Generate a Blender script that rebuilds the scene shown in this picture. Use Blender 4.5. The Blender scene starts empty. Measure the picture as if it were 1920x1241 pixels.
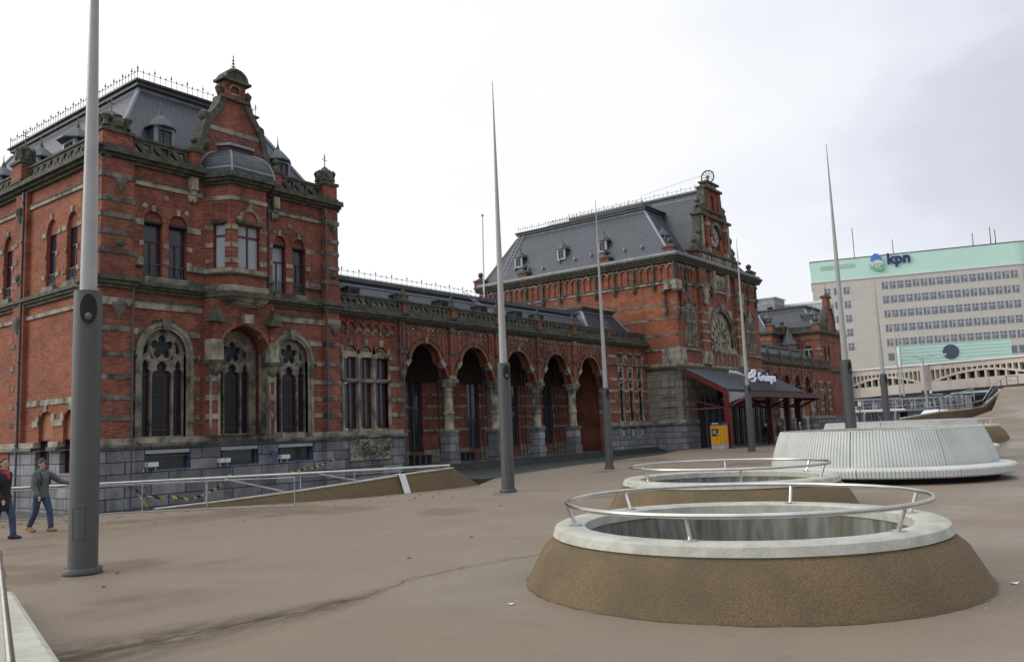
import bpy, bmesh, math, random
from mathutils import Vector, Matrix, noise
from mathutils.geometry import tessellate_polygon
random.seed(7)
R = math.radians
PI = math.pi
sc = bpy.context.scene
col = sc.collection

# ------------------------------------------------------------------ camera
def make_camera():
    yaw, pitch, roll = R(37.331), R(6.818), R(-2.3096)
    f = Vector((math.cos(pitch)*math.cos(yaw), math.cos(pitch)*math.sin(yaw), math.sin(pitch)))
    r = Vector((math.sin(yaw), -math.cos(yaw), 0)); u = r.cross(f)
    r2 = math.cos(roll)*r + math.sin(roll)*u
    u2 = -math.sin(roll)*r + math.cos(roll)*u
    m = Matrix((r2, u2, -f)).transposed().to_4x4()
    m.translation = Vector((0, 0, 2.0))
    cd = bpy.data.cameras.new('camera'); cd.sensor_width = 36; cd.lens = 36*1559.4/1920
    cd.clip_start = .1; cd.clip_end = 6000
    o = bpy.data.objects.new('camera', cd); col.objects.link(o); o.matrix_world = m
    sc.camera = o
make_camera()

# ------------------------------------------------------------------ sky and sun
SUN_AZ, SUN_EL = R(128), R(26)        # azimuth counted from +X towards +Y
def make_world():
    w = bpy.data.worlds.new('World'); sc.world = w; w.use_nodes = True
    nt = w.node_tree; nt.nodes.clear()
    N = nt.nodes.new; L = nt.links.new
    sky = N('ShaderNodeTexSky'); sky.sky_type = 'NISHITA'; sky.sun_disc = False
    sky.sun_elevation = SUN_EL; sky.sun_rotation = PI/2 - SUN_AZ
    mul = N('ShaderNodeVectorMath'); mul.operation = 'SCALE'; mul.inputs[3].default_value = .1
    L(sky.outputs[0], mul.inputs[0])
    tc = N('ShaderNodeTexCoord')
    dot = N('ShaderNodeVectorMath'); dot.operation = 'DOT_PRODUCT'
    dot.inputs[1].default_value = (math.cos(R(95)), math.sin(R(95)), 0.12)
    L(tc.outputs['Generated'], dot.inputs[0])
    mp = N('ShaderNodeMapping'); mp.inputs['Scale'].default_value = (1.6, 1.6, 4.2); L(tc.outputs['Generated'], mp.inputs[0])
    no = N('ShaderNodeTexNoise'); no.inputs['Scale'].default_value = 1.5; no.inputs['Detail'].default_value = 5; no.inputs['Roughness'].default_value = .5
    L(mp.outputs[0], no.inputs['Vector'])
    a = N('ShaderNodeMath'); a.operation = 'MULTIPLY_ADD'; a.inputs[1].default_value = .50; a.inputs[2].default_value = -.24
    L(no.outputs[0], a.inputs[0])
    b = N('ShaderNodeMath'); b.operation = 'ADD'; L(dot.outputs['Value'], b.inputs[0]); L(a.outputs[0], b.inputs[1])
    cr = N('ShaderNodeValToRGB'); e = cr.color_ramp.elements
    cr.color_ramp.interpolation = 'EASE'
    e[0].position = 0; e[0].color = (.50, .53, .58, 1)
    e[1].position = 1; e[1].color = (1.2, 1.2, 1.18, 1)
    for p, c in ((.40, (.58, .61, .67)), (.50, (.66, .69, .76)), (.54, (.73, .755, .83)), (.58, (.83, .86, .95)), (.63, (.95, .97, 1.02)), (.70, (1.04, 1.05, 1.05))):
        x = e.new(p); x.color = (*c, 1)
    m2 = N('ShaderNodeMath'); m2.operation = 'MULTIPLY_ADD'; m2.inputs[1].default_value = .5; m2.inputs[2].default_value = .5
    L(b.outputs[0], m2.inputs[0]); L(m2.outputs[0], cr.inputs[0])
    mix = N('ShaderNodeMix'); mix.data_type = 'RGBA'; mix.inputs[0].default_value = .93
    L(mul.outputs[0], mix.inputs[6]); L(cr.outputs[0], mix.inputs[7])
    # overcast: the zenith and the open sky behind the photographer are brighter
    sx = N('ShaderNodeSeparateXYZ'); L(tc.outputs['Generated'], sx.inputs[0])
    zr = N('ShaderNodeMapRange'); zr.interpolation_type = 'SMOOTHSTEP'; zr.inputs[1].default_value = .5; zr.inputs[2].default_value = .85; zr.inputs[3].default_value = 0; zr.inputs[4].default_value = .62; L(sx.outputs[2], zr.inputs[0])
    d2 = N('ShaderNodeVectorMath'); d2.operation = 'DOT_PRODUCT'; d2.inputs[1].default_value = (math.cos(R(195))*.9, math.sin(R(195))*.9, .42); L(tc.outputs['Generated'], d2.inputs[0])
    br = N('ShaderNodeMapRange'); br.interpolation_type = 'SMOOTHSTEP'; br.inputs[1].default_value = .2; br.inputs[2].default_value = .9; br.inputs[3].default_value = 1; br.inputs[4].default_value = 1.42; L(d2.outputs['Value'], br.inputs[0])
    ad = N('ShaderNodeMath'); ad.operation = 'ADD'; L(zr.outputs[0], ad.inputs[0]); L(br.outputs[0], ad.inputs[1])
    bg = N('ShaderNodeBackground'); L(ad.outputs[0], bg.inputs[1]); L(mix.outputs[2], bg.inputs[0])
    out = N('ShaderNodeOutputWorld'); L(bg.outputs[0], out.inputs[0])
make_world()
def make_sun():
    ld = bpy.data.lights.new('sun', 'SUN'); ld.energy = 1.1; ld.angle = R(22); ld.color = (1, .95, .88)
    o = bpy.data.objects.new('sun', ld); col.objects.link(o)
    d = Vector((math.cos(SUN_EL)*math.cos(SUN_AZ), math.cos(SUN_EL)*math.sin(SUN_AZ), math.sin(SUN_EL)))
    o.rotation_euler = d.to_track_quat('Z', 'Y').to_euler()
make_sun()
vs = sc.view_settings; vs.view_transform = 'Standard'; vs.look = 'None'; vs.exposure = 0; vs.gamma = 1

# ------------------------------------------------------------------ materials
def lin(r, g, b):
    f = lambda v: (v/255/12.92) if v/255 <= .04045 else ((v/255+.055)/1.055)**2.4
    return (f(r), f(g), f(b), 1)
def newmat(name):
    m = bpy.data.materials.new(name); m.use_nodes = True
    nt = m.node_tree; p = nt.nodes['Principled BSDF']
    return m, nt, p
def surf(name, c1, c2, scale=3, rough=.8, metal=0, bump=0, bscale=None, stretch=(1, 1, 1), detail=6, lo=.35, hi=.65,
         c3=None, s3=.5, lo3=.5, hi3=.7, spec=None, st3=(1, 1, 1)):
    """mottled procedural surface in object space: c1/c2 by noise, c3 stains by a second noise"""
    m, nt, p = newmat(name); N = nt.nodes.new; L = nt.links.new
    tc = N('ShaderNodeTexCoord'); mp = N('ShaderNodeMapping'); mp.inputs['Scale'].default_value = stretch
    L(tc.outputs['Object'], mp.inputs[0])
    n1 = N('ShaderNodeTexNoise'); n1.inputs['Scale'].default_value = scale; n1.inputs['Detail'].default_value = detail
    L(mp.outputs[0], n1.inputs['Vector'])
    r = N('ShaderNodeMapRange'); r.inputs[1].default_value = lo; r.inputs[2].default_value = hi; L(n1.outputs[0], r.inputs[0])
    mx = N('ShaderNodeMix'); mx.data_type = 'RGBA'; mx.inputs[6].default_value = c1; mx.inputs[7].default_value = c2
    L(r.outputs[0], mx.inputs[0]); outc = mx.outputs[2]
    if c3:
        mp3 = N('ShaderNodeMapping'); mp3.inputs['Scale'].default_value = st3; L(tc.outputs['Object'], mp3.inputs[0])
        n3 = N('ShaderNodeTexNoise'); n3.inputs['Scale'].default_value = s3; n3.inputs['Detail'].default_value = 8; n3.inputs['Roughness'].default_value = .62
        L(mp3.outputs[0], n3.inputs['Vector'])
        r3 = N('ShaderNodeMapRange'); r3.inputs[1].default_value = lo3; r3.inputs[2].default_value = hi3; L(n3.outputs[0], r3.inputs[0])
        m3 = N('ShaderNodeMix'); m3.data_type = 'RGBA'; m3.inputs[7].default_value = c3
        L(r3.outputs[0], m3.inputs[0]); L(outc, m3.inputs[6]); outc = m3.outputs[2]
    L(outc, p.inputs['Base Color'])
    p.inputs['Roughness'].default_value = rough; p.inputs['Metallic'].default_value = metal
    if spec is not None: p.inputs['Specular IOR Level'].default_value = spec
    if bump:
        nb = N('ShaderNodeTexNoise'); nb.inputs['Scale'].default_value = bscale or scale*4; nb.inputs['Detail'].default_value = 4
        L(tc.outputs['Object'], nb.inputs['Vector'])
        bp = N('ShaderNodeBump'); bp.inputs['Strength'].default_value = bump; bp.inputs['Distance'].default_value = .02
        L(nb.outputs[0], bp.inputs['Height']); L(bp.outputs[0], p.inputs['Normal'])
    return m
def coursed(name, c1, c2, mortar, bw, bh, ms, stain=None, rough=.85, bump=.4, offset=.5, slo=.5, shi=.75, sscale=.35, vary=.5, spec=.3, painted_shade=None):
    """brick / ashlar / slate courses; u runs with x+y so it works on every upright wall"""
    m, nt, p = newmat(name); N = nt.nodes.new; L = nt.links.new
    tc = N('ShaderNodeTexCoord'); sp = N('ShaderNodeSeparateXYZ'); L(tc.outputs['Object'], sp.inputs[0])
    ad = N('ShaderNodeMath'); ad.operation = 'ADD'; L(sp.outputs[0], ad.inputs[0]); L(sp.outputs[1], ad.inputs[1])
    cb = N('ShaderNodeCombineXYZ'); L(ad.outputs[0], cb.inputs[0]); L(sp.outputs[2], cb.inputs[1])
    br = N('ShaderNodeTexBrick'); br.inputs['Scale'].default_value = 1
    br.inputs['Brick Width'].default_value = bw; br.inputs['Row Height'].default_value = bh
    br.inputs['Mortar Size'].default_value = ms; br.inputs['Mortar Smooth'].default_value = .3; br.offset = offset
    br.inputs['Color1'].default_value = c1; br.inputs['Color2'].default_value = c2; br.inputs['Mortar'].default_value = mortar
    br.inputs['Bias'].default_value = 0
    L(cb.outputs[0], br.inputs['Vector'])
    outc = br.outputs[0]
    # tone patches
    mp = N('ShaderNodeMapping'); mp.inputs['Scale'].default_value = (1, .35, 1); L(tc.outputs['Object'], mp.inputs[0])
    n1 = N('ShaderNodeTexNoise'); n1.inputs['Scale'].default_value = 1.1; n1.inputs['Detail'].default_value = 7; n1.inputs['Roughness'].default_value = .65
    L(mp.outputs[0], n1.inputs['Vector'])
    r = N('ShaderNodeMapRange'); r.inputs[1].default_value = .25; r.inputs[2].default_value = .75
    r.inputs[3].default_value = 1-vary; r.inputs[4].default_value = 1+vary*.6; L(n1.outputs[0], r.inputs[0])
    vm = N('ShaderNodeVectorMath'); vm.operation = 'SCALE'; L(outc, vm.inputs[0]); L(r.outputs[0], vm.inputs[3]); outc = vm.outputs[0]
    if stain:
        mp3 = N('ShaderNodeMapping'); mp3.inputs['Scale'].default_value = (3, 3, .5); L(tc.outputs['Object'], mp3.inputs[0])
        n3 = N('ShaderNodeTexNoise'); n3.inputs['Scale'].default_value = sscale; n3.inputs['Detail'].default_value = 9; n3.inputs['Roughness'].default_value = .65
        L(mp3.outputs[0], n3.inputs['Vector'])
        r3 = N('ShaderNodeMapRange'); r3.inputs[1].default_value = slo; r3.inputs[2].default_value = shi; r3.inputs[4].default_value = .85; L(n3.outputs[0], r3.inputs[0])
        m3 = N('ShaderNodeMix'); m3.data_type = 'RGBA'; m3.inputs[7].default_value = stain
        L(r3.outputs[0], m3.inputs[0]); L(outc, m3.inputs[6]); outc = m3.outputs[2]
    L(outc, p.inputs['Base Color']); p.inputs['Roughness'].default_value = rough; p.inputs['Specular IOR Level'].default_value = spec
    bp = N('ShaderNodeBump'); bp.inputs['Strength'].default_value = bump; bp.inputs['Distance'].default_value = .012; bp.invert = True
    L(br.outputs['Fac'], bp.inputs['Height']); L(bp.outputs[0], p.inputs['Normal'])
    return m
def plain(name, c, rough=.5, metal=0, spec=None, emit=None):
    m, nt, p = newmat(name); N = nt.nodes.new; L = nt.links.new
    tc = N('ShaderNodeTexCoord'); n = N('ShaderNodeTexNoise'); n.inputs['Scale'].default_value = 2.5; n.inputs['Detail'].default_value = 4
    L(tc.outputs['Object'], n.inputs['Vector'])
    r = N('ShaderNodeMapRange'); r.inputs[3].default_value = .8; r.inputs[4].default_value = 1.15; L(n.outputs[0], r.inputs[0])
    v = N('ShaderNodeVectorMath'); v.operation = 'SCALE'; v.inputs[0].default_value = c[:3]; L(r.outputs[0], v.inputs[3])
    L(v.outputs[0], p.inputs['Base Color'])
    p.inputs['Roughness'].default_value = rough; p.inputs['Metallic'].default_value = metal
    if spec is not None: p.inputs['Specular IOR Level'].default_value = spec
    if emit:
        p.inputs['Emission Color'].default_value = (*emit[0], 1); p.inputs['Emission Strength'].default_value = emit[1]
    return m
M = {}
M['brick'] = coursed('brick', (.37, .105, .055, 1), (.165, .044, .030, 1), (.27, .155, .12, 1), .22, .075, .012, stain=(.07, .030, .024, 1), slo=.50, shi=.80, vary=.55, bump=.8)
M['brick_side'] = coursed('brick_lit_side', (.38, .118, .052, 1), (.22, .062, .034, 1), (.27, .15, .11, 1), .22, .075, .010, stain=(.10, .045, .03, 1), slo=.55, shi=.85, vary=.45, bump=.7)  # same brick, lighter and more orange: side light put into the colour
M['stone'] = surf('pale_stone', (.40, .35, .27, 1), (.25, .215, .165, 1), 2.2, bump=.5, c3=(.06, .057, .045, 1), s3=1.5, lo3=.46, hi3=.64, st3=(1, 1, .6))
M['wstone'] = surf('weathered_stone', (.31, .27, .21, 1), (.18, .155, .12, 1), 2.5, bump=.6, c3=(.055, .052, .042, 1), s3=1.6, lo3=.48, hi3=.66)
M['moss'] = surf('mossy_stone', (.036, .036, .028, 1), (.115, .108, .082, 1), 3.5, bump=.8, c3=(.050, .068, .022, 1), s3=2.4, lo3=.52, hi3=.68)
M['dstone'] = surf('sooty_stone', (.13, .12, .098, 1), (.25, .23, .19, 1), 2.0, bump=.4, c3=(.042, .042, .034, 1), s3=1.1, lo3=.45, hi3=.62)
M['blue'] = coursed('bluestone', (.31, .31, .325, 1), (.165, .165, .172, 1), (.02, .02, .024, 1), 1.5, .46, .02, stain=(.055, .055, .055, 1), slo=.5, shi=.7, sscale=.55, bump=.8, vary=.45)
M['ashlar'] = coursed('ashlar', (.30, .275, .22, 1), (.22, .20, .165, 1), (.07, .065, .055, 1), 1.1, .55, .02, stain=(.09, .085, .065, 1), slo=.5, shi=.75, sscale=.5, bump=1, vary=.4)
M['slate'] = coursed('slate', (.056, .063, .082, 1), (.038, .044, .060, 1), (.022, .026, .036, 1), .30, .19, .016, rough=.42, vary=.35, spec=.55, stain=(.12, .125, .13, 1), slo=.62, shi=.9, sscale=.6, bump=.5)
M['lead'] = surf('lead', (.19, .21, .24, 1), (.27, .29, .32, 1), 2, rough=.5, metal=.2)
M['dlead'] = surf('dark_lead', (.05, .055, .062, 1), (.085, .092, .10, 1), 2, rough=.55)
M['iron'] = plain('iron', (.09, .10, .11, 1), .5, .3)
M['glass'] = plain('window_glass', (.036, .041, .050, 1), .07, 0, .6)
M['blind'] = plain('white_blind_behind_glass', (.30, .33, .36, 1), .12, 0, .6)
M['redframe'] = plain('oxblood_paint', (.075, .010, .012, 1), .4)
M['glass_dark'] = plain('leaded_glass', (.018, .023, .032, 1), .25, 0, .25)
M['painted_shade'] = plain('plaster_painted_shade', (.035, .025, .018, 1), .9)  # dark brown colour standing in for the shade under the loggia vault
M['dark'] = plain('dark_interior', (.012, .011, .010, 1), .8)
M['panel'] = plain('pinkish_panel', (.33, .13, .07, 1), .8)
M['red'] = plain('red_paint', (.14, .011, .011, 1), .45)
M['dred'] = plain('dark_red_paint', (.075, .014, .014, 1), .5)
M['bluep'] = plain('blue_paint', (.03, .09, .16, 1), .5)
M['white'] = plain('white_paint', (.72, .73, .74, 1), .5)
M['lightgrey'] = plain('light_grey', (.42, .43, .44, 1), .5)
# ------------------------------------------------------------------ mesh builder
def fF(Y):      # frame of a wall facing the square (-Y): u = X, v = Z, n towards the viewer
    return lambda u, v, n: (u, Y-n, v)
def fS(X):      # frame of a wall facing -X: u = Y
    return lambda u, v, n: (X-n, u, v)
def fA(ox, oy, ang):  # wall standing on (ox,oy) running along ang; n to its right-hand side
    c, s = math.cos(ang), math.sin(ang)
    return lambda u, v, n: (ox+u*c+n*s, oy+u*s-n*c, v)
ID = lambda u, v, n: (u, v, n)
class MB:
    q = 0
    def __init__(s): s.v = []; s.f = []; s.mi = []; s.ms = []; s.sm = []; s.spans = []
    def mat(s, m):
        m = M[m] if isinstance(m, str) else m
        if m not in s.ms: s.ms.append(m)
        return s.ms.index(m)
    def add(s, vs, fs, m, smooth=False):
        k = len(s.v); s.v += [tuple(x) for x in vs]; i = s.mat(m); s.spans.append((k, len(s.v)))
        for f in fs: s.f.append([a+k for a in f]); s.mi.append(i); s.sm.append(smooth)
    def box(s, fr, u0, u1, v0, v1, n0, n1, m):
        MB.q += 1; j = .0003+.0026*((MB.q*.618034) % 1); u0 -= j; u1 += j; v0 -= j; v1 += j; n0 -= j; n1 += j   # no two faces share a plane
        P = [fr(u, v, n) for n in (n0, n1) for v in (v0, v1) for u in (u0, u1)]
        s.add(P, [(0, 1, 3, 2), (4, 6, 7, 5), (0, 4, 5, 1), (2, 3, 7, 6), (0, 2, 6, 4), (1, 5, 7, 3)], m)
        return s
    def panel(s, fr, outer, holes, n0, n1, m, back=True, side=None):
        """flat slab from n0 (back) to n1 (front) with holes"""
        loops = [outer]+list(holes)
        tri = tessellate_polygon([[Vector((a, b, 0)) for a, b in lp] for lp in loops])
        flat = [p for lp in loops for p in lp]; n = len(flat)
        V = [fr(a, b, n1) for a, b in flat]+[fr(a, b, n0) for a, b in flat]
        F = [tuple(t) for t in tri]
        if back: F += [(a+n, c+n, b+n) for a, b, c in tri]
        s.add(V, F, m)
        S = []; k = 0
        for lp in loops:
            L = len(lp)
            for i in range(L): S.append((k+i, k+(i+1) % L, n+k+(i+1) % L, n+k+i))
            k += L
        s.add(V, S, side or m)
        return s
    def strip(s, fr, line, w0, w1, n0, n1, m, closed=False):
        """band following a polyline, offset from w0 to w1 to its left"""
        n = len(line); off = []; MB.q += 1; j = .0003+.0026*((MB.q*.618034) % 1); n0 -= j; n1 += j
        for i in range(n):
            a = line[i-1] if (i > 0 or closed) else line[i]; b = line[(i+1) % n] if (i < n-1 or closed) else line[i]
            dx, dy = b[0]-a[0], b[1]-a[1]; l = math.hypot(dx, dy) or 1
            off.append((-dy/l, dx/l))
        V = []
        for (x, y), (ox, oy) in zip(line, off):
            for w in (w0, w1):
                for nn in (n0, n1): V.append(fr(x+ox*w, y+oy*w, nn))
        F = []
        for i in range(n if closed else n-1):
            a = i*4; b = ((i+1) % n)*4
            F += [(a, b, b+1, a+1), (a+2, a+3, b+3, b+2), (a+1, b+1, b+3, a+3), (a, a+2, b+2, b)]
        if not closed: F += [(0, 1, 3, 2), (n*4-4, n*4-2, n*4-1, n*4-3)]
        s.add(V, F, m); return s
    def lathe(s, c, prof, m, seg=24, smooth=True, a0=0, a1=2*PI, caps=False, rot=0, sx=1, sy=1):
        full = abs(a1-a0-2*PI) < 1e-6; k = seg if full else seg+1
        V = []
        for r, z in prof:
            for i in range(k):
                t = a0+(a1-a0)*i/seg+rot; V.append((c[0]+r*sx*math.cos(t), c[1]+r*sy*math.sin(t), c[2]+z))
        F = []
        for j in range(len(prof)-1):
            for i in range(k if full else k-1):
                a = j*k+i; b = j*k+(i+1) % k; F.append((a, b, b+k, a+k))
        if caps and full:
            F.append(tuple(range(k))); F.append(tuple((len(prof)-1)*k+i for i in range(k)))
        s.add(V, F, m, smooth); return s
    def ball(s, c, r, m, seg=10, sz=1):
        return s.lathe(c, [(max(1e-3, r*math.sin(PI*i/8)), -r*sz*math.cos(PI*i/8)) for i in range(9)], m, seg)
    def tube(s, pts, r, m, seg=8, closed=False, r1=None, caps=True):
        pts = [Vector(p) for p in pts]; n = len(pts); V = []
        up = Vector((0, 0, 1))
        for i, p in enumerate(pts):
            a = pts[i-1] if (i > 0 or closed) else p; b = pts[(i+1) % n] if (i < n-1 or closed) else p
            d = (b-a).normalized(); x = d.cross(up)
            if x.length < .05: x = d.cross(Vector((1, 0, 0)))
            x.normalize(); y = x.cross(d)
            rr = r if r1 is None else r+(r1-r)*i/(n-1)
            for k in range(seg):
                t = 2*PI*k/seg; V.append(p+x*(math.cos(t)*rr)+y*(math.sin(t)*rr))
        F = []
        for i in range(n if closed else n-1):
            a = i*seg; b = ((i+1) % n)*seg
            for k in range(seg): F.append((a+k, a+(k+1) % seg, b+(k+1) % seg, b+k))
        if caps and not closed:
            F.append(tuple(range(seg))); F.append(tuple((n-1)*seg+k for k in range(seg)))
        s.add(V, F, m, seg > 5); return s
    def poly(s, vs, m): s.add(vs, [tuple(range(len(vs)))], m); return s
    def build(s, name, parent=None, off=(0, 0, 0), label=None):
        me = bpy.data.meshes.new(name); me.from_pydata(s.v, [], s.f)
        for m in s.ms: me.materials.append(m)
        me.polygons.foreach_set('material_index', s.mi); me.polygons.foreach_set('use_smooth', s.sm)
        bm = bmesh.new(); bm.from_mesh(me); bmesh.ops.recalc_face_normals(bm, faces=bm.faces); bm.to_mesh(me); bm.free()
        me.update()
        if any(s.sm):
            try: me.set_sharp_from_angle(angle=R(40))
            except Exception: pass
        o = bpy.data.objects.new(name, me); col.objects.link(o)
        if parent: o.parent = parent
        o.location = off
        if label: o['label'] = label
        return o
def tag(o, label=None, cat=None, group=None, kind=None):
    if label: o['label'] = label
    if cat: o['category'] = cat
    if group: o['group'] = group
    if kind: o['kind'] = kind
    return o
def empty(name, loc, rz=0, **k):
    o = bpy.data.objects.new(name, None); col.objects.link(o); o.location = loc; o.rotation_euler = (0, 0, rz); o.empty_display_size = .3
    return tag(o, **k)
def copy_tree(o, parent=None, kids=None):
    c = o.copy(); col.objects.link(c); c.parent = parent
    for ch in [x for x in bpy.data.objects if x.parent == o]: copy_tree(ch, c)
    return c
def arch(cx, hw, z0, zs, rise, kind='round', n=10):
    """opening outline, anticlockwise from bottom left"""
    L = []
    if kind == 'round':
        top = [(cx+hw*math.cos(PI*i/(2*n)), zs+rise*math.sin(PI*i/(2*n))) for i in range(2*n+1)]
    else:
        rt = [(hw*(1-(i/n)**1.9), rise*i/n) for i in range(n+1)]
        top = [(cx+a, zs+b) for a, b in rt]+[(cx-a, zs+b) for a, b in rt[::-1][1:]]
    return [(cx-hw, z0), (cx+hw, z0)]+top
def rect(u0, u1, v0, v1): return [(u0, v0), (u1, v0), (u1, v1), (u0, v1)]
def jamb(poly): return poly[1:]+poly[:1]
# ================================================================== THE STATION
ST = empty('station_building', (70, 33, 0), label='long red brick railway station with slate mansards, stone bands, gables and an arcade', cat='station')
OFF = (-70, -33, 0)
SPLIT = {'downpipe', 'lunette', 'string_course', 'arch_boss', 'console', 'corner_colonnette', 'quoin', 'stone_trim', 'oriel_trim', 'buttress', 'roof_hook', 'cornice', 'frieze'}
def sp(mb, name, label=None):
    if name in SPLIT:      # one object for every piece that stands apart
        bs = [(s_, [min(mb.v[i][k] for i in range(*s_)) for k in range(3)], [max(mb.v[i][k] for i in range(*s_)) for k in range(3)]) for s_ in mb.spans]
        grp = list(range(len(bs)))
        def root(i):
            while grp[i] != i: i = grp[i]
            return i
        for i in range(len(bs)):
            for j in range(i):
                if all(bs[i][1][k] < bs[j][2][k]+.06 and bs[j][1][k] < bs[i][2][k]+.06 for k in range(3)): grp[root(i)] = root(j)
        sets = {}
        for i in range(len(bs)): sets.setdefault(root(i), []).append(i)
        if len(sets) > 1:
            for g in sets.values():
                q = MB()
                for i in g:
                    a, b = bs[i][0]
                    for f, mi, sm in zip(mb.f, mb.mi, mb.sm):
                        if a <= f[0] < b: q.f.append([x-a+len(q.v) for x in f]); q.mi.append(mi); q.sm.append(sm)
                    q.v += mb.v[a:b]
                q.ms = mb.ms; q.build(name, ST, OFF, label)
            return
    return mb.build(name, ST, OFF, label)

def glass_win(fr, outline, n, bars, zt=None, gm='glass', name='window', frame='redframe', fw=.05):
    """window = frame with glazing bars; pane is its child"""
    mb = MB(); us = [p[0] for p in outline]; vs_ = [p[1] for p in outline]
    u0, u1, v0, v1 = min(us), max(us), min(vs_), max(vs_)
    mb.strip(fr, outline, 0, fw, n, n+.06, frame, closed=True)
    for (a, b, c, d) in bars: mb.box(fr, a, b, c, d, n, n+.05, frame)
    w = sp(mb, name)
    g = MB(); g.panel(fr, outline, [], n-.03, n, gm, back=False); g.build('pane', w)
    return w
def sash(fr, cx, w, z0, z1, n, gm='glass', rail=.33):
    """tall casement: transom at one third, central mullion below, balcony grille"""
    u0, u1 = cx-w/2, cx+w/2; zt = z1-(z1-z0)*rail
    o = glass_win(fr, rect(u0, u1, z0, z1), n, [(u0, u1, zt-.03, zt+.03), (cx-.025, cx+.025, z0, zt)], gm=gm)
    return o
def grille(fr, cx, w, z0, n):
    mb = MB(); mb.box(fr, cx-w/2, cx+w/2, z0+.52, z0+.55, n, n+.03, 'iron'); mb.box(fr, cx-w/2, cx+w/2, z0+.1, z0+.12, n, n+.03, 'iron')
    k = int(w/.13)
    for i in range(k+1): u = cx-w/2+w*i/k; mb.box(fr, u-.01, u+.01, z0, z0+.55, n, n+.02, 'iron')
    sp(mb, 'window_grille')
def rosette(cx, cz, r, lobes=5, n=40, rot=PI/2):
    return [(cx+math.cos(t)*r*q, cz+math.sin(t)*r*q) for t in [2*PI*i/n for i in range(n)] for q in [.52+.48*abs(math.cos(lobes/2*(t-rot)))**.7]]
def lancet(cx, hw, z0, zs, rise, cut=.62):
    """trefoil-headed light"""
    a = zs-hw*.2
    pts = [(cx-hw, z0), (cx+hw, z0), (cx+hw, a)]
    pts += [(cx+hw*.55, a+hw*.35), (cx+hw*.72, a+hw*.75), (cx+hw*.6, a+hw*1.2), (cx+hw*.3, zs+rise*.82), (cx, zs+rise)]
    return pts+[(2*cx-x, y) for x, y in pts[2:-1][::-1]]
def tracery_window(cx, hw, z0, zs, Y, lbl=None):
    """three-light Gothic window: stone tracery over dark leaded glass"""
    fr = fF(Y); rise = hw*1.08
    out = arch(cx, hw+.07, z0-.03, zs, rise+.09)
    s = hw/.95
    holes = []
    for sg in (-1, 1):
        holes.append(lancet(cx+sg*.728*s, .212*s, z0+.06, zs-.62*s, .42*s))
        holes.append([(cx+sg*.62*s, zs+.08*s), (cx+sg*.80*s, zs+.02*s), (cx+sg*.80*s, zs+.28*s), (cx+sg*.56*s, zs+.64*s)][::sg])
        holes.append([(cx+sg*.34*s, zs-.24*s), (cx+sg*.50*s, zs-.16*s), (cx+sg*.50*s, zs+.04*s)][::sg])
    c0 = lancet(cx, .43*s, z0+.06, zs-.78*s, .0)
    zc = zs-.78*s
    holes.append([(cx-.43*s, z0+.06), (cx+.43*s, z0+.06), (cx+.43*s, zc-.05), (cx+.36*s, zc+.08), (cx+.2*s, zc+.13), (cx+.24*s, zc+.3*s), (cx+.16*s, zc+.44*s),
                  (cx, zc+.52*s), (cx-.16*s, zc+.44*s), (cx-.24*s, zc+.3*s), (cx-.2*s, zc+.13), (cx-.36*s, zc+.08), (cx-.43*s, zc-.05)])
    holes.append(rosette(cx, zs+.31*s, .52*s))
    mb = MB(); mb.panel(fr, out, holes, -.10, .06, 'wstone')
    for u in (-.475*s, .475*s): mb.tube([fr(cx+u, z0, .06), fr(cx+u, zs-.5*s, .06)], .028, 'wstone', 6)
    mb.strip(fr, [(cx+(.53*s)*math.cos(t), zs+.31*s+.53*s*math.sin(t)) for t in [2*PI*i/24 for i in range(24)]], -.0, -.04, .05, .09, 'wstone', closed=True)
    w = sp(mb, 'tracery_window', lbl)
    g = MB(); g.panel(fr, out, [], -.14, -.11, 'glass_dark', back=False); g.build('pane', w)
    b = MB(); zt = zs-.85*s
    b.box(fr, cx-hw+.03, cx+hw-.03, zt-.03, zt+.03, -.11, -.07, 'redframe')
    for u in (-.42, .42, -.92, -.55, .92, .55): b.box(fr, cx+u*s-.018, cx+u*s+.018, z0+.05, zt+(0.35 if abs(u) > .5 else 0), -.11, -.075, 'redframe')
    b.box(fr, cx+.12*s, cx+.16*s, z0+.05, zt, -.11, -.085, 'redframe')
    for q in (.36, .68): b.box(fr, cx-.42*s, cx+.42*s, z0+(zt-z0)*q-.015, z0+(zt-z0)*q+.015, -.11, -.08, 'redframe')
    b.box(fr, cx-.42*s, cx+.42*s, z0+.28, z0+.33, -.11, -.08, 'redframe')
    b.build('frame', w)
def surround(fr, cx, hw, z0, zs, rise, w, n0, n1, m='wstone', key=True, quoin=True, kind='round', joints='moss'):
    """moulded stone surround of an arched opening, with keystone and block edge"""
    line = jamb(arch(cx, hw, z0, zs, rise, kind))[:-1]
    line = [(cx+hw, z0)]+line[0:]
    line = [(cx+hw, z0)]+arch(cx, hw, z0, zs, rise, kind)[2:]+[(cx-hw, z0)]
    mb = MB()
    mb.strip(fr, line, -w*.45, 0, n0, n1*.55, m)
    mb.strip(fr, line, -w, -w*.45, n0, n1, m)
    if quoin:
        k = 11
        for i in range(k):
            t = PI*(i+.5)/k; q = 1.0+.0*i
            if i % 2 == 0:
                c = (cx+(hw+w)*math.cos(t), zs+(rise+w)*math.sin(t)); s_ = .17
                mb.box(fr, c[0]-s_, c[0]+s_, c[1]-.12, c[1]+.12, n0, n1*.5, 'dstone')
    if key: mb.panel(fr, [(cx-.13, zs+rise-.06), (cx+.13, zs+rise-.06), (cx+.2, zs+rise+w+.12), (cx-.2, zs+rise+w+.12)], [], n0, n1+.10, 'dstone')
    return mb
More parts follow.
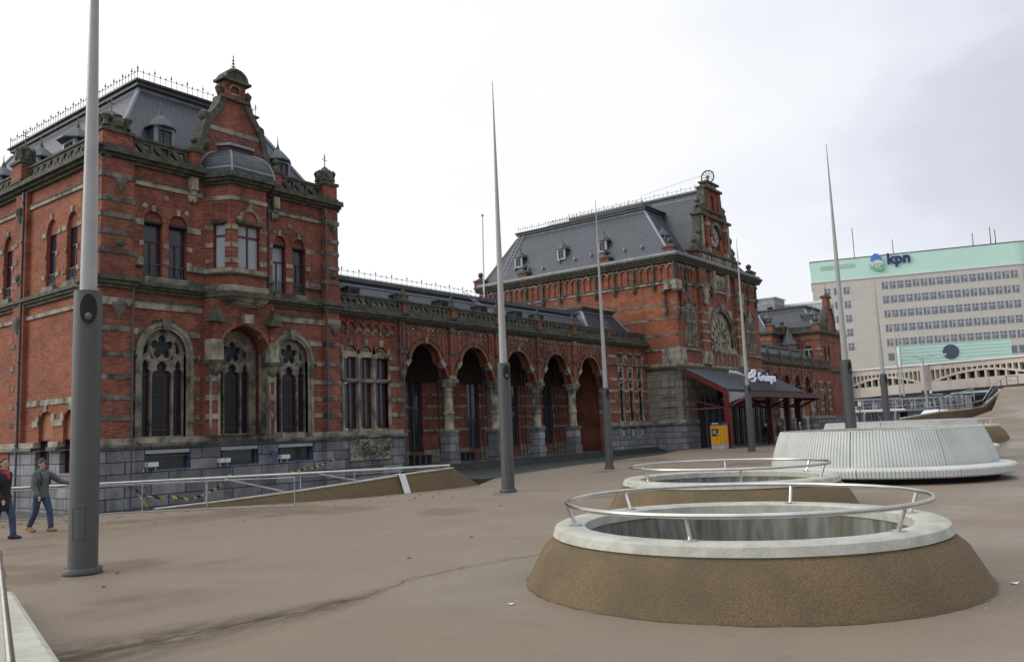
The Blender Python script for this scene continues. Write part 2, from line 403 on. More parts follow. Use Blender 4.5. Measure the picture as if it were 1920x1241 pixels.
def bands(mb, fr, segs, zs, h, n, m='stone'):
    for z in zs:
        for a, b in segs: mb.box(fr, a, b, z-h/2, z+h/2, 0, n, m)
def cornice(mb, fr, u0, u1, z0, steps, m='moss'):
    """stack of (height, projection) mouldings"""
    z = z0
    for h, p in steps: mb.box(fr, u0-p*.0, u1+p*.0, z, z+h, -.05, p, m); z += h
    return mb
def balustrade(fr, u0, u1, z0, z1, n, th=.18, m='moss', name='balustrade', pitch=.42, style=0):
    mb = MB(); holes = []
    k = max(1, int((u1-u0-.2)/pitch)); p = (u1-u0-.2)/k; a, b = z0+.15*(z1-z0), z1-.2*(z1-z0)
    for i in range(k):
        x = u0+.1+p*i; e = .05; c = x+p/2; zm = (a+b)/2
        if style == 0:      # pierced waves
            holes.append([(x+e, a), (x+p*.62-e, a), (x+e, b-.12*(b-a))]); holes.append([(x+p-e, b), (x+p*.38+e, b), (x+p-e, a+.12*(b-a))])
        elif style == 1:    # diamonds
            holes.append([(x+e, zm), (c, a), (x+p-e, zm), (c, b)])
            holes.append([(x+p-.02-e*.2, b-.0), (c+.10, b), (x+p-.03, zm+.16)]) if p > .4 else None
        else:               # rings
            holes.append([(c+.4*p*math.cos(t), zm+.45*(b-a)*math.sin(t)) for t in [2*PI*j/10 for j in range(10)]])
    mb.panel(fr, rect(u0, u1, z0, z1), holes, n-th, n, m)
    mb.box(fr, u0, u1, z1, z1+.09, n-th-.05, n+.06, m)
    return sp(mb, name)
def pedestal(cx, cy, w, z0, z1, top='ball', d=None, name='pedestal', s=1, label=None):
    d = d or w; mb = MB(); fr = fF(cy)
    mb.box(fr, cx-w/2, cx+w/2, z0, z1, -d/2, d/2, 'brick')
    mb.box(fr, cx-w/2-.06, cx+w/2+.06, z0-.05, z0+.08, -d/2-.06, d/2+.06, 'moss')
    mb.box(fr, cx-w/2-.08, cx+w/2+.08, z1, z1+.14, -d/2-.08, d/2+.08, 'moss')
    z = z1+.14
    if top == 'ball':
        r = w*.34*s
        mb.lathe((cx, cy, z), [(w*.52, 0), (w*.50, .1*s), (w*.25, .24*s), (w*.18, .3*s), (w*.18, .34*s)], 'moss', 8, True)
        mb.ball((cx, cy, z+.30*s+r), r, 'moss')
    elif top == 'onion':
        mb.lathe((cx, cy, z), [(w*.5, 0), (w*.5, .1), (w*.36, .2), (w*.42, .32), (w*.28, .52), (w*.1, .66), (w*.16, .74), (w*.1, .84), (.01, .92)], 'moss', 10)
    elif top == 'shell':
        mb.lathe((cx, cy, z), [(w*.55, 0), (w*.56, .22), (w*.42, .34), (w*.50, .46), (w*.36, .66), (w*.20, .82), (w*.08, .92), (.01, .95)], 'moss', 8, False, rot=PI/8)
        for a in range(4):
            t = a*PI/2+PI/4; mb.lathe((cx+w*.5*math.cos(t), cy+w*.5*math.sin(t), z+.12), [(w*.13, 0), (w*.08, .2), (w*.17, .42), (w*.1, .52), (.01, .6)], 'moss', 7, False)
            t = a*PI/2; mb.lathe((cx+w*.40*math.cos(t), cy+w*.40*math.sin(t), z+.1), [(w*.22, 0), (w*.24, .22), (w*.14, .42), (w*.17, .5), (.01, .62)], 'moss', 7, False)
        zt = z+.9
        mb.tube([(cx, cy, zt), (cx, cy, zt+.7)], .025, 'iron', 5); mb.tube([(cx-.16, cy, zt+.38), (cx+.16, cy, zt+.38)], .02, 'iron', 5)
        mb.tube([(cx-.09, cy, zt+.52), (cx+.09, cy, zt+.52)], .015, 'iron', 5)
    return sp(mb, name, label)
def cresting(pts, h, name='roof_cresting', sp_=.27, m='iron', parent=None):
    mb = MB()
    for a, b in zip(pts[:-1], pts[1:]):
        a, b = Vector(a), Vector(b); L = (b-a).length; k = max(1, int(L/sp_))
        for z, r in ((.06, .012), (h*.62, .012)): mb.tube([a+Vector((0, 0, z)), b+Vector((0, 0, z))], r, m, 4)
        for i in range(k+1):
            p = a+(b-a)*i/k; big = i % 3 == 0
            mb.tube([p, p+Vector((0, 0, h*(1.1 if big else .85)))], .016 if big else .011, m, 4)
            if big: mb.ball(tuple(p+Vector((0, 0, h*.85))), .05, m, 6)
            else: mb.ball(tuple(p+Vector((0, 0, h*.66))), .04, m, 6)
    return sp(mb, name)
def mansard(x0, x1, y0, y1, z0, ix, iy, z1, name='roof', label=None, lip=.35, il=None, ib=None, faces='slate'):
    """steep slated slopes up to a flat lead top with a heavy rolled edge"""
    il = ix if il is None else il; ib = iy if ib is None else ib
    mb = MB(); b = [(x0, y0, z0), (x1, y0, z0), (x1, y1, z0), (x0, y1, z0)]
    t = [(x0+il, y0+iy, z1), (x1-ix, y0+iy, z1), (x1-ix, y1-ib, z1), (x0+il, y1-ib, z1)]
    mb.add(b+t, [(0, 1, 5, 4), (1, 2, 6, 5), (2, 3, 7, 6), (3, 0, 4, 7)], faces)
    e = .12; f0 = [(p[0]+(-e if i in (0, 3) else e), p[1]+(-e if i < 2 else e)) for i, p in enumerate(t)]
    fr = lambda u, v, n: (u, v, n)
    mb.panel(fr, [(p[0], p[1]) for p in t], [], z1-.02, z1+lip*.5, 'dlead')
    mb.panel(fr, f0, [], z1+lip*.5+.001, z1+lip, 'dlead')
    f1 = [(p[0]+(-e*2 if i in (0, 3) else e*2), p[1]+(-e*2 if i < 2 else e*2)) for i, p in enumerate(t)]
    mb.panel(fr, f1, [], z1+lip+.001, z1+lip+.08, 'dlead')
    for i in range(4): mb.tube([b[i], t[i]], .11, 'lead', 6)
    for i in range(4): mb.tube([t[i], t[(i+1) % 4]], .06, 'lead', 6)
    return sp(mb, name, label)
def dormer(cx, y, z, face='F', w=.75, h=.8, depth=1.6, label=None):
    """small bell-roofed dormer with a spike, leaning out of the slope"""
    mb = MB()
    fr = (lambda u, v, n: (cx+u, y-n, z+v)) if face == 'F' else (lambda u, v, n: (cx-n, y-u, z+v))
    mb.panel(fr, rect(-w/2, w/2, 0, h), [rect(-w/2+.13, w/2-.13, .1, h-.12)], -.1, .05, 'lightgrey' if face != 'F' else 'lead')
    mb.box(fr, -w/2+.13, w/2-.13, .1, h-.12, -.08, -.05, 'glass'); mb.box(fr, -.02, .02, .1, h-.12, -.05, .0, 'iron')
    mb.box(fr, -w/2, w/2, 0, h, -depth, -.1, 'slate'); mb.box(fr, -w/2-.08, w/2+.08, -.06, 0, -.1, .14, 'lead')
    W = w*.75
    rings = [(W, 0, .22), (W*.98, .07, .18), (W*.72, .28, .0), (W*.42, .5, -.2), (W*.16, .66, -.34), (.03, .95, -.4), (.012, 1.35, -.4)]
    V = []; F = []; n = 8
    for r, v, off in rings:
        for i in range(n):
            t = 2*PI*(i+.5)/n; V.append(fr(r*math.cos(t), h+v, off*0-.35+r*math.sin(t)*1.0))
    for j in range(len(rings)-1):
        for i in range(n): F.append((j*n+i, j*n+(i+1) % n, (j+1)*n+(i+1) % n, (j+1)*n+i))
    F.append(tuple(range(n)))
    mb.add(V, F, 'dlead')
    mb.box(fr, -W*.62, W*.62, h-.02, h+.3, -depth-.4, -.35, 'dlead')
    return sp(mb, 'dormer', label)
def downpipe(x, y, z0, z1, r=.05):
    mb = MB(); mb.tube([(x, y, z0), (x, y, z1)], r, 'iron', 6)
    z = z0+1
    while z < z1: mb.box(fF(y), x-.08, x+.08, z, z+.06, -.06, .06, 'iron'); z += 1.8
    sp(mb, 'downpipe')
def wall(fr, u0, u1, v0, v1, holes, th, m='brick', name='wall', label=None, n=0, side=None):
    mb = MB(); mb.panel(fr, rect(u0+.004, u1-.004, v0, v1), holes, n-th, n, m, back=False, side=side); return sp(mb, name, label)

LOWZ = -.6
# ------------------------------------------------------------------ corner pavilion (built twice: near one in full, far one turned side-on)
def near_pavilion():
    Y = 32.4; X0, X1 = 16.0, 27.72; F = fF(Y); S = fS(X0)
    wins = [(18.02, .84), (19.14, .84), (24.36, .76), (25.53, .78)]
    A1 = arch(18.57, .98, 2.3, 5.72, 1.05); A3 = arch(25.02, .95, 2.3, 5.72, 1.03)
    holes = [arch(c, w/2, 8.92, 11.3, .42) for c, w in wins]
    holes += [A1, A3, rect(20.6, 23.3, 2.3, 7.35)]
    bw = [(17.68, 19.72), (21.1, 23.08), (24.12, 26.18)]
    wall(F, X0, X1, 2.3, 13.55, holes, .45, label='red brick front of the near pavilion')
    # plinth with its three cellar windows
    wall(F, X0-.12, X1+.05, LOWZ, 1.95, [rect(a, b, .98, 1.83) for a, b in bw], .5, 'blue', 'plinth', n=.14)
    for a, b in bw:
        f = MB(); f.strip(F, rect(a, b, .98, 1.83), 0, .06, -.02, .1, 'bluep', closed=True); f.box(F, a+.05, b-.05, 1.66, 1.8, -.02, .13, 'lightgrey')
        w = sp(f, 'cellar_window'); g = MB(); g.box(F, a, b, .98, 1.83, -.2, -.15, 'glass'); g.box(F, a+.3, a+.33, 1.0, 1.7, -.15, -.1, 'dstone'); g.build('pane', w)
    # brick lunettes and upper windows
    mb = MB()
    for c, w in wins: mb.panel(F, [(c-w/2, 11.25), (c+w/2, 11.25)]+arch(c, w/2, 11.3, 11.3, .42)[2:], [], -.3, -.12, 'brick')
    for c, w in wins: mb.box(F, c-w/2, c+w/2, 11.18, 11.27, -.3, .02, 'dark')
    sp(mb, 'lunette')
    for i, (c, w) in enumerate(wins):
        sash(F, c, w, 8.95, 11.18, -.25, 'blind' if i == 2 else 'glass'); grille(F, c, w, 8.95, -.14)
    # arches over the windows: brick rings and stone blocks
    mb = MB()
    for c, w in wins:
        mb.strip(F, arch(c, w/2, 11.3, 11.3, .42)[2:], 0, -.0001-.15, 0, .03, 'brick')
        mb.panel(F, [(c-.07, 11.7), (c+.07, 11.7), (c+.10, 11.95), (c-.10, 11.95)], [], 0, .06, 'stone')
    for cx, hw in ((18.58, 1.15), (24.95, 1.05)):
        for t in (35, 90, 145):
            u, v = cx+hw*math.cos(R(t)), 11.25+hw*.98*math.sin(R(t)); s = .13
            mb.panel(F, [(u+s*math.cos(R(t+a))*1.1, v+s*math.sin(R(t+a))) for a in (45, 135, 225, 315)], [], 0, .05, 'stone')
        mb.strip(F, [(cx+(hw-.16)*math.cos(R(t)), 11.25+(hw-.16)*math.sin(R(t))) for t in range(0, 181, 15)], 0, -.30, 0, .018, 'brick')
    for a, b in ((17.1, 17.6), (19.56, 20.2), (23.5, 23.98), (25.92, 26.5)): mb.box(F, a, b, 11.05, 11.3, 0, .04, 'stone')
    for z in (9.62, 10.3):
        for a, b in ((17.42, 17.6), (18.44, 18.72), (19.56, 19.8), (23.82, 23.98), (24.74, 25.14), (25.92, 26.15)): mb.box(F, a, b, z-.1, z+.1, 0, .04, 'stone')
    for a, b in ((17.05, 17.6), (19.56, 20.5), (23.35, 23.98), (25.92, 26.9)):
        mb.box(F, a, b, 9.35, 9.62-.001, 0, .05, 'stone'); mb.box(F, a, b, 9.3, 9.36, 0, .14, 'moss')
    for a, b in ((17.6, 19.56), (23.98, 25.92)): mb.box(F, a, b, 8.68, 8.92, -.3, .18, 'dstone')
    bl = [(17.05, 17.33), (19.85, 20.2), (23.65, 23.82), (26.3, 26.9)]
    bands(mb, F, bl, (3.11, 3.91, 4.73, 5.62), .20, .03)
    bands(mb, F, [(17.05, 17.75), (19.35, 20.2), (23.65, 24.2), (25.9, 26.9)], (6.62,), .24, .035)
    # mouldings running right across, between the corner piers
    sp(mb, 'stone_trim')
    for a, b in ((17.05, 20.3), (23.6, 26.9)):
        mb = MB(); cornice(mb, F, a, b, 8.22, [(.14, .12), (.12, .24), (.16, .36), (.26, .12)]); mb.box(F, a, b, 7.56, 7.86, 0, .07, 'stone'); mb.box(F, a, b, 7.86, 7.93, 0, .13, 'moss')
        mb.box(F, a, b, 12.72, 12.92, 0, .08, 'stone'); mb.box(F, a, b, 12.92, 12.99, 0, .12, 'moss')
        sp(mb, 'string_course')
    mb = MB(); cornice(mb, F, X0-.3, X1+.3, 13.5, [(.12, .15), (.12, .30), (.18, .48)]); mb.box(F, X0-.5, X1+.35, 13.92, 14.0, -.3, .40, 'moss')
    cornice(mb, S, Y-.3, 50, 13.5, [(.12, .15), (.12, .30), (.18, .48)]); mb.box(S, Y-.3, 50, 13.92, 14.0, -.3, .40, 'moss')
    sp(mb, 'cornice')
    mb = MB()
    for fr, a, b in ((F, X0-.2, X1+.12), (S, Y-.1, 34.2), (S, 35.6, 36.45), (S, 37.85, 50)):
        mb.box(fr, a, b, 1.945, 2.08, -.45, .28, 'dstone'); mb.box(fr, a, b, 2.08, 2.302, -.45, .20, 'stone')
    sp(mb, 'plinth_ledge')
    # corner piers (part wall, part stone courses)
    for u0, u1, two in ((15.72, 17.05, True), (26.9, 27.80, False)):
        mb = MB(); p = .26
        z = 2.3; y1 = Y+(1.1 if two else .3)
        mb.box(ID, u0, u1, Y-p, y1, z, 13.5, 'brick')
        for zz in (3.11, 3.91, 4.73, 5.62, 6.62, 10.5, 11.2, 11.85): mb.box(ID, u0-.03, u1+.03, Y-p-.03, y1+.02, zz-.10, zz+.10, 'dstone')
        mb.box(ID, u0-.05, u1+.05, Y-p-.06, y1+.04, 12.72, 12.92, 'dstone')
        mb.box(ID, u0-.04, u1+.04, Y-p-.05, y1+.03, 7.56, 7.86, 'stone')
        for q, zz in ((.1, 8.24), (.2, 8.38), (.3, 8.54)): mb.box(ID, u0-q, u1+q*.6, Y-p-q, y1+q*.5, zz, zz+.15, 'moss')
        mb.box(ID, u0-.12, u1+.08, Y-p-.12, y1+.08, 9.62, 9.8, 'dstone'); mb.box(ID, u0-.06, u1+.05, Y-p-.06, y1+.06, 8.7, 9.62, 'brick')
        cu = (u0+u1)/2+.1
        for zz, r in ((12.75, .2), (7.6, .24)): mb.lathe((cu, Y-p-.02, zz), [(.01, -.62*r/.24), (r*.4, -.5*r/.24), (r*.8, -.36*r/.24), (r, -.2), (r*1.3, -.05), (r*1.3, .05)], 'dstone', 10)
        mb.lathe((cu, Y-p+.02, 9.8), [(.16, 0), (.1, .06), (.08, .14)], 'moss', 8); mb.ball((cu, Y-p+.02, 10.1), .19, 'moss')
        if two: mb.ball((u0+.1, Y+.75, 10.1), .19, 'moss')
        sp(mb, 'corner_pier')
        pl = MB(); pl.box(ID, u0-.15, u1+.1, Y-p-.15, y1+.1, LOWZ, 1.95, 'blue'); pl.box(ID, u0-.25, u1+.18, Y-p-.25, y1+.2, 1.95+.002, 2.06, 'dstone'); pl.box(ID, u0-.18, u1+.12, Y-p-.18, y1+.15, 2.06, 2.3, 'stone'); sp(pl, 'plinth')
    pedestal(16.36, 32.75, 1.25, 14.0, 14.62, 'shell', d=1.15, name='corner_pedestal'); pedestal(27.3, 32.5, .84, 14.0, 14.75, 'shell', name='corner_pedestal')
    # tracery windows
    for c, hw in ((18.57, .95), (25.02, .92)):
        tracery_window(c, hw, 2.3, 5.72, Y+.22)
        sp(surround(F, c, hw+.03, 2.3, 5.72, 1.05, .30, -.2, .12), 'window_surround')
    mb = MB()
    for c in (17.25, 19.95, 23.75, 26.35): mb.ball(F(c, 5.58, .14), .1, 'moss', 8)
    sp(mb, 'arch_boss')
    # projecting centre with its deep arch
    C = fF(31.72)
    mb = MB(); mb.panel(C, rect(20.3, 23.55, 2.3, 8.2), [arch(21.98, 1.22, 2.3, 5.95, 1.15)], -.72, 0, 'brick', back=False); sp(mb, 'wall')
    mb = MB()
    for u0, u1 in ((20.22, 20.74), (23.2, 23.62)):
        for z in (3.11, 3.91, 4.73): mb.box(C, u0, u1, z-.12, z+.12, -.3, .04, 'stone')
        mb.box(C, u0+.02, u0+.12, 2.3, 4.9, 0, .035, 'stone'); mb.box(C, u1-.1, u1, 2.3, 4.9, 0, .035, 'stone')
        c = (u0+u1)/2
        mb.box(C, u0-.02, u1+.04, 5.5, 6.4, -.3, .22, 'stone'); mb.box(C, u0-.1, u1+.1, 5.32, 5.5, -.3, .34, 'moss')
        mb.lathe(C(c, 4.86, .05), [(.08, 0), (.16, .08), (.26, .25), (.30, .46)], 'dstone', 8)
        mb.box(C, c-.12, c+.12, 6.4, 7.15, 0, .1, 'brick')
        # little gablet caps
        V = [C(c-.4, 7.15, -.2), C(c+.35, 7.15, -.2), C(c+.35, 7.15, .42), C(c-.4, 7.15, .42), C(c-.02, 8.0, -.1), C(c-.02, 7.75, .36)]
        mb.add(V, [(0, 1, 2, 3), (3, 2, 5), (0, 3, 5, 4), (1, 4, 5, 2), (0, 4, 1)], 'moss')
    # reveal stones of the deep arch, right and left
    for u in (20.76, 23.2): mb.box(C, u-.035+(.02 if u < 21 else 0), u+.02, 2.3, 5.9, -.62, -.02, 'stone')
    for t in (40, 65, 115, 140):
        for rr in (1.3,): 
            u, v = 21.98+rr*math.cos(R(t)), 5.95+rr*.95*math.sin(R(t)); mb.panel(C, [(u+.14*math.cos(R(t+a)), v+.14*math.sin(R(t+a))) for a in (45, 135, 225, 315)], [], -.3, .05, 'stone')
    mb.strip(C, arch(21.98, 1.22, 2.3, 5.95, 1.15)[2:], 0, -.14, 0, .06, 'brick')
    sp(mb, 'buttress')
    wall(fF(Y+.3), 20.3, 23.62, 2.25, 8.2, [arch(22.0, .93, 2.3, 5.72, 1.0)], .2)
    tracery_window(22.0, .88, 2.3, 5.72, Y+.35)
    mb = surround(fF(Y+.30), 22.0, .9, 2.3, 5.72, 1.0, .26, -.1, .1, key=False, quoin=False); sp(mb, 'window_surround')
    # corbel under the oriel
    ORI = [(20.42, 32.38), (21.02, 31.3), (22.84, 31.3), (23.42, 32.38)]
    def ori(k, dz=None):  # plan scaled out by k metres
        cx = 21.93; q = []
        for x, y in ORI: q.append((x+(k if x > cx else -k)*(1 if y > 32 else .55), y-(k if y < 32 else 0)))
        return q
    mb = MB(); z = 7.55
    for i, (k, h) in enumerate(((-.62, .10), (-.55, .28), (-.30, .08), (-.12, .10), (.02, .08), (.10, .08))):
        mb.panel(lambda u, v, n: (u, v, n), ori(k)+[], [], z, z+h, 'stone'); z += h
    mb.panel(ID, [(21.72, 31.3), (22.16, 31.3), (22.1, 31.75), (21.78, 31.75)], [], 7.15, 7.56, 'stone')
    sp(mb, 'oriel_corbel')
    mb = MB()
    mb.panel(ID, ori(.26), [], 8.27, 8.52, 'moss'); mb.panel(ID, ori(.10), [], 8.52, 8.80, 'stone')
    mb.panel(ID, ori(0), [], 8.80, 9.28, 'brick'); mb.panel(ID, ori(.14), [], 9.28, 9.36, 'moss'); mb.panel(ID, ori(.06), [], 9.36, 9.56, 'stone')
    sp(mb, 'oriel_apron')
    # oriel wall: three facets with openings
    facets = [(ORI[0], ORI[1]), (ORI[1], ORI[2]), (ORI[2], ORI[3])]
    for i, (a, b) in enumerate(facets):
        L = math.hypot(b[0]-a[0], b[1]-a[1]); fr = fA(a[0], a[1], math.atan2(b[1]-a[1], b[0]-a[0]))
        w0, w1 = (.38, L-.3) if i != 1 else (.34, L-.34)
        if i == 2: w0, w1 = (.3, L-.38)
        wall(fr, 0, L, 9.56, 13.5, [rect(w0, w1, 9.6, 11.55)], .3)
        bars = [(w0, w1, 11.0, 11.08)]
        if i == 1: c = (w0+w1)/2; bars.append((c-.03, c+.03, 9.6, 11.5))
        glass_win(fr, rect(w0, w1, 9.6, 11.55), -.18, bars, gm='blind', name='oriel_window')
        mb = MB()
        if i == 1:
            mb.strip(fr, [(c+.56*math.cos(R(t)), 11.72+.56*math.sin(R(t))*1.1) for t in range(0, 181, 15)], 0, .14, 0, .09, 'stone')
            mb.box(fr, w0-.1, w1+.1, 11.58, 11.7, 0, .16, 'moss'); mb.panel(fr, [(c-.08, 12.3), (c+.08, 12.3), (c+.11, 12.55), (c-.11, 12.55)], [], 0, .1, 'stone')
            mb.ball(fr(c-.56, 11.8, .05), .1, 'stone', 8); mb.ball(fr(c+.56, 11.8, .05), .1, 'stone', 8)
        else:
            mb.box(fr, w0-.08, w1+.08, 11.58, 11.68, 0, .12, 'moss')
            mb.strip(fr, rect(w0-.03, w1+.03, 11.75, 12.5), 0, .04, 0, .03, 'brick', closed=True)
        for z in (9.9, 10.6, 11.4):
            for u0, u1 in ((0.02, w0), (w1, L-.02)): mb.box(fr, u0, u1, z-.1, z+.1, 0, .035, 'stone')
        sp(mb, 'oriel_trim')
    mb = MB(); mb.panel(ID, ori(.05), [], 12.62, 12.80, 'stone'); mb.panel(ID, ori(.12), [], 13.32, 13.45, 'moss'); mb.panel(ID, ori(.26), [], 13.45, 13.58, 'moss'); mb.panel(ID, ori(.42), [], 13.58, 13.80, 'moss'); sp(mb, 'oriel_cornice')
    # ribbed dome of the oriel
    mb = MB(); prof = [(.36, 13.8), (.34, 14.0), (.26, 14.28), (.09, 14.6), (-.15, 14.85), (-.43, 15.0), (-.6, 15.06)]
    rings = []
    for k, zz in prof: rings.append([(x, y, zz) for x, y in ori(k)])
    V = [p for r in rings for p in r]; Fc = []
    for j in range(len(rings)-1):
        for i in range(3): Fc.append((j*4+i, j*4+i+1, (j+1)*4+i+1, (j+1)*4+i))
    mb.add(V, Fc, 'dlead')
    for i in (0, 1, 2, 3): mb.tube([r[i] for r in rings], .045, 'lead', 6)
    mb.tube(rings[1], .05, 'lead', 6)
    for k in range(1, 14):
        t = k/14*(len(rings)-1); j = min(int(t), len(rings)-2); q = t-j
        mb.tube([tuple(Vector(a)*(1-q)+Vector(b)*q) for a, b in zip(rings[j], rings[j+1])], .018, 'iron', 4)
    mb.panel(ID, ori(-.62), [], 15.04, 15.30, 'dred'); mb.panel(ID, ori(-.5), [], 15.30, 15.42, 'lead')
    sp(mb, 'oriel_dome')
    a = ori(-.55); cresting([(p[0], p[1], 15.42) for p in a], .36, sp_=.16)
    # stepped and scrolled gable
    G = fF(Y-.02); gx = 21.93
    half = [(1.95, 13.95), (1.95, 14.75), (1.70, 15.1), (1.52, 15.7), (1.38, 16.3), (1.08, 16.75), (.82, 17.1), (.64, 17.5), (.60, 17.75)]
    outl = [(gx+a, b) for a, b in half]+[(gx-a, b) for a, b in half[::-1]]
    mb = MB(); mb.panel(G, outl, [], -.5, 0, 'brick'); mb.box(G, gx-1.3, gx+1.3, 16.02, 16.22, 0, .04, 'stone'); sp(mb, 'gable', 'scrolled brick gable above the oriel window')
    mb = MB()
    mb.strip(G, [(gx+a, b) for a, b in half[1:]], .10, -.20, -.55, .10, 'moss'); mb.strip(G, [(gx-a, b) for a, b in half[1:]], .20, -.10, -.55, .10, 'moss')
    for sg in (-1, 1):
        mb.lathe(G(gx+sg*1.45, 16.35, -.2), [(.01, -.7), (.16, -.55), (.22, -.2), (.15, .05), (.26, .2), (.24, .42), (.1, .55), (.01, .6)], 'moss', 10)
        mb.lathe(G(gx+sg*1.48, 15.35, .0), [(.01, -.4), (.14, -.3), (.2, 0), (.14, .1)], 'moss', 8)
        mb.lathe(G(gx+sg*.76, 17.85, -.1), [(.06, -.1), (.14, .1), (.2, .3), (.12, .42), (.04, .5)], 'moss', 8)
    mb.box(G, gx-.74, gx+.74, 17.66, 17.80, -.55, .16, 'moss')
    mb.panel(G, rect(gx-.56, gx+.56, 17.8, 18.55), [arch(gx, .22, 17.95, 18.2, .2)], -.5, .02, 'brick'); mb.box(G, gx-.24, gx+.24, 17.9, 18.42, -.3, -.12, 'brick')
    mb.strip(G, arch(gx, .24, 17.95, 18.2, .2)[2:], 0, -.07, 0, .05, 'stone'); mb.box(G, gx-.2, gx+.2, 17.95, 18.02, -.12, .05, 'stone')
    mb.box(G, gx-.76, gx+.76, 18.55, 18.66, -.6, .22, 'moss')
    mb.panel(G, [(gx+.54*math.cos(R(t)), 18.66+.46*math.sin(R(t))) for t in range(0, 181, 15)], [], -.55, .14, 'moss')
    mb.strip(G, [(gx+.54*math.cos(R(t)), 18.66+.46*math.sin(R(t))) for t in range(0, 181, 15)], .04, -.08, -.58, .2, 'dstone')
    sp(mb, 'gable_coping')
    mb = MB(); mb.tube([(gx, Y+.1, 19.1), (gx, Y+.1, 19.95)], .025, 'iron', 5)
    for z, w in ((19.25, .2), (19.4, .13), (19.55, .09), (19.7, .06)): mb.tube([(gx-w, Y+.1, z), (gx+w, Y+.1, z)], .02, 'iron', 4); mb.tube([(gx, Y+.1-w, z), (gx, Y+.1+w, z)], .02, 'iron', 4); mb.ball((gx, Y+.1, z), .045, 'iron', 6)
    sp(mb, 'finial')
    for cx in (19.78, 24.06): pedestal(cx, 32.25, .46, 14.0, 14.62, 'ball', s=1.0)
    balustrade(F, 17.0, 19.55, 14.0, 14.62, .1, pitch=.62, style=0); balustrade(F, 24.3, 26.88, 14.0, 14.62, .1, pitch=.62, style=0)
    mb = MB()
    for u in (19.76, 24.05):
        mb.box(F, u-.17, u+.17, 12.95, 13.5, 0, .3, 'stone'); mb.box(F, u-.14, u+.14, 12.75, 12.95, 0, .22, 'stone'); mb.box(F, u-.2, u+.2, 12.55, 12.75, 0, .16, 'stone'); mb.ball(F(u-.1, 12.5, .08), .1, 'stone', 8); mb.ball(F(u+.1, 12.5, .08), .1, 'stone', 8)
    sp(mb, 'console')
    mansard(16.3, 27.4, 32.7, 51.0, 13.9, 2.5, 2.5, 18.1, lip=.36, label='steep dark slate roof of the near pavilion')
    cresting([(18.7, 48.6, 18.55), (18.7, 35.1, 18.55), (25.0, 35.1, 18.55), (25.0, 44, 18.55)], .62)
    dormer(18.95, 33.2, 14.95, w=.9, h=.85); dormer(25.2, 33.2, 14.95, w=.9, h=.85); dormer(16.9, 41.3, 15.0, 'S', w=1.15); dormer(16.9, 37.6, 15.0, 'S', w=1.15); dormer(16.9, 45.6, 15.0, 'S', w=1.15)
    # open iron lantern on the roof behind the gable
    mb = MB()
    for k in range(8):
        t = 2*PI*k/8; mb.tube([(26.2+.42*math.sin(PI*j/8)*math.cos(t), 36+.42*math.sin(PI*j/8)*math.sin(t), 16.35+1.0*j/8) for j in range(9)], .028, 'iron', 5)
    mb.lathe((26.2, 36, 15.3), [(.5, 0), (.45, .5), (.2, .9), (.2, 1.05)], 'dlead', 10)
    sp(mb, 'roof_lantern')
    # ---- side wall towards the left of the picture
    ws = [37.04, 35.15, 41.45, 43.3, 45.4, 47.2, 49]
    doors = [(37.15, .66), (34.9, .66)]
    wall(S, Y, 51, 2.3, 13.55, [arch(c, .47, 8.92, 11.3, .6) for c in ws]+[arch(c, w, 2.3, 3.1, .5) for c, w in doors], .4, 'brick_side', label='red brick flank wall with narrow arched windows')
    wall(S, Y-.05, 51, LOWZ, 1.95, [rect(c-w, c+w, 1.0, 1.94) for c, w in doors], .4, 'blue', 'plinth', n=.12)
    mb = MB()
    for c in ws: mb.panel(S, [(c-.46, 11.25), (c+.46, 11.25)]+arch(c, .46, 11.3, 11.3, .6)[2:], [], -.3, -.14, 'brick_side'); 
    for c, w in doors: mb.panel(S, [(c-w, 2.35), (c+w, 2.35)]+arch(c, w, 3.1, 3.1, .5)[2:], [], -.3, -.16, 'panel')
    sp(mb, 'lunette')
    for c in ws: sash(S, c, .94, 8.95, 11.25, -.22)
    for c in ws: grille(S, c, .94, 8.95, -.12)
    for c, w in doors:
        d = MB(); d.strip(S, rect(c-w, c+w, .98, 2.42), 0, .08, -.2, -.1, 'redframe', closed=True); d.box(S, c-.03, c+.03, .9, 2.3, -.2, -.12, 'redframe'); dd = sp(d, 'side_window')
        g = MB(); g.box(S, c-w, c+w, .9, 2.35, -.25, -.2, 'glass'); g.build('pane', dd)
    mb = MB()
    for c, w in doors:
        for t in (20, 90, 160): 
            u, v = c+(w+.1)*math.cos(R(t)), 3.1+.62*math.sin(R(t)); mb.box(S, u-.13, u+.13, v-.15, v+.15, 0, .05, 'stone')
        for sg in (-1, 1): mb.box(S, c+sg*(w+.02) if sg > 0 else c-w-.55, c+w+.55 if sg > 0 else c-w-.02, 2.95, 3.22, 0, .045, 'stone')
    mb.box(S, 33.6, 39.0, 3.85, 4.08, 0, .05, 'stone')
    for c in ws:
        mb.panel(S, [(c-.08, 11.85), (c+.08, 11.85), (c+.13, 12.12), (c-.13, 12.12)], [], 0, .05, 'stone')
        for sg in (-1, 1):
            for z, l in ((11.25, .38), (10.3, .14), (9.4, .3)): 
                a = c+sg*.49; b = c+sg*(.49+l); mb.box(S, min(a, b), max(a, b), z-.1, z+.1, 0, .04, 'stone')
        mb.box(S, c-.55, c+.55, 8.7, 8.9, -.2, .16, 'dstone')
    mb.box(S, 33.5, 51, 12.68, 12.84, 0, .08, 'stone'); mb.box(S, 33.5, 51, 12.84, 12.9, 0, .11, 'moss')
    mb.box(S, 33.5, 51, 7.68, 7.84, 0, .08, 'stone')
    cornice(mb, S, 33.5, 51, 8.24, [(.13, .12), (.12, .22), (.14, .32)])
    sp(mb, 'stone_trim')
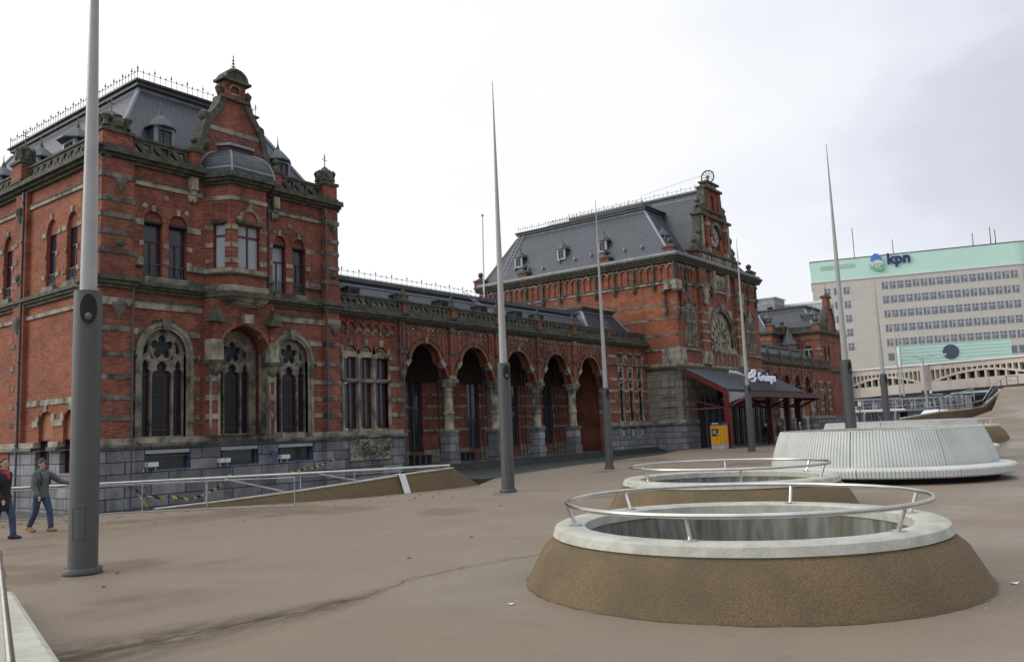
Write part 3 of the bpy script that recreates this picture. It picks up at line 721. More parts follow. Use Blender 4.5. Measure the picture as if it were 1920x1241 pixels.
    mb = MB(); mb.box(S, 39.15, 40.25, 2.3, 13.5, 0, .2, 'brick_side')
    for z in (3.1, 3.9, 4.7, 5.6, 6.6, 9.6, 10.4, 11.2): mb.box(S, 39.9, 40.3, z-.11, z+.11, 0, .23, 'dstone')
    mb.lathe(S(39.6, 7.55, .2), [(.01, -.5), (.12, -.4), (.22, -.2), (.28, 0), (.28, .3)], 'dstone', 8); mb.lathe(S(39.6, 12.6, .2), [(.01, -.5), (.12, -.4), (.2, -.2), (.26, 0), (.26, .2)], 'dstone', 8)
    mb.lathe(S(39.6, 9.3, .22), [(.12, 0), (.08, .1)], 'moss', 8); mb.ball(S(39.6, 9.62, .22), .2, 'moss')
    sp(mb, 'wall_pier')
    pedestal(15.9, 39.7, .7, 14.0, 14.85, 'shell', d=1.0, s=.6)
    balustrade(S, 33.3, 39.2, 14.0, 14.6, .1, pitch=.6); balustrade(S, 40.2, 51, 14.0, 14.6, .1, pitch=.6)
    downpipe(15.75, 39.35, LOWZ, 13.5); downpipe(17.0, 32.0, LOWZ, 8.2, .04); downpipe(26.95, 32.05, LOWZ, 13.4, .05); downpipe(23.72, 32.3, LOWZ, 13.4, .04)
    # boarded brick panel at the foot of the flank wall
    mb = MB(); mb.box(S, 40.35, 50, .25, 1.93, .12, .16, 'brick_side'); sp(mb, 'plinth_panel')
near_pavilion()
# ------------------------------------------------------------------ arcade wing between pavilion and hall
def pointed_bay(c, Z=0):     # lower outline of one arcade arch from right spring to left spring
    r = [(c+1.82, 5.15), (c+1.66, 5.6), (c+1.40, 6.0)]
    h = [(c+1.22*math.cos(R(t)), 6.05+1.12*math.sin(R(t))) for t in range(0, 181, 12)]
    h[7] = (c+.12, 7.20); h[8] = (c-.12, 7.20)
    return r+h+[(2*c-x, y) for x, y in r[::-1]]
def frieze(mb, fr, u0, u1, z0, z1, pitch, m='stone', n=.1, dark=True):
    k = int((u1-u0)/pitch); p = (u1-u0)/k
    for i in range(k):
        c = u0+p*(i+.5); hw = p*.34
        mb.strip(fr, arch(c, hw, z0, z0+(z1-z0)*.35, (z1-z0)*.5, 'round', 3)[2:], 0, -p*.13, 0, n, m)
        mb.panel(fr, [(c-p*.5, z0-.02), (c-p*.5+p*.2, z0-.02), (c-p*.44, z0-.16)], [], 0, n, m)
def wing_section_windows():
    F = fF(32.78); X0, X1 = 27.75, 32.75
    lights = [(29.05, .56), (30.12, .56), (31.22, .56)]
    wall(F, X0, X1, 2.3, 8.25, [rect(28.62, 31.68, 2.35, 6.2)]+[arch(c, w*.85, 6.2, 6.26, .46) for c, w in lights], .4, label='brick wall with a triple window between pavilion and arcade')
    wall(F, X0, X1, LOWZ, 1.95, [], .4, 'blue', 'plinth', n=.12)
    mb = MB(); mb.box(F, X0, X1+.1, 1.95, 2.08, -.05, .28, 'dstone'); mb.box(F, X0, X1+.1, 2.08, 2.3, -.05, .2, 'stone'); sp(mb, 'plinth_ledge')
    mb = MB()
    mb.panel(F, rect(28.42, 31.88, 2.3, 6.42), [rect(c-.46, c+.46, 2.4, 4.8) for c, w in lights]+[rect(c-.46, c+.46, 5.0, 6.15) for c, w in lights], -.25, .03, 'stone')
    for u in (28.5, 29.585, 30.67, 31.78): mb.tube([F(u, 2.32, .05), F(u, 6.2, .05)], .07, 'stone', 8); mb.box(F, u-.11, u+.11, 2.3, 2.5, 0, .14, 'stone'); mb.box(F, u-.11, u+.11, 6.05, 6.3, 0, .16, 'stone')
    mb.box(F, 28.42, 31.88, 4.82, 4.95, 0, .13, 'dstone')
    sp(mb, 'window_mullion')
    for c, w in lights:
        glass_win(F, rect(c-.45, c+.45, 2.42, 4.78), -.2, [(c-.02, c+.02, 2.42, 4.78), (c-.45, c+.45, 3.9, 3.94)]); glass_win(F, rect(c-.45, c+.45, 5.02, 6.12), -.2, [(c-.02, c+.02, 5.0, 6.1)])
    mb = MB()
    for c, w in lights:
        mb.panel(F, arch(c, .46, 6.3, 6.32, .42), [], -.2, -.08, 'dstone')
        for t in (20, 55, 90, 125, 160): mb.ball(F(c+.28*math.cos(R(t)), 6.36+.26*math.sin(R(t)), -.06), .07, 'stone', 6)
        mb.strip(F, arch(c, .46, 6.3, 6.32, .42)[2:], 0, -.14, 0, .05, 'brick')
        mb.panel(F, [(c-.08, 6.75), (c+.08, 6.75), (c+.13, 7.1), (c-.13, 7.1)], [], 0, .08, 'stone')
        for a in (-.55, .55): mb.panel(F, [(c+a-.12, 6.35), (c+a+.12, 6.35), (c+a, 6.75)], [], 0, .07, 'stone')
    bands(mb, F, [(28.0, 28.42), (31.88, 32.75)], (3.11, 3.91, 4.73, 5.62), .22, .035); bands(mb, F, [(28.0, 28.6)], (6.62,), .22, .035)
    mb.box(F, 27.95, 28.0+.25, 2.3, 8.2, 0, .06, 'brick')
    for i in range(7):
        c = 28.5+.58*i
        mb.strip(F, arch(c, .2, 7.5, 7.75, .22, 'round', 4)[2:], 0, -.08, 0, .12, 'brick'); mb.box(F, c-.29, c-.2, 7.5, 8.1, 0, .12, 'brick'); mb.box(F, c-.19, c+.19, 7.5, 7.68, 0, .05, 'dstone'); mb.box(F, c-.34, c-.22, 7.36, 7.5, 0, .12, 'stone')
    sp(mb, 'stone_trim')
    mb = MB(); mb.box(F, 28.78, 31.7, .8, 1.88, .12, .19, 'stone')
    random.seed(3)
    for i in range(150):
        u, v = random.uniform(28.85, 31.6), random.uniform(.86, 1.82); a = random.random() < .5
        mb.box(F, u, u+(.16 if a else .05), v, v+(.05 if a else .14), .19, .22+random.random()*.02, 'dstone')
    sp(mb, 'relief_panel', 'weathered carved stone relief panel set into the plinth')
    mb = MB(); frB = fF(32.55)
    for u in (32.15, 32.5): mb.tube([frB(u, 4.9, 0), frB(u, 9.7, 0)], .022, 'iron', 5)
    z = 5.0
    while z < 9.7: mb.tube([frB(32.15, z, 0), frB(32.5, z, 0)], .011, 'iron', 4); z += .28
    sp(mb, 'wall_ladder')
    downpipe(28.05, 32.6, LOWZ, 8.2, .045); downpipe(32.72, 32.55, LOWZ, 8.2, .045)
def parapet(X0, X1, peds, Y=32.7, tops='onion', style=1, step=False):
    F = fF(Y); mb = MB()
    cornice(mb, F, X0, X1, 8.22, [(.10, .12), (.12, .26), (.12, .38)]); mb.box(F, X0, X1, 8.56, 8.74, -.1, .16, 'moss'); sp(mb, 'cornice')
    e = [X0]+peds+[X1]
    for a, b in zip(e[:-1], e[1:]):
        a += .25; b -= .25
        if b-a < .6: continue
        m = (a+b)/2
        if b-a > 2.6: balustrade(F, a, m-.05, 8.76, 9.34, .08, th=.16, pitch=.36, style=style); balustrade(F, m+.05, b, 8.76, 9.34, .08, th=.16, pitch=.36, style=style)
        else: balustrade(F, a, b, 8.76, 9.34, .08, th=.16, pitch=.5, style=2)
    for p in peds: pedestal(p, Y, .42, 8.72, 9.3, tops, name='pedestal', s=.9)
def arcade(centres, X0, X1, Y=32.8, back=36.6, hidden=False):
    F = fF(Y); mb = MB()
    low = []
    for c in centres[::-1]: low += pointed_bay(c)
    outer = [(X0, 5.15)] + [(X0, 8.25), (X1, 8.25), (X1, 5.15)]
    outer = [(X0, 8.25), (X0, 5.15)]+low[::-1]+[(X1, 5.15), (X1, 8.25)]
    mb.panel(F, outer, [], -.55, 0, 'brick'); sp(mb, 'wall', 'brick wall over the pointed arches of the arcade')
    for c in centres:
        mb = MB(); L = pointed_bay(c)
        mb.strip(F, L, 0, -.20, -.3, .08, 'brick'); mb.strip(F, L[1:-1], -.22, -.30, 0, .13, 'moss')
        for sg in (-1, 1):
            mb.panel(F, [(c+sg*1.5, 5.78), (c+sg*1.2, 6.12), (c+sg*1.38, 6.32), (c+sg*1.68, 5.98)], [], -.3, .12, 'stone')
        mb.panel(F, [(c-.10, 7.12), (c+.10, 7.12), (c+.14, 7.5), (c-.14, 7.5)], [], -.2, .18, 'dstone')
        for sg in (-1, 1):
            for d in (.75, 1.1, 1.45, 1.78):
                z = 7.55-(.0 if d < .8 else (.35 if d < 1.2 else (.8 if d < 1.6 else 1.25)))
                mb.box(F, c+sg*d-.04, c+sg*d+.04, z, 7.62, 0, .07, 'brick')
        frieze(mb, F, c-1.85, c+1.85, 7.72, 8.12, .40, 'stone')
        sp(mb, 'arch_moulding')
    cols = [(a+b)/2 for a, b in zip(centres[:-1], centres[1:])]
    for u in cols:
        mb = MB(); cy = Y+.27
        c = lambda z: (u, cy, z)
        mb.box(ID, u-.42, u+.42, cy-.42, cy+.42, .0, .75, 'blue'); mb.box(ID, u-.36, u+.36, cy-.36, cy+.36, .75, 2.0, 'blue')
        mb.box(ID, u-.42, u+.42, cy-.42, cy+.42, 2.0, 2.16, 'dstone')
        mb.lathe(c(2.16), [(.36, 0), (.36, .08), (.30, .16), (.29, .9), (.34, .95), (.34, 1.05), (.28, 1.1), (.27, 2.25), (.33, 2.32), (.30, 2.38), (.40, 2.6), (.5, 2.78)], 'stone', 14)
        mb.box(ID, u-.46, u+.46, cy-.46, cy+.46, 4.92, 5.16, 'dstone')
        for a in range(8):
            t = a*PI/4; mb.ball((u+.42*math.cos(t), cy+.42*math.sin(t), 4.78), .10, 'dstone', 6)
        sp(mb, 'column')
        mb = MB(); mb.box(F, u-.17, u+.17, 5.3, 8.22, 0, .16, 'brick'); mb.box(F, u-.22, u+.22, 5.12, 5.36, 0, .24, 'stone'); mb.box(F, u-.24, u+.24, 6.6, 6.78, 0, .26, 'moss'); mb.box(F, u-.22, u+.22, 7.9, 8.2, 0, .22, 'dstone')
        sp(mb, 'arch_shaft')
    for u, s in ((X0, 1), (X1, -1)):
        mb = MB(); a, b = (u, u+.26) if s > 0 else (u-.26, u)
        mb.box(F, a, b, 0, 5.15, -.5, -.01, 'brick')
        mb.box(F, u-.22, u+.22, 5.3, 8.22, 0, .2, 'brick'); mb.box(F, u-.28, u+.28, 6.5, 6.7, 0, .3, 'moss'); mb.lathe(F(u, 5.5, .12), [(.01, -.6), (.12, -.4), (.2, -.1), (.26, .1)], 'dstone', 8)
        for z in (3.11, 3.91, 4.73): mb.box(F, a-.02, b+.02, z-.11, z+.11, -.5, .02, 'stone')
        sp(mb, 'wall_pier')
    # loggia behind
    B = fF(back); nW = []
    for i, c in enumerate(centres):
        nW.append((c-1.35 if i < 2 else c-.2, .62, i))
    hl = [rect(c-w, c+w, .9, 5.6) for c, w, i in nW]
    w = wall(B, X0-.3, X1+4, 0, 7.5, hl, .3, label='banded brick wall at the back of the arcade')
    mb = MB(); e = [X0-.3]+[x for c, w_, i in nW for x in (c-w_, c+w_)]+[X1+4]
    seg = list(zip(e[::2], e[1::2]))
    bands(mb, B, seg, (3.0, 3.75, 4.5), .13, .02)
    for a, b in seg: mb.box(B, a, b, 2.15, 2.3, 0, .1, 'stone'); mb.box(B, a, b, 2.05, 2.15, 0, .06, 'moss'); mb.box(B, a, b, 0, 1.0, 0, .08, 'ashlar')
    sp(mb, 'stone_trim')
    for c, w_, i in nW:
        o = glass_win(B, rect(c-w_, c+w_, .9, 5.6), -.2, [(c-.05, c+.05, .9, 5.6), (c-w_, c+w_, 3.6, 3.7)], frame='iron', fw=.07, name='loggia_window')
    mb = MB()
    for c in centres:
        for d in (.75, 1.15): mb.tube([B(c+d, .3, .12), B(c+d, 7.2, .12)], .045, 'iron', 6)
    sp(mb, 'downpipe')
    mb = MB(); mb.box(ID, X0-.3, X1+4, Y+.5, back, 7.25, 7.4, 'painted_shade'); mb.box(fF(back), X0-.3, X1+4, 5.25, 7.25, 0, .04, 'painted_shade'); mb.box(ID, X0-.3, X1+4, Y+.56, Y+.6, 7.2-.0, 8.6, 'painted_shade'); sp(mb, 'loggia_ceiling')  # ceiling and upper back wall coloured dark to imitate vault shade
    mb = MB(); mb.box(ID, X0-.1, X1+.1, Y-.25, back, -.55, .22, 'dstone'); sp(mb, 'loggia_floor')
    mb = MB(); mb.box(ID, X0-.3, X0-.05, Y, back, 0, 8, 'brick'); sp(mb, 'wall')
    mb = MB(); mb.box(ID, X1+.3, X1+.5, Y+.42, back+.3, 0, 8, 'brick'); sp(mb, 'wall')
def flank_windows(X0, X1, centres, Y=32.8, vents=True):
    F = fF(Y); hw = .36
    wall(F, X0, X1, 2.3, 8.25, [rect(c-hw, c+hw, 2.3, 6.6) for c in centres], .4, label='brick wall with narrow traceried lights beside the hall')
    wall(F, X0, X1, -.3, 1.95, [rect(c-.36, c+.36, 1.12, 1.82) for c in centres], .4, 'blue', 'plinth', n=.12)
    mb = MB(); mb.box(F, X0, X1, 1.95, 2.08, -.05, .28, 'dstone'); mb.box(F, X0, X1, 2.08, 2.3, -.05, .2, 'stone'); sp(mb, 'plinth_ledge')
    for c in centres:
        mb = MB(); mb.panel(F, rect(c-.42, c+.42, 2.3, 6.7), [rect(c-.31, c+.31, 2.4, 4.75), lancet(c, .3, 4.95, 5.3, .32), lancet(c, .3, 5.75, 6.2, .3)], -.12, .05, 'stone')
        for z in (2.7, 3.5, 4.3): 
            for sg in (-1, 1): mb.box(F, c+sg*.42-.08, c+sg*.42+.08, z, z+.35, 0, .07, 'brick')
        w = sp(mb, 'tracery_window'); g = MB(); g.box(F, c-.36, c+.36, 2.3, 6.6, -.2, -.16, 'glass_dark'); g.build('pane', w)
        v = MB(); v.box(F, c-.36, c+.36, 1.12, 1.82, -.1, -.04, 'bluep'); v.box(F, c-.26, c+.26, 1.2, 1.72, -.04, -.02, 'lightgrey'); sp(v, 'cellar_vent')
    mb = MB()
    mb.box(F, X0+.3, X1, 6.72, 6.85, 0, .14, 'dstone')
    for c in centres:
        for d in (-.25, .0, .25): mb.strip(F, arch(c+d, .08, 7.4, 7.62, .1, 'round', 3)[2:], 0, -.05, 0, .08, 'stone'); mb.box(F, c+d-.07, c+d+.07, 7.4, 7.62, 0, .02, 'dark')
        mb.box(F, c-.5, c-.42, 6.85, 7.5, 0, .08, 'stone'); mb.box(F, c+.42, c+.5, 6.85, 7.5, 0, .08, 'stone')
    e = [X0]+[x for c in centres for x in (c-.5, c+.5)]+[X1]
    bands(mb, F, list(zip(e[::2], e[1::2])), (3.11, 3.91, 4.73, 5.62, 7.4), .2, .03)
    sp(mb, 'stone_trim')
wing_section_windows()
AC = [34.72, 39.05, 43.5, 47.95, 52.3]
arcade(AC, 32.75, 54.45)
flank_windows(54.45, 61.0, [56.75, 58.25, 59.75])
parapet(27.85, 61.0, [32.95, 36.98, 41.3, 45.75, 50.1, 54.9])
# shallow slate roof of the wing
def wing_roof(X0, X1, Y=32.8):
    mb = MB(); V = [(X0, Y+.5, 8.7), (X1, Y+.5, 8.7), (X1, Y+2.0, 10.6), (X0, Y+2.0, 10.6)]
    mb.add(V, [(0, 1, 2, 3)], 'slate'); mb.panel(ID, rect(X0, X1, Y+1.85, Y+9), [], 10.62, 10.85, 'dlead'); mb.panel(ID, rect(X0, X1, Y+.0, Y+.6), [], 8.45, 8.6, 'dlead')
    mb.tube([(X0, Y+1.75, 10.32), (X1, Y+1.75, 10.32)], .035, 'lead', 5)
    for u in (30.2, 33.9, 37.5, 41.2, 45.0, 47.5):
        if X0 < u < X1: mb.box(fF(Y+.9), u-.4, u+.4, 9.45, 10.0, -.6, .05, 'dlead'); mb.box(fF(Y+.9), u-.46, u+.46, 10.0, 10.06, -.8, .12, 'dlead'); mb.box(fF(Y+.9), u-.3, u+.3, 9.52, 9.92, .05, .06, 'dark')
    sp(mb, 'roof', 'low slate roof behind the parapet of the arcade')
    cresting([(X0, Y+1.95, 10.85), (X1, Y+1.95, 10.85)], .5, sp_=.42)
wing_roof(27.75, 54.0)
mansard(53.7, 61.4, 33.4, 41, 8.7, 1.5, 1.7, 11.1, lip=.3, label='small slate mansard between arcade and hall')
cresting([(55.2, 39, 11.5), (55.2, 35.1, 11.5), (60.8, 35.1, 11.5)], .5)
mb = MB(); mb.tube([(43.5, 35.5, 9.0), (43.7, 35.5, 16.85)], .06, 'white', 8, r1=.045); mb.ball((43.7, 35.5, 16.87), .1, 'lightgrey'); sp(mb, 'flagpole')
mb = MB()
for d in (0, .4): mb.tube([(40.6+d, 34.9, 11.1), (42.7+d, 33.2, 8.8)], .022, 'lightgrey', 4)
for i in range(10): t = i/9; mb.tube([(40.6+2.1*t, 34.9-1.7*t, 11.1-2.3*t), (41.0+2.1*t, 34.9-1.7*t, 11.1-2.3*t)], .014, 'lightgrey', 4)
sp(mb, 'roof_ladder')

# ------------------------------------------------------------------ central hall
def hall():
    YF, X0, X1, YB = 29.8, 61.15, 78.9, 50.4; F = fF(YF); S = fS(X0)
    bigA = arch(69.75, 2.35, 8.35, 9.45, 2.35)
    wall(F, X0, X1, 6.9, 15.3, [bigA, rect(62.62, 64.48, 8.4, 11.35), rect(75.37, 77.23, 8.4, 11.35)], .5, label='tall brick front of the central hall')
    wall(S, YF, YB, 6.9, 15.3, [], .4, 'brick_side', label='banded brick flank of the central hall')
    mb = MB(); mb.box(fS(X1), YF+.01, YB, 0, 15.3, -.0, .4, 'brick'); sp(mb, 'wall')
    # rusticated stone ground storey
    wall(F, X0-.1, X1+.1, 2.3, 6.3, [rect(63.9, 64.35, 2.5, 4.2), rect(64.6, 65.05, 2.5, 4.2), rect(65.3, 65.75, 2.5, 4.2), rect(67.6, 72, 2.3, 5.6)], .5, 'ashlar', 'wall', 'pale rusticated stone ground storey of the hall', n=.12)
    mb = MB(); mb.box(fF(YF+.4), 63.8, 72.2, 2.3, 5.8, -.1, 0, 'glass'); sp(mb, 'entrance_glazing')
    wall(S, YF, 34, 2.3, 6.3, [], .4, 'ashlar', 'wall', n=.12)
    mb = MB()
    for z in (2.5, 3.3, 4.1, 4.9): mb.box(F, 61.6, 62.9, z+.08, z+.6, .12, .2, 'ashlar'); mb.box(S, 30.3, 31.6, z+.08, z+.6, .12, .2, 'ashlar')
    sp(mb, 'quoin')
    wall(F, X0-.3, X1+.3, -.3, 1.95, [], .4, 'blue', 'plinth', n=.3); wall(S, YF-.3, 33, -.3, 1.95, [], .4, 'blue', 'plinth', n=.28)
    mb = MB()
    for fr, a, b in ((F, X0-.35, X1+.3), (S, YF-.35, 33)): mb.box(fr, a, b, 1.95, 2.1, -.1, .42, 'dstone'); mb.box(fr, a, b, 2.1, 2.3, -.1, .32, 'stone')
    for fr, a, b in ((F, X0-.3, X1+.3), (S, YF-.3, 34)):
        mb.box(fr, a, b, 6.3, 6.45, -.1, .2, 'dstone'); mb.box(fr, a, b, 6.45, 6.65, -.1, .38, 'moss'); mb.box(fr, a, b, 6.65, 6.9, -.1, .14, 'stone')
        mb.box(fr, a+.15, b if b < 40 else b-.2, 7.98, 8.16, -.1, .13, 'stone'); mb.box(fr, a+.15, b if b < 40 else b-.2, 8.16, 8.22, -.1, .17, 'dstone')
    mb.box(F, X0-.16, X0+1.0, 6.9, 7.98, 0, .16, 'stone'); mb.box(S, YF-.16, YF+1.5, 6.9, 7.98, 0, .16, 'stone')
    sp(mb, 'string_course')
    mb = MB()
    bands(mb, S, [(YF, YB)], (9.2, 10.55, 11.8), .17, .02, 'dstone'); bands(mb, F, [(X0, 62.4), (64.75, 67.3), (72.6, 75.2), (77.4, X1)], (9.2, 10.55, 11.8), .17, .02, 'dstone')
    sp(mb, 'stone_trim')
    # machicolated frieze, string and cornice
    mb = MB()
    for fr, a, b in ((F, X0-.1, X1+.1), (S, YF, YB)):
        mb.box(fr, a, b, 13.45, 13.65, -.05, .1, 'stone'); mb.box(fr, a, b, 13.65, 13.74, -.05, .18, 'moss')
        mb.box(fr, a-.2, b+.2, 15.2, 15.38, -.1, .3, 'moss'); mb.box(fr, a-.35, b+.2, 15.38, 15.55, -.1, .45, 'moss'); mb.box(fr, a-.5, b+.2, 15.55, 15.72, -.1, .6, 'moss')
        mb.box(fr, a-.35, b, 15.72, 15.95, -.1, .42, 'lead')
    sp(mb, 'cornice')
    for fr, a, b in ((F, X0, X1), (S, YF, YB)):
        mb = MB(); k = int((b-a)/.62); p = (b-a)/k
        for i in range(k):
            c = a+p*(i+.5)
            if fr is F and 64.9 < c < 74.4: continue
            mb.strip(fr, arch(c, p*.36, 14.5, 14.75, p*.36, 'round', 3)[2:], 0, -.10, 0, .12, 'stone')
            mb.box(fr, c-p*.5-.06, c-p*.5+.06, 13.75, 14.7, 0, .1, 'brick'); mb.box(fr, c-p*.5-.1, c-p*.5+.1, 14.68, 14.86, 0, .15, 'dstone')
            if i % 3 == 0: mb.box(fr, c-p*.5-.09, c-p*.5+.09, 13.3, 15.2, 0, .2, 'moss'); mb.lathe(fr(c-p*.5, 13.2, .08), [(.01, -.4), (.12, -.2), (.2, .1)], 'moss', 6)
        sp(mb, 'frieze')
    mb = MB()
    for u, v in ((X0, YF),):
        mb.box(ID, X0-.28, X0+.7, YF-.28, YF+.9, 12.9, 13.65, 'stone')
        for x, y in ((X0+.75, YF-.15), (X0-.15, YF+1.0), (X0-.12, YF-.12)):
            mb.tube([(x, y, 11.4), (x, y, 12.9)], .13, 'brick', 8); mb.lathe((x, y, 11.0), [(.01, -.3), (.15, 0), (.28, .25), (.28, .42)], 'dstone', 8); mb.box(ID, x-.22, x+.22, y-.22, y+.22, 12.7, 12.9, 'dstone')
    sp(mb, 'corner_colonnette')
    for cx, cy in ((X0+.45, YF+.45), (X1-.45, YF+.45), (X0+.3, 36.3), (X0+.3, 45.1), (X0+.3, 50.4)):
        pedestal(cx, cy, .95, 15.7, 16.35, 'ball', s=.85, name='corner_pedestal')
    # side windows with crocketed heads
    for c in (63.55, 76.3):
        mb = MB(); mb.panel(F, rect(c-1.0, c+1.0, 8.35, 11.4), [rect(c+d-.22, c+d+.22, a, b) for d in (-.6, 0, .6) for a, b in ((8.5, 10.3), (10.5, 11.2))], -.3, .05, 'stone')
        for d in (-.92, -.3, .3, .92): mb.tube([F(c+d, 8.4, .06), F(c+d, 11.3, .06)], .07, 'dstone', 6)
        mb.panel(F, [(c-1.1, 11.4), (c+1.1, 11.4), (c+.85, 11.75), (c+.4, 11.8), (c, 12.7), (c-.4, 11.8), (c-.85, 11.75)], [], 0, .14, 'dstone')
        for d in (-1.0, 1.0): mb.lathe(F(c+d, 11.4, .1), [(.12, 0), (.1, .4), (.01, .8)], 'moss', 6)
        w = sp(mb, 'crocketed_window'); g = MB(); g.box(F, c-1.0, c+1.0, 8.35, 11.4, -.38, -.32, 'glass'); g.build('pane', w)
    # great arched window
    hs = []
    cx, cz = 69.75, 8.75
    def wedge(r0, r1, t, dt):
        return [(cx+r*math.cos(R(a)), cz+r*1.0*math.sin(R(a))) for r, a in ((r0, t-dt*.5), (r1*.86, t-dt), (r1, t), (r1*.86, t+dt), (r0, t+dt*.5))]
    for t in (15, 45, 75, 105, 135, 165): hs.append(wedge(.45, 1.25, t, 9))
    for t in (12, 33, 55, 125, 147, 168): hs.append(wedge(1.42, 2.05 if t in (12, 168) else 2.0, t, 6))
    for t in (72, 90, 108): hs.append(wedge(1.45, 2.55 if t == 90 else 2.3, t, 6))
    mb = MB(); mb.panel(F, arch(cx, 2.3, 8.35, 9.45, 2.3), hs, -.35, -.15, 'stone')
    for r in (.4, 1.33): mb.strip(F, [(cx+r*math.cos(R(t)), cz+r*math.sin(R(t))) for t in range(0, 181, 12)], -.05, .05, -.15, -.06, 'stone')
    mb.box(F, cx-2.3, cx+2.3, 8.35, 8.6, -.3, -.05, 'stone'); w = sp(mb, 'great_arched_window', 'large pointed traceried window over the entrance')
    g = MB(); g.panel(F, arch(cx, 2.3, 8.35, 9.45, 2.3), [], -.45, -.4, 'glass'); g.build('pane', w)
    mb = MB(); A = arch(cx, 2.35, 8.35, 9.45, 2.35); line = [A[1]]+A[2:]+[A[0]]
    mb.strip(F, line, 0, -.22, -.1, .1, 'stone'); mb.strip(F, line, -.22, -.4, -.1, .2, 'dstone'); mb.panel(F, [(cx-.14, 11.7), (cx+.14, 11.7), (cx+.3, 12.35), (cx-.3, 12.35)], [], 0, .3, 'dstone')
    mb.box(F, cx-2.7, cx+2.7, 8.1, 8.35, 0, .2, 'stone'); mb.box(F, cx-2.7, cx+2.7, 6.95, 8.1, -.05, .06, 'brick')
    for i in range(6): u = cx-2.3+i*.92; mb.box(F, u-.05, u+.05, 6.95, 8.1, 0, .12, 'stone')
    for sg in (-1, 1): mb.panel(F, [(cx+sg*2.5, 12.0), (cx+sg*1.5, 12.0), (cx+sg*2.5, 10.7)], [], 0, .06, 'stone')
    sp(mb, 'window_surround')
    # pilasters
    for u in (66.0, 73.6):
        mb = MB(); mb.box(F, u-.7, u+.7, 6.9, 15.2, 0, .28, 'brick')
        for z in (8.9, 9.7, 10.5, 11.3): mb.box(F, u-.72, u+.72, z-.1, z+.1, 0, .31, 'stone')
        mb.box(F, u-.5, u+.5, 12.1, 13.9, 0, .45, 'dstone'); mb.box(F, u-.3, u+.3, 12.0, 13.5, .45, .6, 'stone'); mb.box(F, u-.8, u+.8, 13.5, 13.8, 0, .5, 'dstone'); mb.box(F, u-.8, u+.8, 6.9, 8.0, 0, .36, 'stone')
        sp(mb, 'pilaster')
    mb = MB()
    for u in (68.2, 71.2): mb.box(F, u-.2, u+.2, 13.2, 15.2, 0, .4, 'stone'); mb.lathe(F(u, 13.1, .15), [(.01, -.5), (.14, -.1), (.2, .1)], 'stone', 6)
    mb.panel(F, rect(68.4, 71.0, 13.4, 15.0), [], 0, .15, 'stone')
    for i in range(14): u = 68.55+.17*i; mb.box(F, u, u+.06, 13.6+.3*(i % 3), 14.0+.3*(i % 3), .15, .2, 'dstone')
    sp(mb, 'heraldic_panel')
    # great stepped gable
    G = fF(YF-.05); gx = 69.55
    mb = MB()
    mb.box(G, gx-4.4, gx+4.6, 15.95, 16.6, -.6, .1, 'brick')
    k = 3
    mb.panel(G, rect(gx-3.0, gx+3.0, 16.6, 20.05), [arch(gx+.15, .95, 17.3, 18.45, 1.15)], -.6, .05, 'brick')
    mb.box(G, gx-2.2, gx+2.2, 20.05, 20.75, -.6, .02, 'brick'); mb.panel(G, rect(gx-1.45, gx+1.45, 20.75, 22.75), [arch(gx+.05, .38, 21.0, 22.0, .38)], -.6, 0, 'brick')
    mb.box(G, gx-.5, gx+.6, 21, 22.4, -.4, -.2, 'brick')
    sp(mb, 'gable', 'tall stepped clock gable over the entrance')
    mb = MB()
    for i in range(3):
        a = gx-3.9+i*2.7
        mb.panel(G, rect(a, a+2.3, 16.0, 16.55), [[(a+.2+.48*j, 16.06), (a+.5+.48*j, 16.06), (a+.35+.48*j, 16.48)] for j in range(4)], .1, .22, 'stone')
    for x0, x1, z, p in ((gx-4.7, gx+4.9, 16.6, .35), (gx-3.4, gx+3.4, 20.05, .3), (gx-2.4, gx+2.4, 20.7, .2), (gx-1.8, gx+1.8, 22.75, .3)): mb.box(G, x0, x1, z, z+.2, -.7, p, 'moss')
    for sg in (-1, 1):
        c = lambda a: gx+sg*a
        sc_ = [(c(4.4), 16.8), (c(4.1), 17.1), (c(3.5), 17.9), (c(3.25), 18.7), (c(3.2), 20.0), (c(2.95), 20.0), (c(2.95), 16.8)]
        mb.panel(G, sc_, [], -.6, .1, 'moss')
        mb.panel(G, [(c(2.9), 20.25), (c(2.75), 20.9), (c(2.3), 21.2), (c(1.9), 21.5), (c(1.75), 22.7), (c(1.45), 22.7), (c(1.45), 20.25)], [], -.6, .1, 'moss')
        mb.lathe(G(c(2.7), 20.9, -.2), [(.3, 0), (.2, .3), (.3, .5), (.01, .9)], 'moss', 8)
        for z in (17.2, 18.6): mb.lathe(G(c(3.3), z, .0), [(.01, -.4), (.25, -.2), (.28, .1), (.1, .4)], 'moss', 8)
        mb.box(G, c(1.9)-.16, c(1.9)+.16, 16.8, 20.0, 0, .3, 'brick'); mb.box(G, c(1.9)-.22, c(1.9)+.22, 19.2, 19.5, 0, .4, 'stone'); mb.box(G, c(1.9)-.22, c(1.9)+.22, 16.8, 17.2, 0, .4, 'stone')
        mb.box(G, c(2.75)-.16, c(2.75)+.16, 16.8, 20.0, 0, .2, 'stone')
        mb.box(G, c(1.25)-.12, c(1.25)+.12, 20.95, 22.7, 0, .14, 'brick')
        mb.lathe(G(c(4.15), 16.8, -.1), [(.3, 0), (.3, .3), (.14, .5), (.26, .8), (.01, 1.3)], 'moss', 8)
    mb.strip(G, arch(gx+.15, .95, 17.3, 18.45, 1.15)[2:], 0, -.25, 0, .2, 'dstone')
    mb.box(G, gx-1.0, gx+1.0, 22.95, 23.35, -.6, .05, 'stone'); mb.box(G, gx-1.3, gx+1.3, 23.35, 23.5, -.65, .25, 'moss')
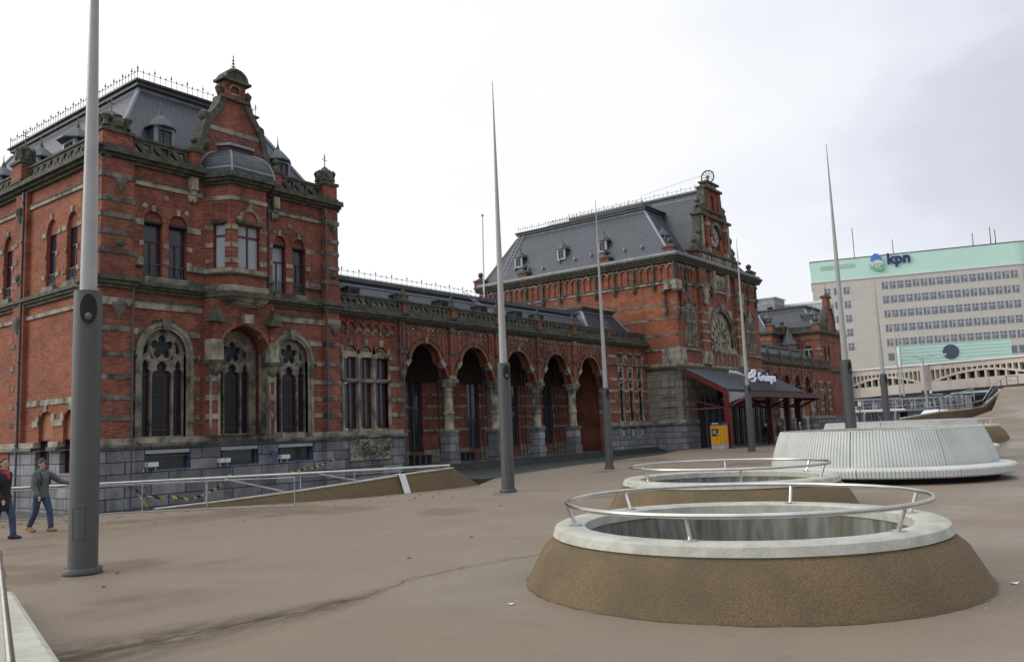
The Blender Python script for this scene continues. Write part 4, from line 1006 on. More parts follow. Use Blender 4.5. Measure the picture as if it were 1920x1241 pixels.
    for a in (-.6, .6): mb.lathe(G(gx+a*1.6, 22.95, -.1), [(.25, 0), (.12, .3), (.01, .45)], 'moss', 6)
    sp(mb, 'gable_coping')
    # clock
    c = G(gx+.15, 18.45, -.12); mb = MB()
    disc = lambda r, n0, n1, m, s=32: mb.panel(G, [(gx+.15+r*math.cos(2*PI*i/s), 18.5+r*math.sin(2*PI*i/s)) for i in range(s)], [], n0, n1, m)
    mb.box(G, gx-.75, gx+1.05, 17.3, 19.5, -.5, -.3, 'dstone')
    disc(.92, -.3, -.1, 'dstone'); disc(.82, -.1, -.05, 'clock_face'); disc(.44, -.05, -.03, 'brick')
    for i in range(12):
        t = 2*PI*i/12; u, v = gx+.15+.63*math.cos(t), 18.5+.63*math.sin(t); a = .13
        mb.panel(G, [(u+a*math.cos(t)+.035*math.sin(t), v+a*math.sin(t)-.035*math.cos(t)), (u+a*math.cos(t)-.035*math.sin(t), v+a*math.sin(t)+.035*math.cos(t)), (u-a*math.cos(t)-.035*math.sin(t), v-a*math.sin(t)+.035*math.cos(t)), (u-a*math.cos(t)+.035*math.sin(t), v-a*math.sin(t)-.035*math.cos(t))], [], -.05, -.03, 'dark')
    ck = sp(mb, 'clock', 'round clock with a pale ring of hour marks')
    h = MB()
    for t, L in ((R(60), .42), (R(-40), .66)):
        u0, v0 = gx+.15, 18.5; du, dv = math.cos(t), math.sin(t)
        h.panel(G, [(u0-dv*.05, v0+du*.05), (u0+dv*.05, v0-du*.05), (u0+du*L, v0+dv*L)], [], -.03, 0, 'white')
    h.build('clock_hand', ck)
    # winged wheel on top
    mb = MB(); wx, wy, wz = gx+.0, YF+.2, 24.12
    ring = [(wx, wy+.6*math.cos(2*PI*i/32), wz+.6*math.sin(2*PI*i/32)) for i in range(32)]
    mb.tube(ring, .065, 'iron', 6, closed=True)
    for i in range(10): t = 2*PI*i/10; mb.tube([(wx, wy, wz), (wx, wy+.6*math.cos(t), wz+.6*math.sin(t))], .03, 'iron', 5)
    mb.ball((wx, wy, wz), .14, 'iron'); mb.tube([(wx-.2, wy, 23.4), (wx, wy, wz)], .05, 'iron', 5); mb.tube([(wx+.2, wy, 23.4), (wx, wy, wz)], .05, 'iron', 5)
    sp(mb, 'wheel_ornament', 'spoked iron wheel crowning the clock gable')
    mb = MB(); mb.tube([(wx-.3, wy+.3, 24.3), (gx-1.8, 36, 23.2)], .012, 'iron', 4); mb.tube([(wx+.5, wy, 24.6), (wx+1.6, wy, 25.1)], .014, 'iron', 4); sp(mb, 'lightning_wire')
    # roofs
    mansard(X0+.25, X1-.25, YF+.4, YB, 15.9, 3.1, 3.7, 20.75, lip=.42, ib=2.4, label='huge grey slate mansard of the central hall')
    cresting([(64.5, 47.9, 21.25), (64.5, 34.2, 21.25), (66.6, 34.2, 21.25)], .55)
    mb = MB()   # steeper cross roof running back from the clock gable
    y0, y1 = YF+.3, 44.8
    V = [(65.2, y0, 16.2), (74.2, y0, 16.2), (69.0, y0, 22.75), (70.4, y0, 22.75), (65.2, y1, 16.2), (74.2, y1, 16.2), (69.0, y1, 22.75), (70.4, y1, 22.75)]
    mb.add(V, [(0, 4, 6, 2), (1, 3, 7, 5), (4, 5, 7, 6), (0, 2, 3, 1)], 'slate'); mb.panel(ID, rect(68.9, 70.5, y0, y1), [], 22.76, 22.95, 'dlead'); mb.tube([(68.72, y0, 22.25), (68.72, y1, 22.25)], .07, 'lead', 5)
    sp(mb, 'roof', 'high cross roof behind the clock gable')
    mb = MB(); mb.box(ID, 65.6, 75, 34.6, 45.2, 21.0, 21.7, 'dlead'); sp(mb, 'roof_platform')
    cresting([(68.95, y1, 22.95), (68.95, y0, 22.95)], .5, sp_=.45); cresting([(65.65, 45, 21.7), (65.65, 34.7, 21.7), (67.3, 34.7, 21.7)], .5)
    for y in (46.4, 41.5, 37.1): dormer(62.3, y, 17.3, 'S', w=.85, h=.95, depth=1.9)
    dormer(63.6, 31.5, 17.0, 'F', w=.85, h=.95, depth=2.0)
    mb = MB()
    for x in (0, .5): mb.tube([(61.4, 48.0+x, 15.8), (64.45, 47.2+x, 21.0)], .03, 'lightgrey', 4)
    for i in range(14): t = i/13; mb.tube([(61.4+3.05*t, 48.0-.8*t, 15.8+5.2*t), (61.4+3.05*t, 48.5-.8*t, 15.8+5.2*t)], .018, 'lightgrey', 4)
    sp(mb, 'roof_ladder')
    random.seed(5); mb = MB()
    for i in range(9): t = .15+.1*random.random(); y = 33+1.7*i; mb.box(fS(61.4+3.1*t), y, y+.15, 15.9+4.85*t, 16.15+4.85*t, 0, .18, 'lead')
    sp(mb, 'roof_hook')
M['clock_face'] = plain('clock_face', (.42, .38, .46, 1), .4)
hall()
# ------------------------------------------------------------------ glazed entrance canopy and sign
def text_mesh(s, size, depth, bold=0, mat='white', sx=1):
    cu = bpy.data.curves.new('t', 'FONT'); cu.body = s; cu.size = size; cu.extrude = depth; cu.offset = bold; cu.resolution_u = 3
    o = bpy.data.objects.new('t', cu); col.objects.link(o); dg = bpy.context.evaluated_depsgraph_get()
    me = bpy.data.meshes.new_from_object(o.evaluated_get(dg)); V = [(v.co.x*sx, v.co.y, v.co.z) for v in me.vertices]; F = [tuple(p.vertices) for p in me.polygons]
    bpy.data.objects.remove(o); bpy.data.curves.remove(cu); bpy.data.meshes.remove(me)
    return V, F
def canopy():
    F = fF(29.3)
    mb = MB(); x0, x1 = 61.0, 78.6; yt, zt, ye, ze = 29.3, 6.35, 25.9, 4.5
    V = [(x0, yt, zt), (x1, yt, zt), (x1, ye, ze), (x0, ye, ze)]
    mb.add(V+[(a, b, c-.12) for a, b, c in V], [(0, 1, 2, 3), (4, 7, 6, 5), (0, 3, 7, 4), (3, 2, 6, 7), (2, 1, 5, 6)], 'canopy_zinc')
    k = 34
    for i in range(k+1):
        x = x0+(x1-x0)*i/k; mb.tube([(x, yt, zt+.03), (x, ye-.05, ze+.03)], .035, 'canopy_rib', 4)
    sp(mb, 'canopy_roof', 'ribbed zinc lean-to canopy over the entrance')
    mb = MB()
    for x in (x0-.08, x1+.08): mb.add([(x-.06, yt, zt-.1), (x+.06, yt, zt-.1), (x+.06, ye-.1, ze-.12), (x-.06, ye-.1, ze-.12), (x-.06, yt, zt-.42), (x+.06, yt, zt-.42), (x+.06, ye-.1, ze-.5), (x-.06, ye-.1, ze-.5)], [(0, 1, 2, 3), (4, 7, 6, 5), (0, 3, 7, 4), (1, 5, 6, 2), (3, 2, 6, 7), (0, 4, 5, 1)], 'red')
    mb.box(ID, x0, x1, ye-.08, ye+.04, ze-.5, ze-.13, 'dred')
    mb.tube([(x0, 29.6, 3.05), (x0, 26.0, 3.1)], .07, 'red', 6); mb.tube([(x0, 26, 3.1), (x0, 24.3, 3.85)], .1, 'red', 6)
    # flat outer canopy on cantilevers
    mb.box(ID, x0, 77.6, 24.2, ye-.09, 3.98, 4.14, 'dred'); mb.box(ID, x0-.1, 77.7, 24.08, 24.2, 3.82, 4.2, 'dred'); mb.box(ID, 77.6, 77.72, 24.2, ye, 3.7, 4.15, 'dred')
    mb.box(ID, x0, 77.5, 24.3, 25.8, 3.86, 3.93, 'soffit')
    sp(mb, 'canopy_frame')
    for x in (61.0, 65.4, 69.8, 74.2, 77.2):
        mb = MB(); mb.box(ID, x-.22, x+.22, 25.8, 26.2, 0, 4.3, 'red' if x < 62 else 'dred'); mb.tube([(x, 26, 3.0), (x, 24.3, 3.8)], .09, 'dred', 5); mb.tube([(x, 26, 3.0), (x, 29.2, 3.9)], .09, 'dred', 5)
        mb.box(ID, x-.3, x+.3, 25.7, 26.3, 0, .25, 'iron')
        sp(mb, 'canopy_post')
    mb = MB(); mb.add([(x0-.02, 26.0, 4.35), (x0-.02, 24.3, 4.12), (x0-.02, 24.3, 3.95), (x0-.02, 26, 3.4)], [(0, 1, 2, 3)], 'lead')
    for i in range(14): y = 24.45+.11*i; mb.box(ID, x0-.06, x0-.02, y, y+.04, 3.95-.33*(y-24.3), 4.1+.13*(y-24.3), 'lightgrey')
    sp(mb, 'canopy_side_glazing')
    # dark shadowed glass front of the entrance hall
    mb = MB()
    for i in range(12):
        x = 64+i*1.25; mb.box(fF(29.25), x, x+.1, 0, 3.9, 0, .1, 'iron')
    mb.box(fF(29.3), 63.4, 78, 0, 3.9, -.05, 0, 'glass_dark'); sp(mb, 'entrance_screen')
canopy_mats = None
M['canopy_zinc'] = surf('canopy_zinc', (.026, .032, .038, 1), (.045, .052, .058, 1), 1.2, spec=.25, rough=.65, stretch=(1, .3, 1))
M['canopy_rib'] = plain('canopy_rib', (.13, .145, .16, 1), .55)
M['soffit'] = plain('soffit_boards', (.16, .13, .09, 1), .7)
canopy()
def station_sign():
    root = empty('station_sign', (66, 26.1, 4.6), label='white illuminated station name sign with arrow logo standing on the canopy roof', cat='sign')
    M['sign_white'] = plain('sign_white', (.85, .86, .9, 1), .4, emit=((.9, .92, 1), .12)); M['sign_blue'] = plain('sign_blue', (.01, .03, .25, 1), .4, emit=((.02, .06, .6), .1))
    V, F = text_mesh('Groningen', 1.05, .05, .0, sx=.89)
    mb = MB(); mb.add([(1.75+x, -z-.12, .72+y*.98) for x, y, z in V], F, 'sign_white'); mb.build('lettering', root)
    mb = MB(); V, F = text_mesh('Groningen', 1.05, .05, .03, sx=.89); mb.add([(1.75+x, -z, .72+y*.98) for x, y, z in V], F, 'sign_blue'); mb.build('letter_edge', root)
    # arrow logo: two interlocked curved arrows
    mb = MB(); L = fF(0)
    w = .12
    def band(pts): mb.strip(L, pts, -w/2, w/2, 0, .12, 'sign_white')
    band([(.0, .98), (.45, .98), (.72, 1.22), (.95, 1.22)]); band([(.1, 1.32), (.42, 1.32), (.68, 1.56), (1.2, 1.56), (1.32, 1.44), (1.32, 1.3)])
    band([(.32, .66), (.95, .66), (1.08, .8), (1.2, .92), (1.5, .92)]); band([(.1, 1.32), (-.02, 1.2), (-.02, .98)])
    mb.panel(L, [(.9, 1.42), (1.2, 1.2), (.9, .98)], [], 0, .12, 'sign_white')
    mb.build('logo', root)
    mb = MB()
    for x in (.2, 1.2, 2.4, 3.6, 4.8, 6.0): mb.tube([(x, .05, -.15), (x, .05, .75)], .03, 'iron', 5); mb.tube([(x, .05, .6), (x, 1.0, .35)], .02, 'iron', 4)
    mb.tube([(-.1, .05, .6), (6.3, .05, .6)], .035, 'iron', 5); mb.tube([(-.1, .05, .35), (6.3, .05, .35)], .025, 'iron', 5)
    mb.build('support_frame', root)
station_sign()

# ------------------------------------------------------------------ far wing and far pavilion
def far_side():
    Y = 33.6
    AC2 = [88.9, 92.55, 96.2, 99.9, 103.5]
    F = fF(Y); mb = MB(); low = []
    def bay(c):
        r = [(c+1.5, 5.15), (c+1.35, 5.6), (c+1.15, 6.0)]
        h = [(c+1.0*math.cos(R(t)), 6.05+1.12*math.sin(R(t))) for t in range(0, 181, 15)]
        return r+h+[(2*c-x, y) for x, y in r[::-1]]
    for c in AC2[::-1]: low += bay(c)
    mb.panel(F, [(79, 8.25), (79, 0), (86.9, 0), (86.9, 5.15)]+low[::-1]+[(105.4, 5.15), (105.4, 8.25)], [], -.5, 0, 'brick'); sp(mb, 'wall', 'arcaded brick wall of the far wing')
    for c in AC2:
        mb = MB(); mb.strip(F, bay(c), 0, -.22, -.3, .1, 'brick'); mb.strip(F, bay(c)[1:-1], -.24, -.34, 0, .16, 'dstone'); frieze(mb, F, c-1.7, c+1.7, 7.7, 8.1, .42)
        for sg in (-1, 1): mb.panel(F, [(c+sg*1.25, 5.78), (c+sg*1.0, 6.12), (c+sg*1.16, 6.32), (c+sg*1.4, 5.98)], [], -.3, .14, 'stone')
        sp(mb, 'arch_moulding')
    for u in [(a+b)/2 for a, b in zip(AC2[:-1], AC2[1:])]+[105.3]:
        mb = MB(); cy = Y+.25; mb.box(ID, u-.36, u+.36, cy-.36, cy+.36, 0, 2.1, 'blue'); mb.lathe((u, cy, 2.1), [(.34, 0), (.28, .2), (.28, 2.3), (.4, 2.6), (.46, 2.8)], 'stone', 10); mb.box(ID, u-.42, u+.42, cy-.42, cy+.42, 4.9, 5.16, 'dstone'); sp(mb, 'column')
        mb = MB(); mb.box(F, u-.16, u+.16, 5.2, 8.2, 0, .16, 'brick'); mb.box(F, u-.2, u+.2, 5.1, 5.3, 0, .22, 'stone'); sp(mb, 'arch_shaft')
    mb = MB(); mb.box(fF(37), 79, 110, 0, 7.4, -.2, 0, 'brick'); 
    for z in (3, 3.75, 4.5): mb.box(fF(37), 79, 108, z-.09, z+.09, 0, .03, 'stone')
    sp(mb, 'wall'); mb = MB(); mb.box(ID, 79, 108, Y+.4, 37, 7.25, 7.4, 'panel'); sp(mb, 'loggia_ceiling')
    parapet(79, 112.6, [87, 90.7, 94.4, 98, 101.7, 105.4, 109.0, 112.5], Y=Y-.1)
    # windows between arcade and far pavilion
    cs = [107.2, 110.6]
    wall(F, 105.4, 113, 2.3, 8.25, [arch(c, .95, 2.3, 5.6, 1.0) for c in cs], .4); wall(F, 105.4, 113, 0, 2.0, [], .4, 'blue', 'plinth', n=.14)
    mb = MB(); mb.box(F, 105.2, 113, 2.0, 2.3, -.05, .24, 'stone')
    for z in (3.1, 3.9, 4.7, 5.6, 6.6): mb.box(F, 105.45, 106.2, z-.11, z+.11, 0, .04, 'stone'); mb.box(F, 108.2, 109.6, z-.11, z+.11, 0, .04, 'stone'); mb.box(F, 111.6, 113, z-.11, z+.11, 0, .04, 'stone')
    sp(mb, 'stone_trim')
    for c in cs: tracery_window(c, .9, 2.3, 5.6, Y+.2)
    # far pavilion: long flank seen over the wing roof
    X0, X1, YF, YB = 113, 124.7, 34.6, 50; S = fS(X0); G = fF(YF)
    yw = [36.7, 38.05]
    yw = [36.15, 37.7]
    wall(S, YF, 39.6, 2.3, 13.4, [arch(c, .58, 9.1, 11.3, .5) for c in yw], .4, 'brick', label='flank of the far pavilion with two broad arched windows')
    for c in yw: glass_win(S, arch(c, .58, 9.1, 11.3, .5), -.2, [(c-.03, c+.03, 9.1, 11.3), (c-.58, c+.58, 11.2, 11.32)], frame='white')
    wall(G, X0, X1, 2.3, 13.4, [arch(c, .5, 8.95, 11.3, .5) for c in (115.2, 116.8)]+[arch(c, .95, 2.3, 5.7, 1) for c in (115.9,)], .4)
    for c in (115.2, 116.8): sash(G, c, 1.0, 8.95, 11.2, -.2)
    tracery_window(115.9, .9, 2.3, 5.7, YF+.2)
    wall(G, X0, X1, 0, 2.0, [], .4, 'blue', 'plinth', n=.14)
    wall(fF(39.6), 109.0, 113, 8, 13.4, [arch(c, .5, 9.0, 11.2, .4) for c in (110.8,)], .4); sash(fF(39.6), 110.8, 1.0, 9.0, 11.2, -.2)
    wall(fS(109.0), 39.6, 50, 8, 13.4, [], .4, 'brick_side')
    mb = MB()
    for fr, a, b in ((S, YF-.2, 39.4), (G, X0-.2, X1), (fF(39.6), 108.8, 113), (fS(109.0), 39.4, 50)):
        mb.box(fr, a, b, 13.3, 13.48, -.1, .2, 'moss'); mb.box(fr, a-.2, b, 13.48, 13.75, -.1, .42, 'moss'); mb.box(fr, a, b, 12.5, 12.68, 0, .08, 'dstone'); mb.box(fr, a, b, 8.3, 8.7, -.05, .24, 'moss')
    for c in yw: mb.box(S, c-.1, c+.1, 11.85, 12.15, 0, .08, 'stone')
    for z in (9.7, 10.5, 11.2): mb.box(S, YF, 35.2, z-.1, z+.1, 0, .05, 'stone'); mb.box(G, X0-.05, X0+.9, z-.1, z+.1, 0, .05, 'stone'); mb.box(S, 38.7, 39.5, z-.1, z+.1, 0, .05, 'stone')
    sp(mb, 'cornice')
    balustrade(S, YF, 39.4, 13.76, 14.3, .1); balustrade(fF(39.5), 109, 112.8, 13.76, 14.3, .1); balustrade(G, X0, 117, 13.76, 14.3, .1)
    for p in ((113.2, 34.9), (109.2, 39.8), (113.1, 39.5)): pedestal(p[0], p[1], .95, 13.76, 14.5, 'ball', s=.9)
    mansard(X0+.2, X1-.2, YF+.4, 51, 13.8, 2.3, 2.0, 17.1, lip=.36, label='slate mansard of the far pavilion')
    mansard(108.9, 113.4, 40, 51, 13.8, 2.0, 2.0, 16.6, lip=.3)
    cresting([(115.3, 48, 17.5), (115.3, 37.1, 17.5), (122, 37.1, 17.5)], .4, sp_=.6)
    dormer(114.6, 35.3, 15.0, w=.9, h=1.0); dormer(111.2, 40.4, 14.7, w=.9, h=1.0)
    mb = MB(); mb.lathe((116, 42, 17.2), [(.3, 0), (.22, .4), (.55, .7), (.2, .95), (.01, 1.0)], 'red', 10); sp(mb, 'roof_vent')
    # front gable seen edge-on
    g = fF(YF-.05); mb = MB(); gx = 118.3
    mb.panel(g, [(gx-2.2, 13.7), (gx+2.2, 13.7), (gx+1.6, 15.5), (gx+.9, 17.0), (gx+.8, 18.6), (gx-.8, 18.6), (gx-.9, 17.0), (gx-1.6, 15.5)], [], -.6, 0, 'brick')
    sp(mb, 'gable'); mb = MB(); mb.box(g, gx-1.0, gx+1.0, 18.6, 18.85, -.8, .2, 'moss'); mb.box(g, gx-.95, gx+.95, 17.0, 17.2, -.7, .15, 'moss'); mb.lathe((gx, YF+.2, 18.85), [(.5, 0), (.2, .4), (.06, .7), (.02, 1.8)], 'moss', 8)
    for sg in (-1, 1): mb.strip(g, [(gx+sg*2.2, 13.8), (gx+sg*1.6, 15.5), (gx+sg*.95, 17.0)], -.12, .12, -.7, .12, 'moss'); mb.lathe(g(gx+sg*1.6, 15.2, 0), [(.1, -.4), (.3, 0), (.2, .8), (.05, 1.6), (.01, 2.0)], 'moss', 8)
    sp(mb, 'gable_coping')
    # little turret with a candle-snuffer roof in the angle
    mb = MB(); tx, ty = 111.9, 38.3; mb.lathe((tx, ty, 9.0), [(1.05, 0), (1.05, 2.9)], 'brick', 8, False, rot=PI/8)
    mb.box(fF(ty-1.0), tx-.25, tx+.25, 9.9, 11.2, 0, .06, 'glass'); mb.box(fS(tx-1.0), ty-.25, ty+.25, 9.9, 11.2, 0, .06, 'glass'); sp(mb, 'turret')
    mb = MB(); mb.lathe((tx, ty, 11.9), [(1.25, 0), (1.28, .12), (.95, .55), (.5, 1.3), (.16, 2.0), (.05, 2.3), (.02, 3.0)], 'dlead', 8, False, rot=PI/8); sp(mb, 'turret_roof')
    wing_roof(79, 109, 33.6)
far_side()
# ================================================================== THE SQUARE
def plaza_material():
    m, nt, p = newmat('tan_resin_paving'); N = nt.nodes.new; L = nt.links.new
    tc = N('ShaderNodeTexCoord'); P = tc.outputs['Object']
    def noise_(s, d=5, r=.55, st=(1, 1, 1)):
        mp = N('ShaderNodeMapping'); mp.inputs['Scale'].default_value = st; L(P, mp.inputs[0])
        n = N('ShaderNodeTexNoise'); n.inputs['Scale'].default_value = s; n.inputs['Detail'].default_value = d; n.inputs['Roughness'].default_value = r; L(mp.outputs[0], n.inputs['Vector']); return n.outputs[0]
    def rng(x, a, b, c=0, d=1):
        r = N('ShaderNodeMapRange'); r.inputs[1].default_value = a; r.inputs[2].default_value = b; r.inputs[3].default_value = c; r.inputs[4].default_value = d; L(x, r.inputs[0]); return r.outputs[0]
    def mixc(f, a, b):
        x = N('ShaderNodeMix'); x.data_type = 'RGBA'; L(f, x.inputs[0])
        if isinstance(a, tuple): x.inputs[6].default_value = a
        else: L(a, x.inputs[6])
        if isinstance(b, tuple): x.inputs[7].default_value = b
        else: L(b, x.inputs[7])
        return x.outputs[2]
    def mth(op, a, b):
        x = N('ShaderNodeMath'); x.operation = op
        for i, v in enumerate((a, b)):
            if isinstance(v, (int, float)): x.inputs[i].default_value = v
            else: L(v, x.inputs[i])
        return x.outputs[0]
    c = mixc(rng(noise_(.12, 6, .6), .35, .65), PLZ1, PLZ2)
    c = mixc(rng(noise_(.5, 8, .68, (1, 2.2, 1)), .46, .72, 0, .8), c, PLZ3)
    c = mixc(rng(noise_(75, 2), .35, .65, 0, .42), c, (.10, .08, .055, 1))
    c = mixc(rng(noise_(48, 2, .9), .62, .70, 0, .35), c, (.45, .40, .33, 1))
    c = mixc(rng(noise_(20, 4, .8), .35, .65, 0, .30), c, (.13, .10, .07, 1))
    c = mixc(rng(noise_(.9, 7, .75, (1, .5, 1)), .54, .66, 0, .35), c, (.155, .125, .09, 1))
    c = mixc(rng(noise_(2.3, 6, .7), .60, .75, 0, .45), c, (.13, .105, .078, 1))
    # long damp drainage line with silt along it
    seg = [(3.0, 8.75), (4.6, 8.4), (6.36, 8.13), (7.3, 8.12), (7.9, 8.28), (8.6, 8.47), (9.6, 8.43), (11.2, 8.1)]
    wob = N('ShaderNodeVectorMath'); wob.operation = 'MULTIPLY_ADD'
    nz = N('ShaderNodeTexNoise'); nz.inputs['Scale'].default_value = 3.2; nz.inputs['Detail'].default_value = 6; L(P, nz.inputs['Vector'])
    L(nz.outputs['Color'], wob.inputs[0]); wob.inputs[1].default_value = (.30, .30, 0); L(P, wob.inputs[2])
    best = None
    for a, b in zip(seg[:-1], seg[1:]):
        a = Vector((a[0]+.15, a[1]+.15, 0)); b = Vector((b[0]+.15, b[1]+.15, 0)); d = b-a
        s = N('ShaderNodeVectorMath'); s.operation = 'SUBTRACT'; L(wob.outputs[0], s.inputs[0]); s.inputs[1].default_value = a
        s2 = N('ShaderNodeVectorMath'); s2.operation = 'MULTIPLY'; L(s.outputs[0], s2.inputs[0]); s2.inputs[1].default_value = (1, 1, 0)
        dt = N('ShaderNodeVectorMath'); dt.operation = 'DOT_PRODUCT'; L(s2.outputs[0], dt.inputs[0]); dt.inputs[1].default_value = d/d.length_squared
        cl = N('ShaderNodeClamp'); L(dt.outputs['Value'], cl.inputs[0])
        sc_ = N('ShaderNodeVectorMath'); sc_.operation = 'SCALE'; sc_.inputs[0].default_value = d; L(cl.outputs[0], sc_.inputs[3])
        di = N('ShaderNodeVectorMath'); di.operation = 'DISTANCE'; L(s2.outputs[0], di.inputs[0]); L(sc_.outputs[0], di.inputs[1])
        best = di.outputs['Value'] if best is None else mth('MINIMUM', best, di.outputs['Value'])
    sx = N('ShaderNodeSeparateXYZ'); L(P, sx.inputs[0])
    wide = rng(sx.outputs[0], 3.6, 8.0, 1.15, .14)      # the silt fans out towards the left
    q = mth('DIVIDE', best, wide)
    silt = mth('MULTIPLY', rng(q, .0, 1, 1, 0), rng(noise_(2.6, 8, .75, (.8, 2.2, 1)), .33, .55, 0, 1))
    silt = mth('MULTIPLY', silt, rng(sx.outputs[0], 7.2, 8.2, 1, .3))
    c = mixc(silt, c, (.050, .033, .017, 1))
    crack = mth('MULTIPLY', rng(best, .008, .035, .75, 0), rng(noise_(3, 4), .38, .5))
    c = mixc(crack, c, (.035, .03, .024, 1))
    # gum spots
    vo = N('ShaderNodeTexVoronoi'); vo.inputs['Scale'].default_value = 1.7; L(P, vo.inputs['Vector'])
    sp2 = N('ShaderNodeSeparateColor'); L(vo.outputs['Color'], sp2.inputs[0])
    dot = mth('MULTIPLY', rng(vo.outputs['Distance'], .028, .042, 1, 0), rng(sp2.outputs[0], .50, .51, 0, 1))
    c = mixc(mth('MULTIPLY', dot, .7), c, (.55, .54, .50, 1))
    L(c, p.inputs['Base Color'])
    L(rng(noise_(.22, 6), .46, .62, .85, .30), p.inputs['Roughness']); p.inputs['Specular IOR Level'].default_value = .35
    bp = N('ShaderNodeBump'); bp.inputs['Strength'].default_value = .35; bp.inputs['Distance'].default_value = .006; L(noise_(90, 3), bp.inputs['Height']); L(bp.outputs[0], p.inputs['Normal'])
    return m
PLZ1 = (.275, .212, .155, 1); PLZ2 = (.235, .18, .132, 1); PLZ3 = (.225, .187, .148, 1)
M['plaza'] = plaza_material()
M['cone'] = surf('exposed_aggregate', (.225, .152, .074, 1), (.115, .082, .044, 1), 55, rough=.85, bump=.9, bscale=80, lo=.35, hi=.65, detail=3, c3=(.095, .075, .045, 1), s3=.9, lo3=.45, hi3=.75, st3=(1, 1, .5))
M['rim'] = surf('stained_white_concrete', (.50, .49, .43, 1), (.39, .385, .33, 1), 3.5, rough=.75, bump=.4, bscale=25, c3=(.28, .265, .19, 1), s3=3.2, lo3=.50, hi3=.85)
M['well'] = surf('streaked_concrete', (.20, .205, .18, 1), (.085, .09, .078, 1), 3.0, rough=.8, stretch=(3, 3, .2), c3=(.12, .12, .05, 1), s3=2, lo3=.5, hi3=.75, st3=(2, 2, .3))
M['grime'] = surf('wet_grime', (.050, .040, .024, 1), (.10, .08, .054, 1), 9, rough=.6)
M['steel'] = surf('stainless_steel', (.62, .60, .57, 1), (.50, .48, .46, 1), 3, rough=.26, metal=1)
M['galv'] = surf('galvanised_steel', (.36, .37, .38, 1), (.26, .27, .28, 1), 6, rough=.45, metal=.6)
M['asphalt'] = surf('dark_paving', (.10, .10, .098, 1), (.072, .073, .073, 1), .8, bump=.3, bscale=40, c3=(.05, .05, .05, 1), s3=.3)
M['wetstep'] = surf('wet_stone_steps', (.050, .058, .055, 1), (.028, .032, .03, 1), 2, rough=.5, c3=(.10, .10, .09, 1), s3=3, lo3=.6, hi3=.7)
M['ribbed'] = surf('ribbed_white_concrete', (.56, .58, .54, 1), (.49, .51, .48, 1), 1.2, rough=.6, c3=(.38, .36, .22, 1), s3=.4, lo3=.52, hi3=.75)
M['poledark'] = plain('dark_pole_paint', (.075, .080, .078, 1), .45)
M['polelight'] = plain('light_pole_paint', (.36, .36, .35, 1), .4)
RINGS = [(10.72, 4.48, 0), (19.0, 8.2, 0)]
def circle(cx, cy, r, n=64): return [(cx+r*math.cos(2*PI*i/n), cy+r*math.sin(2*PI*i/n)) for i in range(n)]
far_edge = [(27.95, 22.6), (31.93, 23.9), (38, 25.0), (45.1, 25.9), (50.9, 26.6), (56, 28.2), (60.7, 29.3)]
left_edge = [(-40, 45), (4, 28.4), (10.28, 26.4), (12.9, 25.2), (14.16, 24.75), (16.0, 22.9), (19.3, 21.0), (24.36, 20.51)]
mb = MB()
outer = left_edge+far_edge+[(61, 34), (79, 34), (112, 34), (140, 34), (140, -90), (-60, -90)]
mb.panel(ID, outer, [circle(x, y, 2.5) for x, y, z in RINGS], -.6, 0, 'plaza', back=False)
tag(mb.build('plaza'), kind='structure')
mb = MB(); mb.panel(ID, [(-3000, -3000), (3000, -3000), (3000, 3000), (-3000, 3000)], [circle(x, y, 2.4) for x, y, z in RINGS], -1.0, -.6, 'asphalt', back=False); tag(mb.build('ground'), kind='structure')
# low street between the square and the pavilion
# steps up to the arcade
mb = MB(); 
for i in range(3): mb.box(ID, 32.6, 61.0, 31.4+.33*i, 33.0, -.6 if i == 0 else -.14+.12*i, -.02+.12*i, 'wetstep')
mb.box(ID, 29.6, 61.0, 24.5, 31.4, -.6, -.13, 'wetstep')
tag(mb.build('entrance_steps'), kind='structure')
# raised back slope of the square
def slope():
    mb = MB(); nx, ny = 44, 10
    def h(x): t = max(0, min(1, (x-42)/30)); return 3.75*t*t*(3-2*t)
    def ey(x): return 11 if x < 50 else (11-(x-50)/8*3.2 if x < 58 else min(8.5, 7.8+(x-58)*.06))
    V = []
    for i in range(nx+1):
        x = 42+70*i/nx
        for j in range(ny+1): y = ey(x)-(ey(x)+60)*(j/ny)**1.5; V.append((x, y, h(x)+.004))
    F = [(i*(ny+1)+j, (i+1)*(ny+1)+j, (i+1)*(ny+1)+j+1, i*(ny+1)+j+1) for i in range(nx) for j in range(ny)]
    k = len(V); V += [(42+70*i/nx, ey(42+70*i/nx), -.3) for i in range(nx+1)]
    F += [(i*(ny+1), (i+1)*(ny+1), k+i+1, k+i) for i in range(nx)]
    mb.add(V, F, 'plaza', True); tag(mb.build('terrain_slope'), kind='structure')
slope()

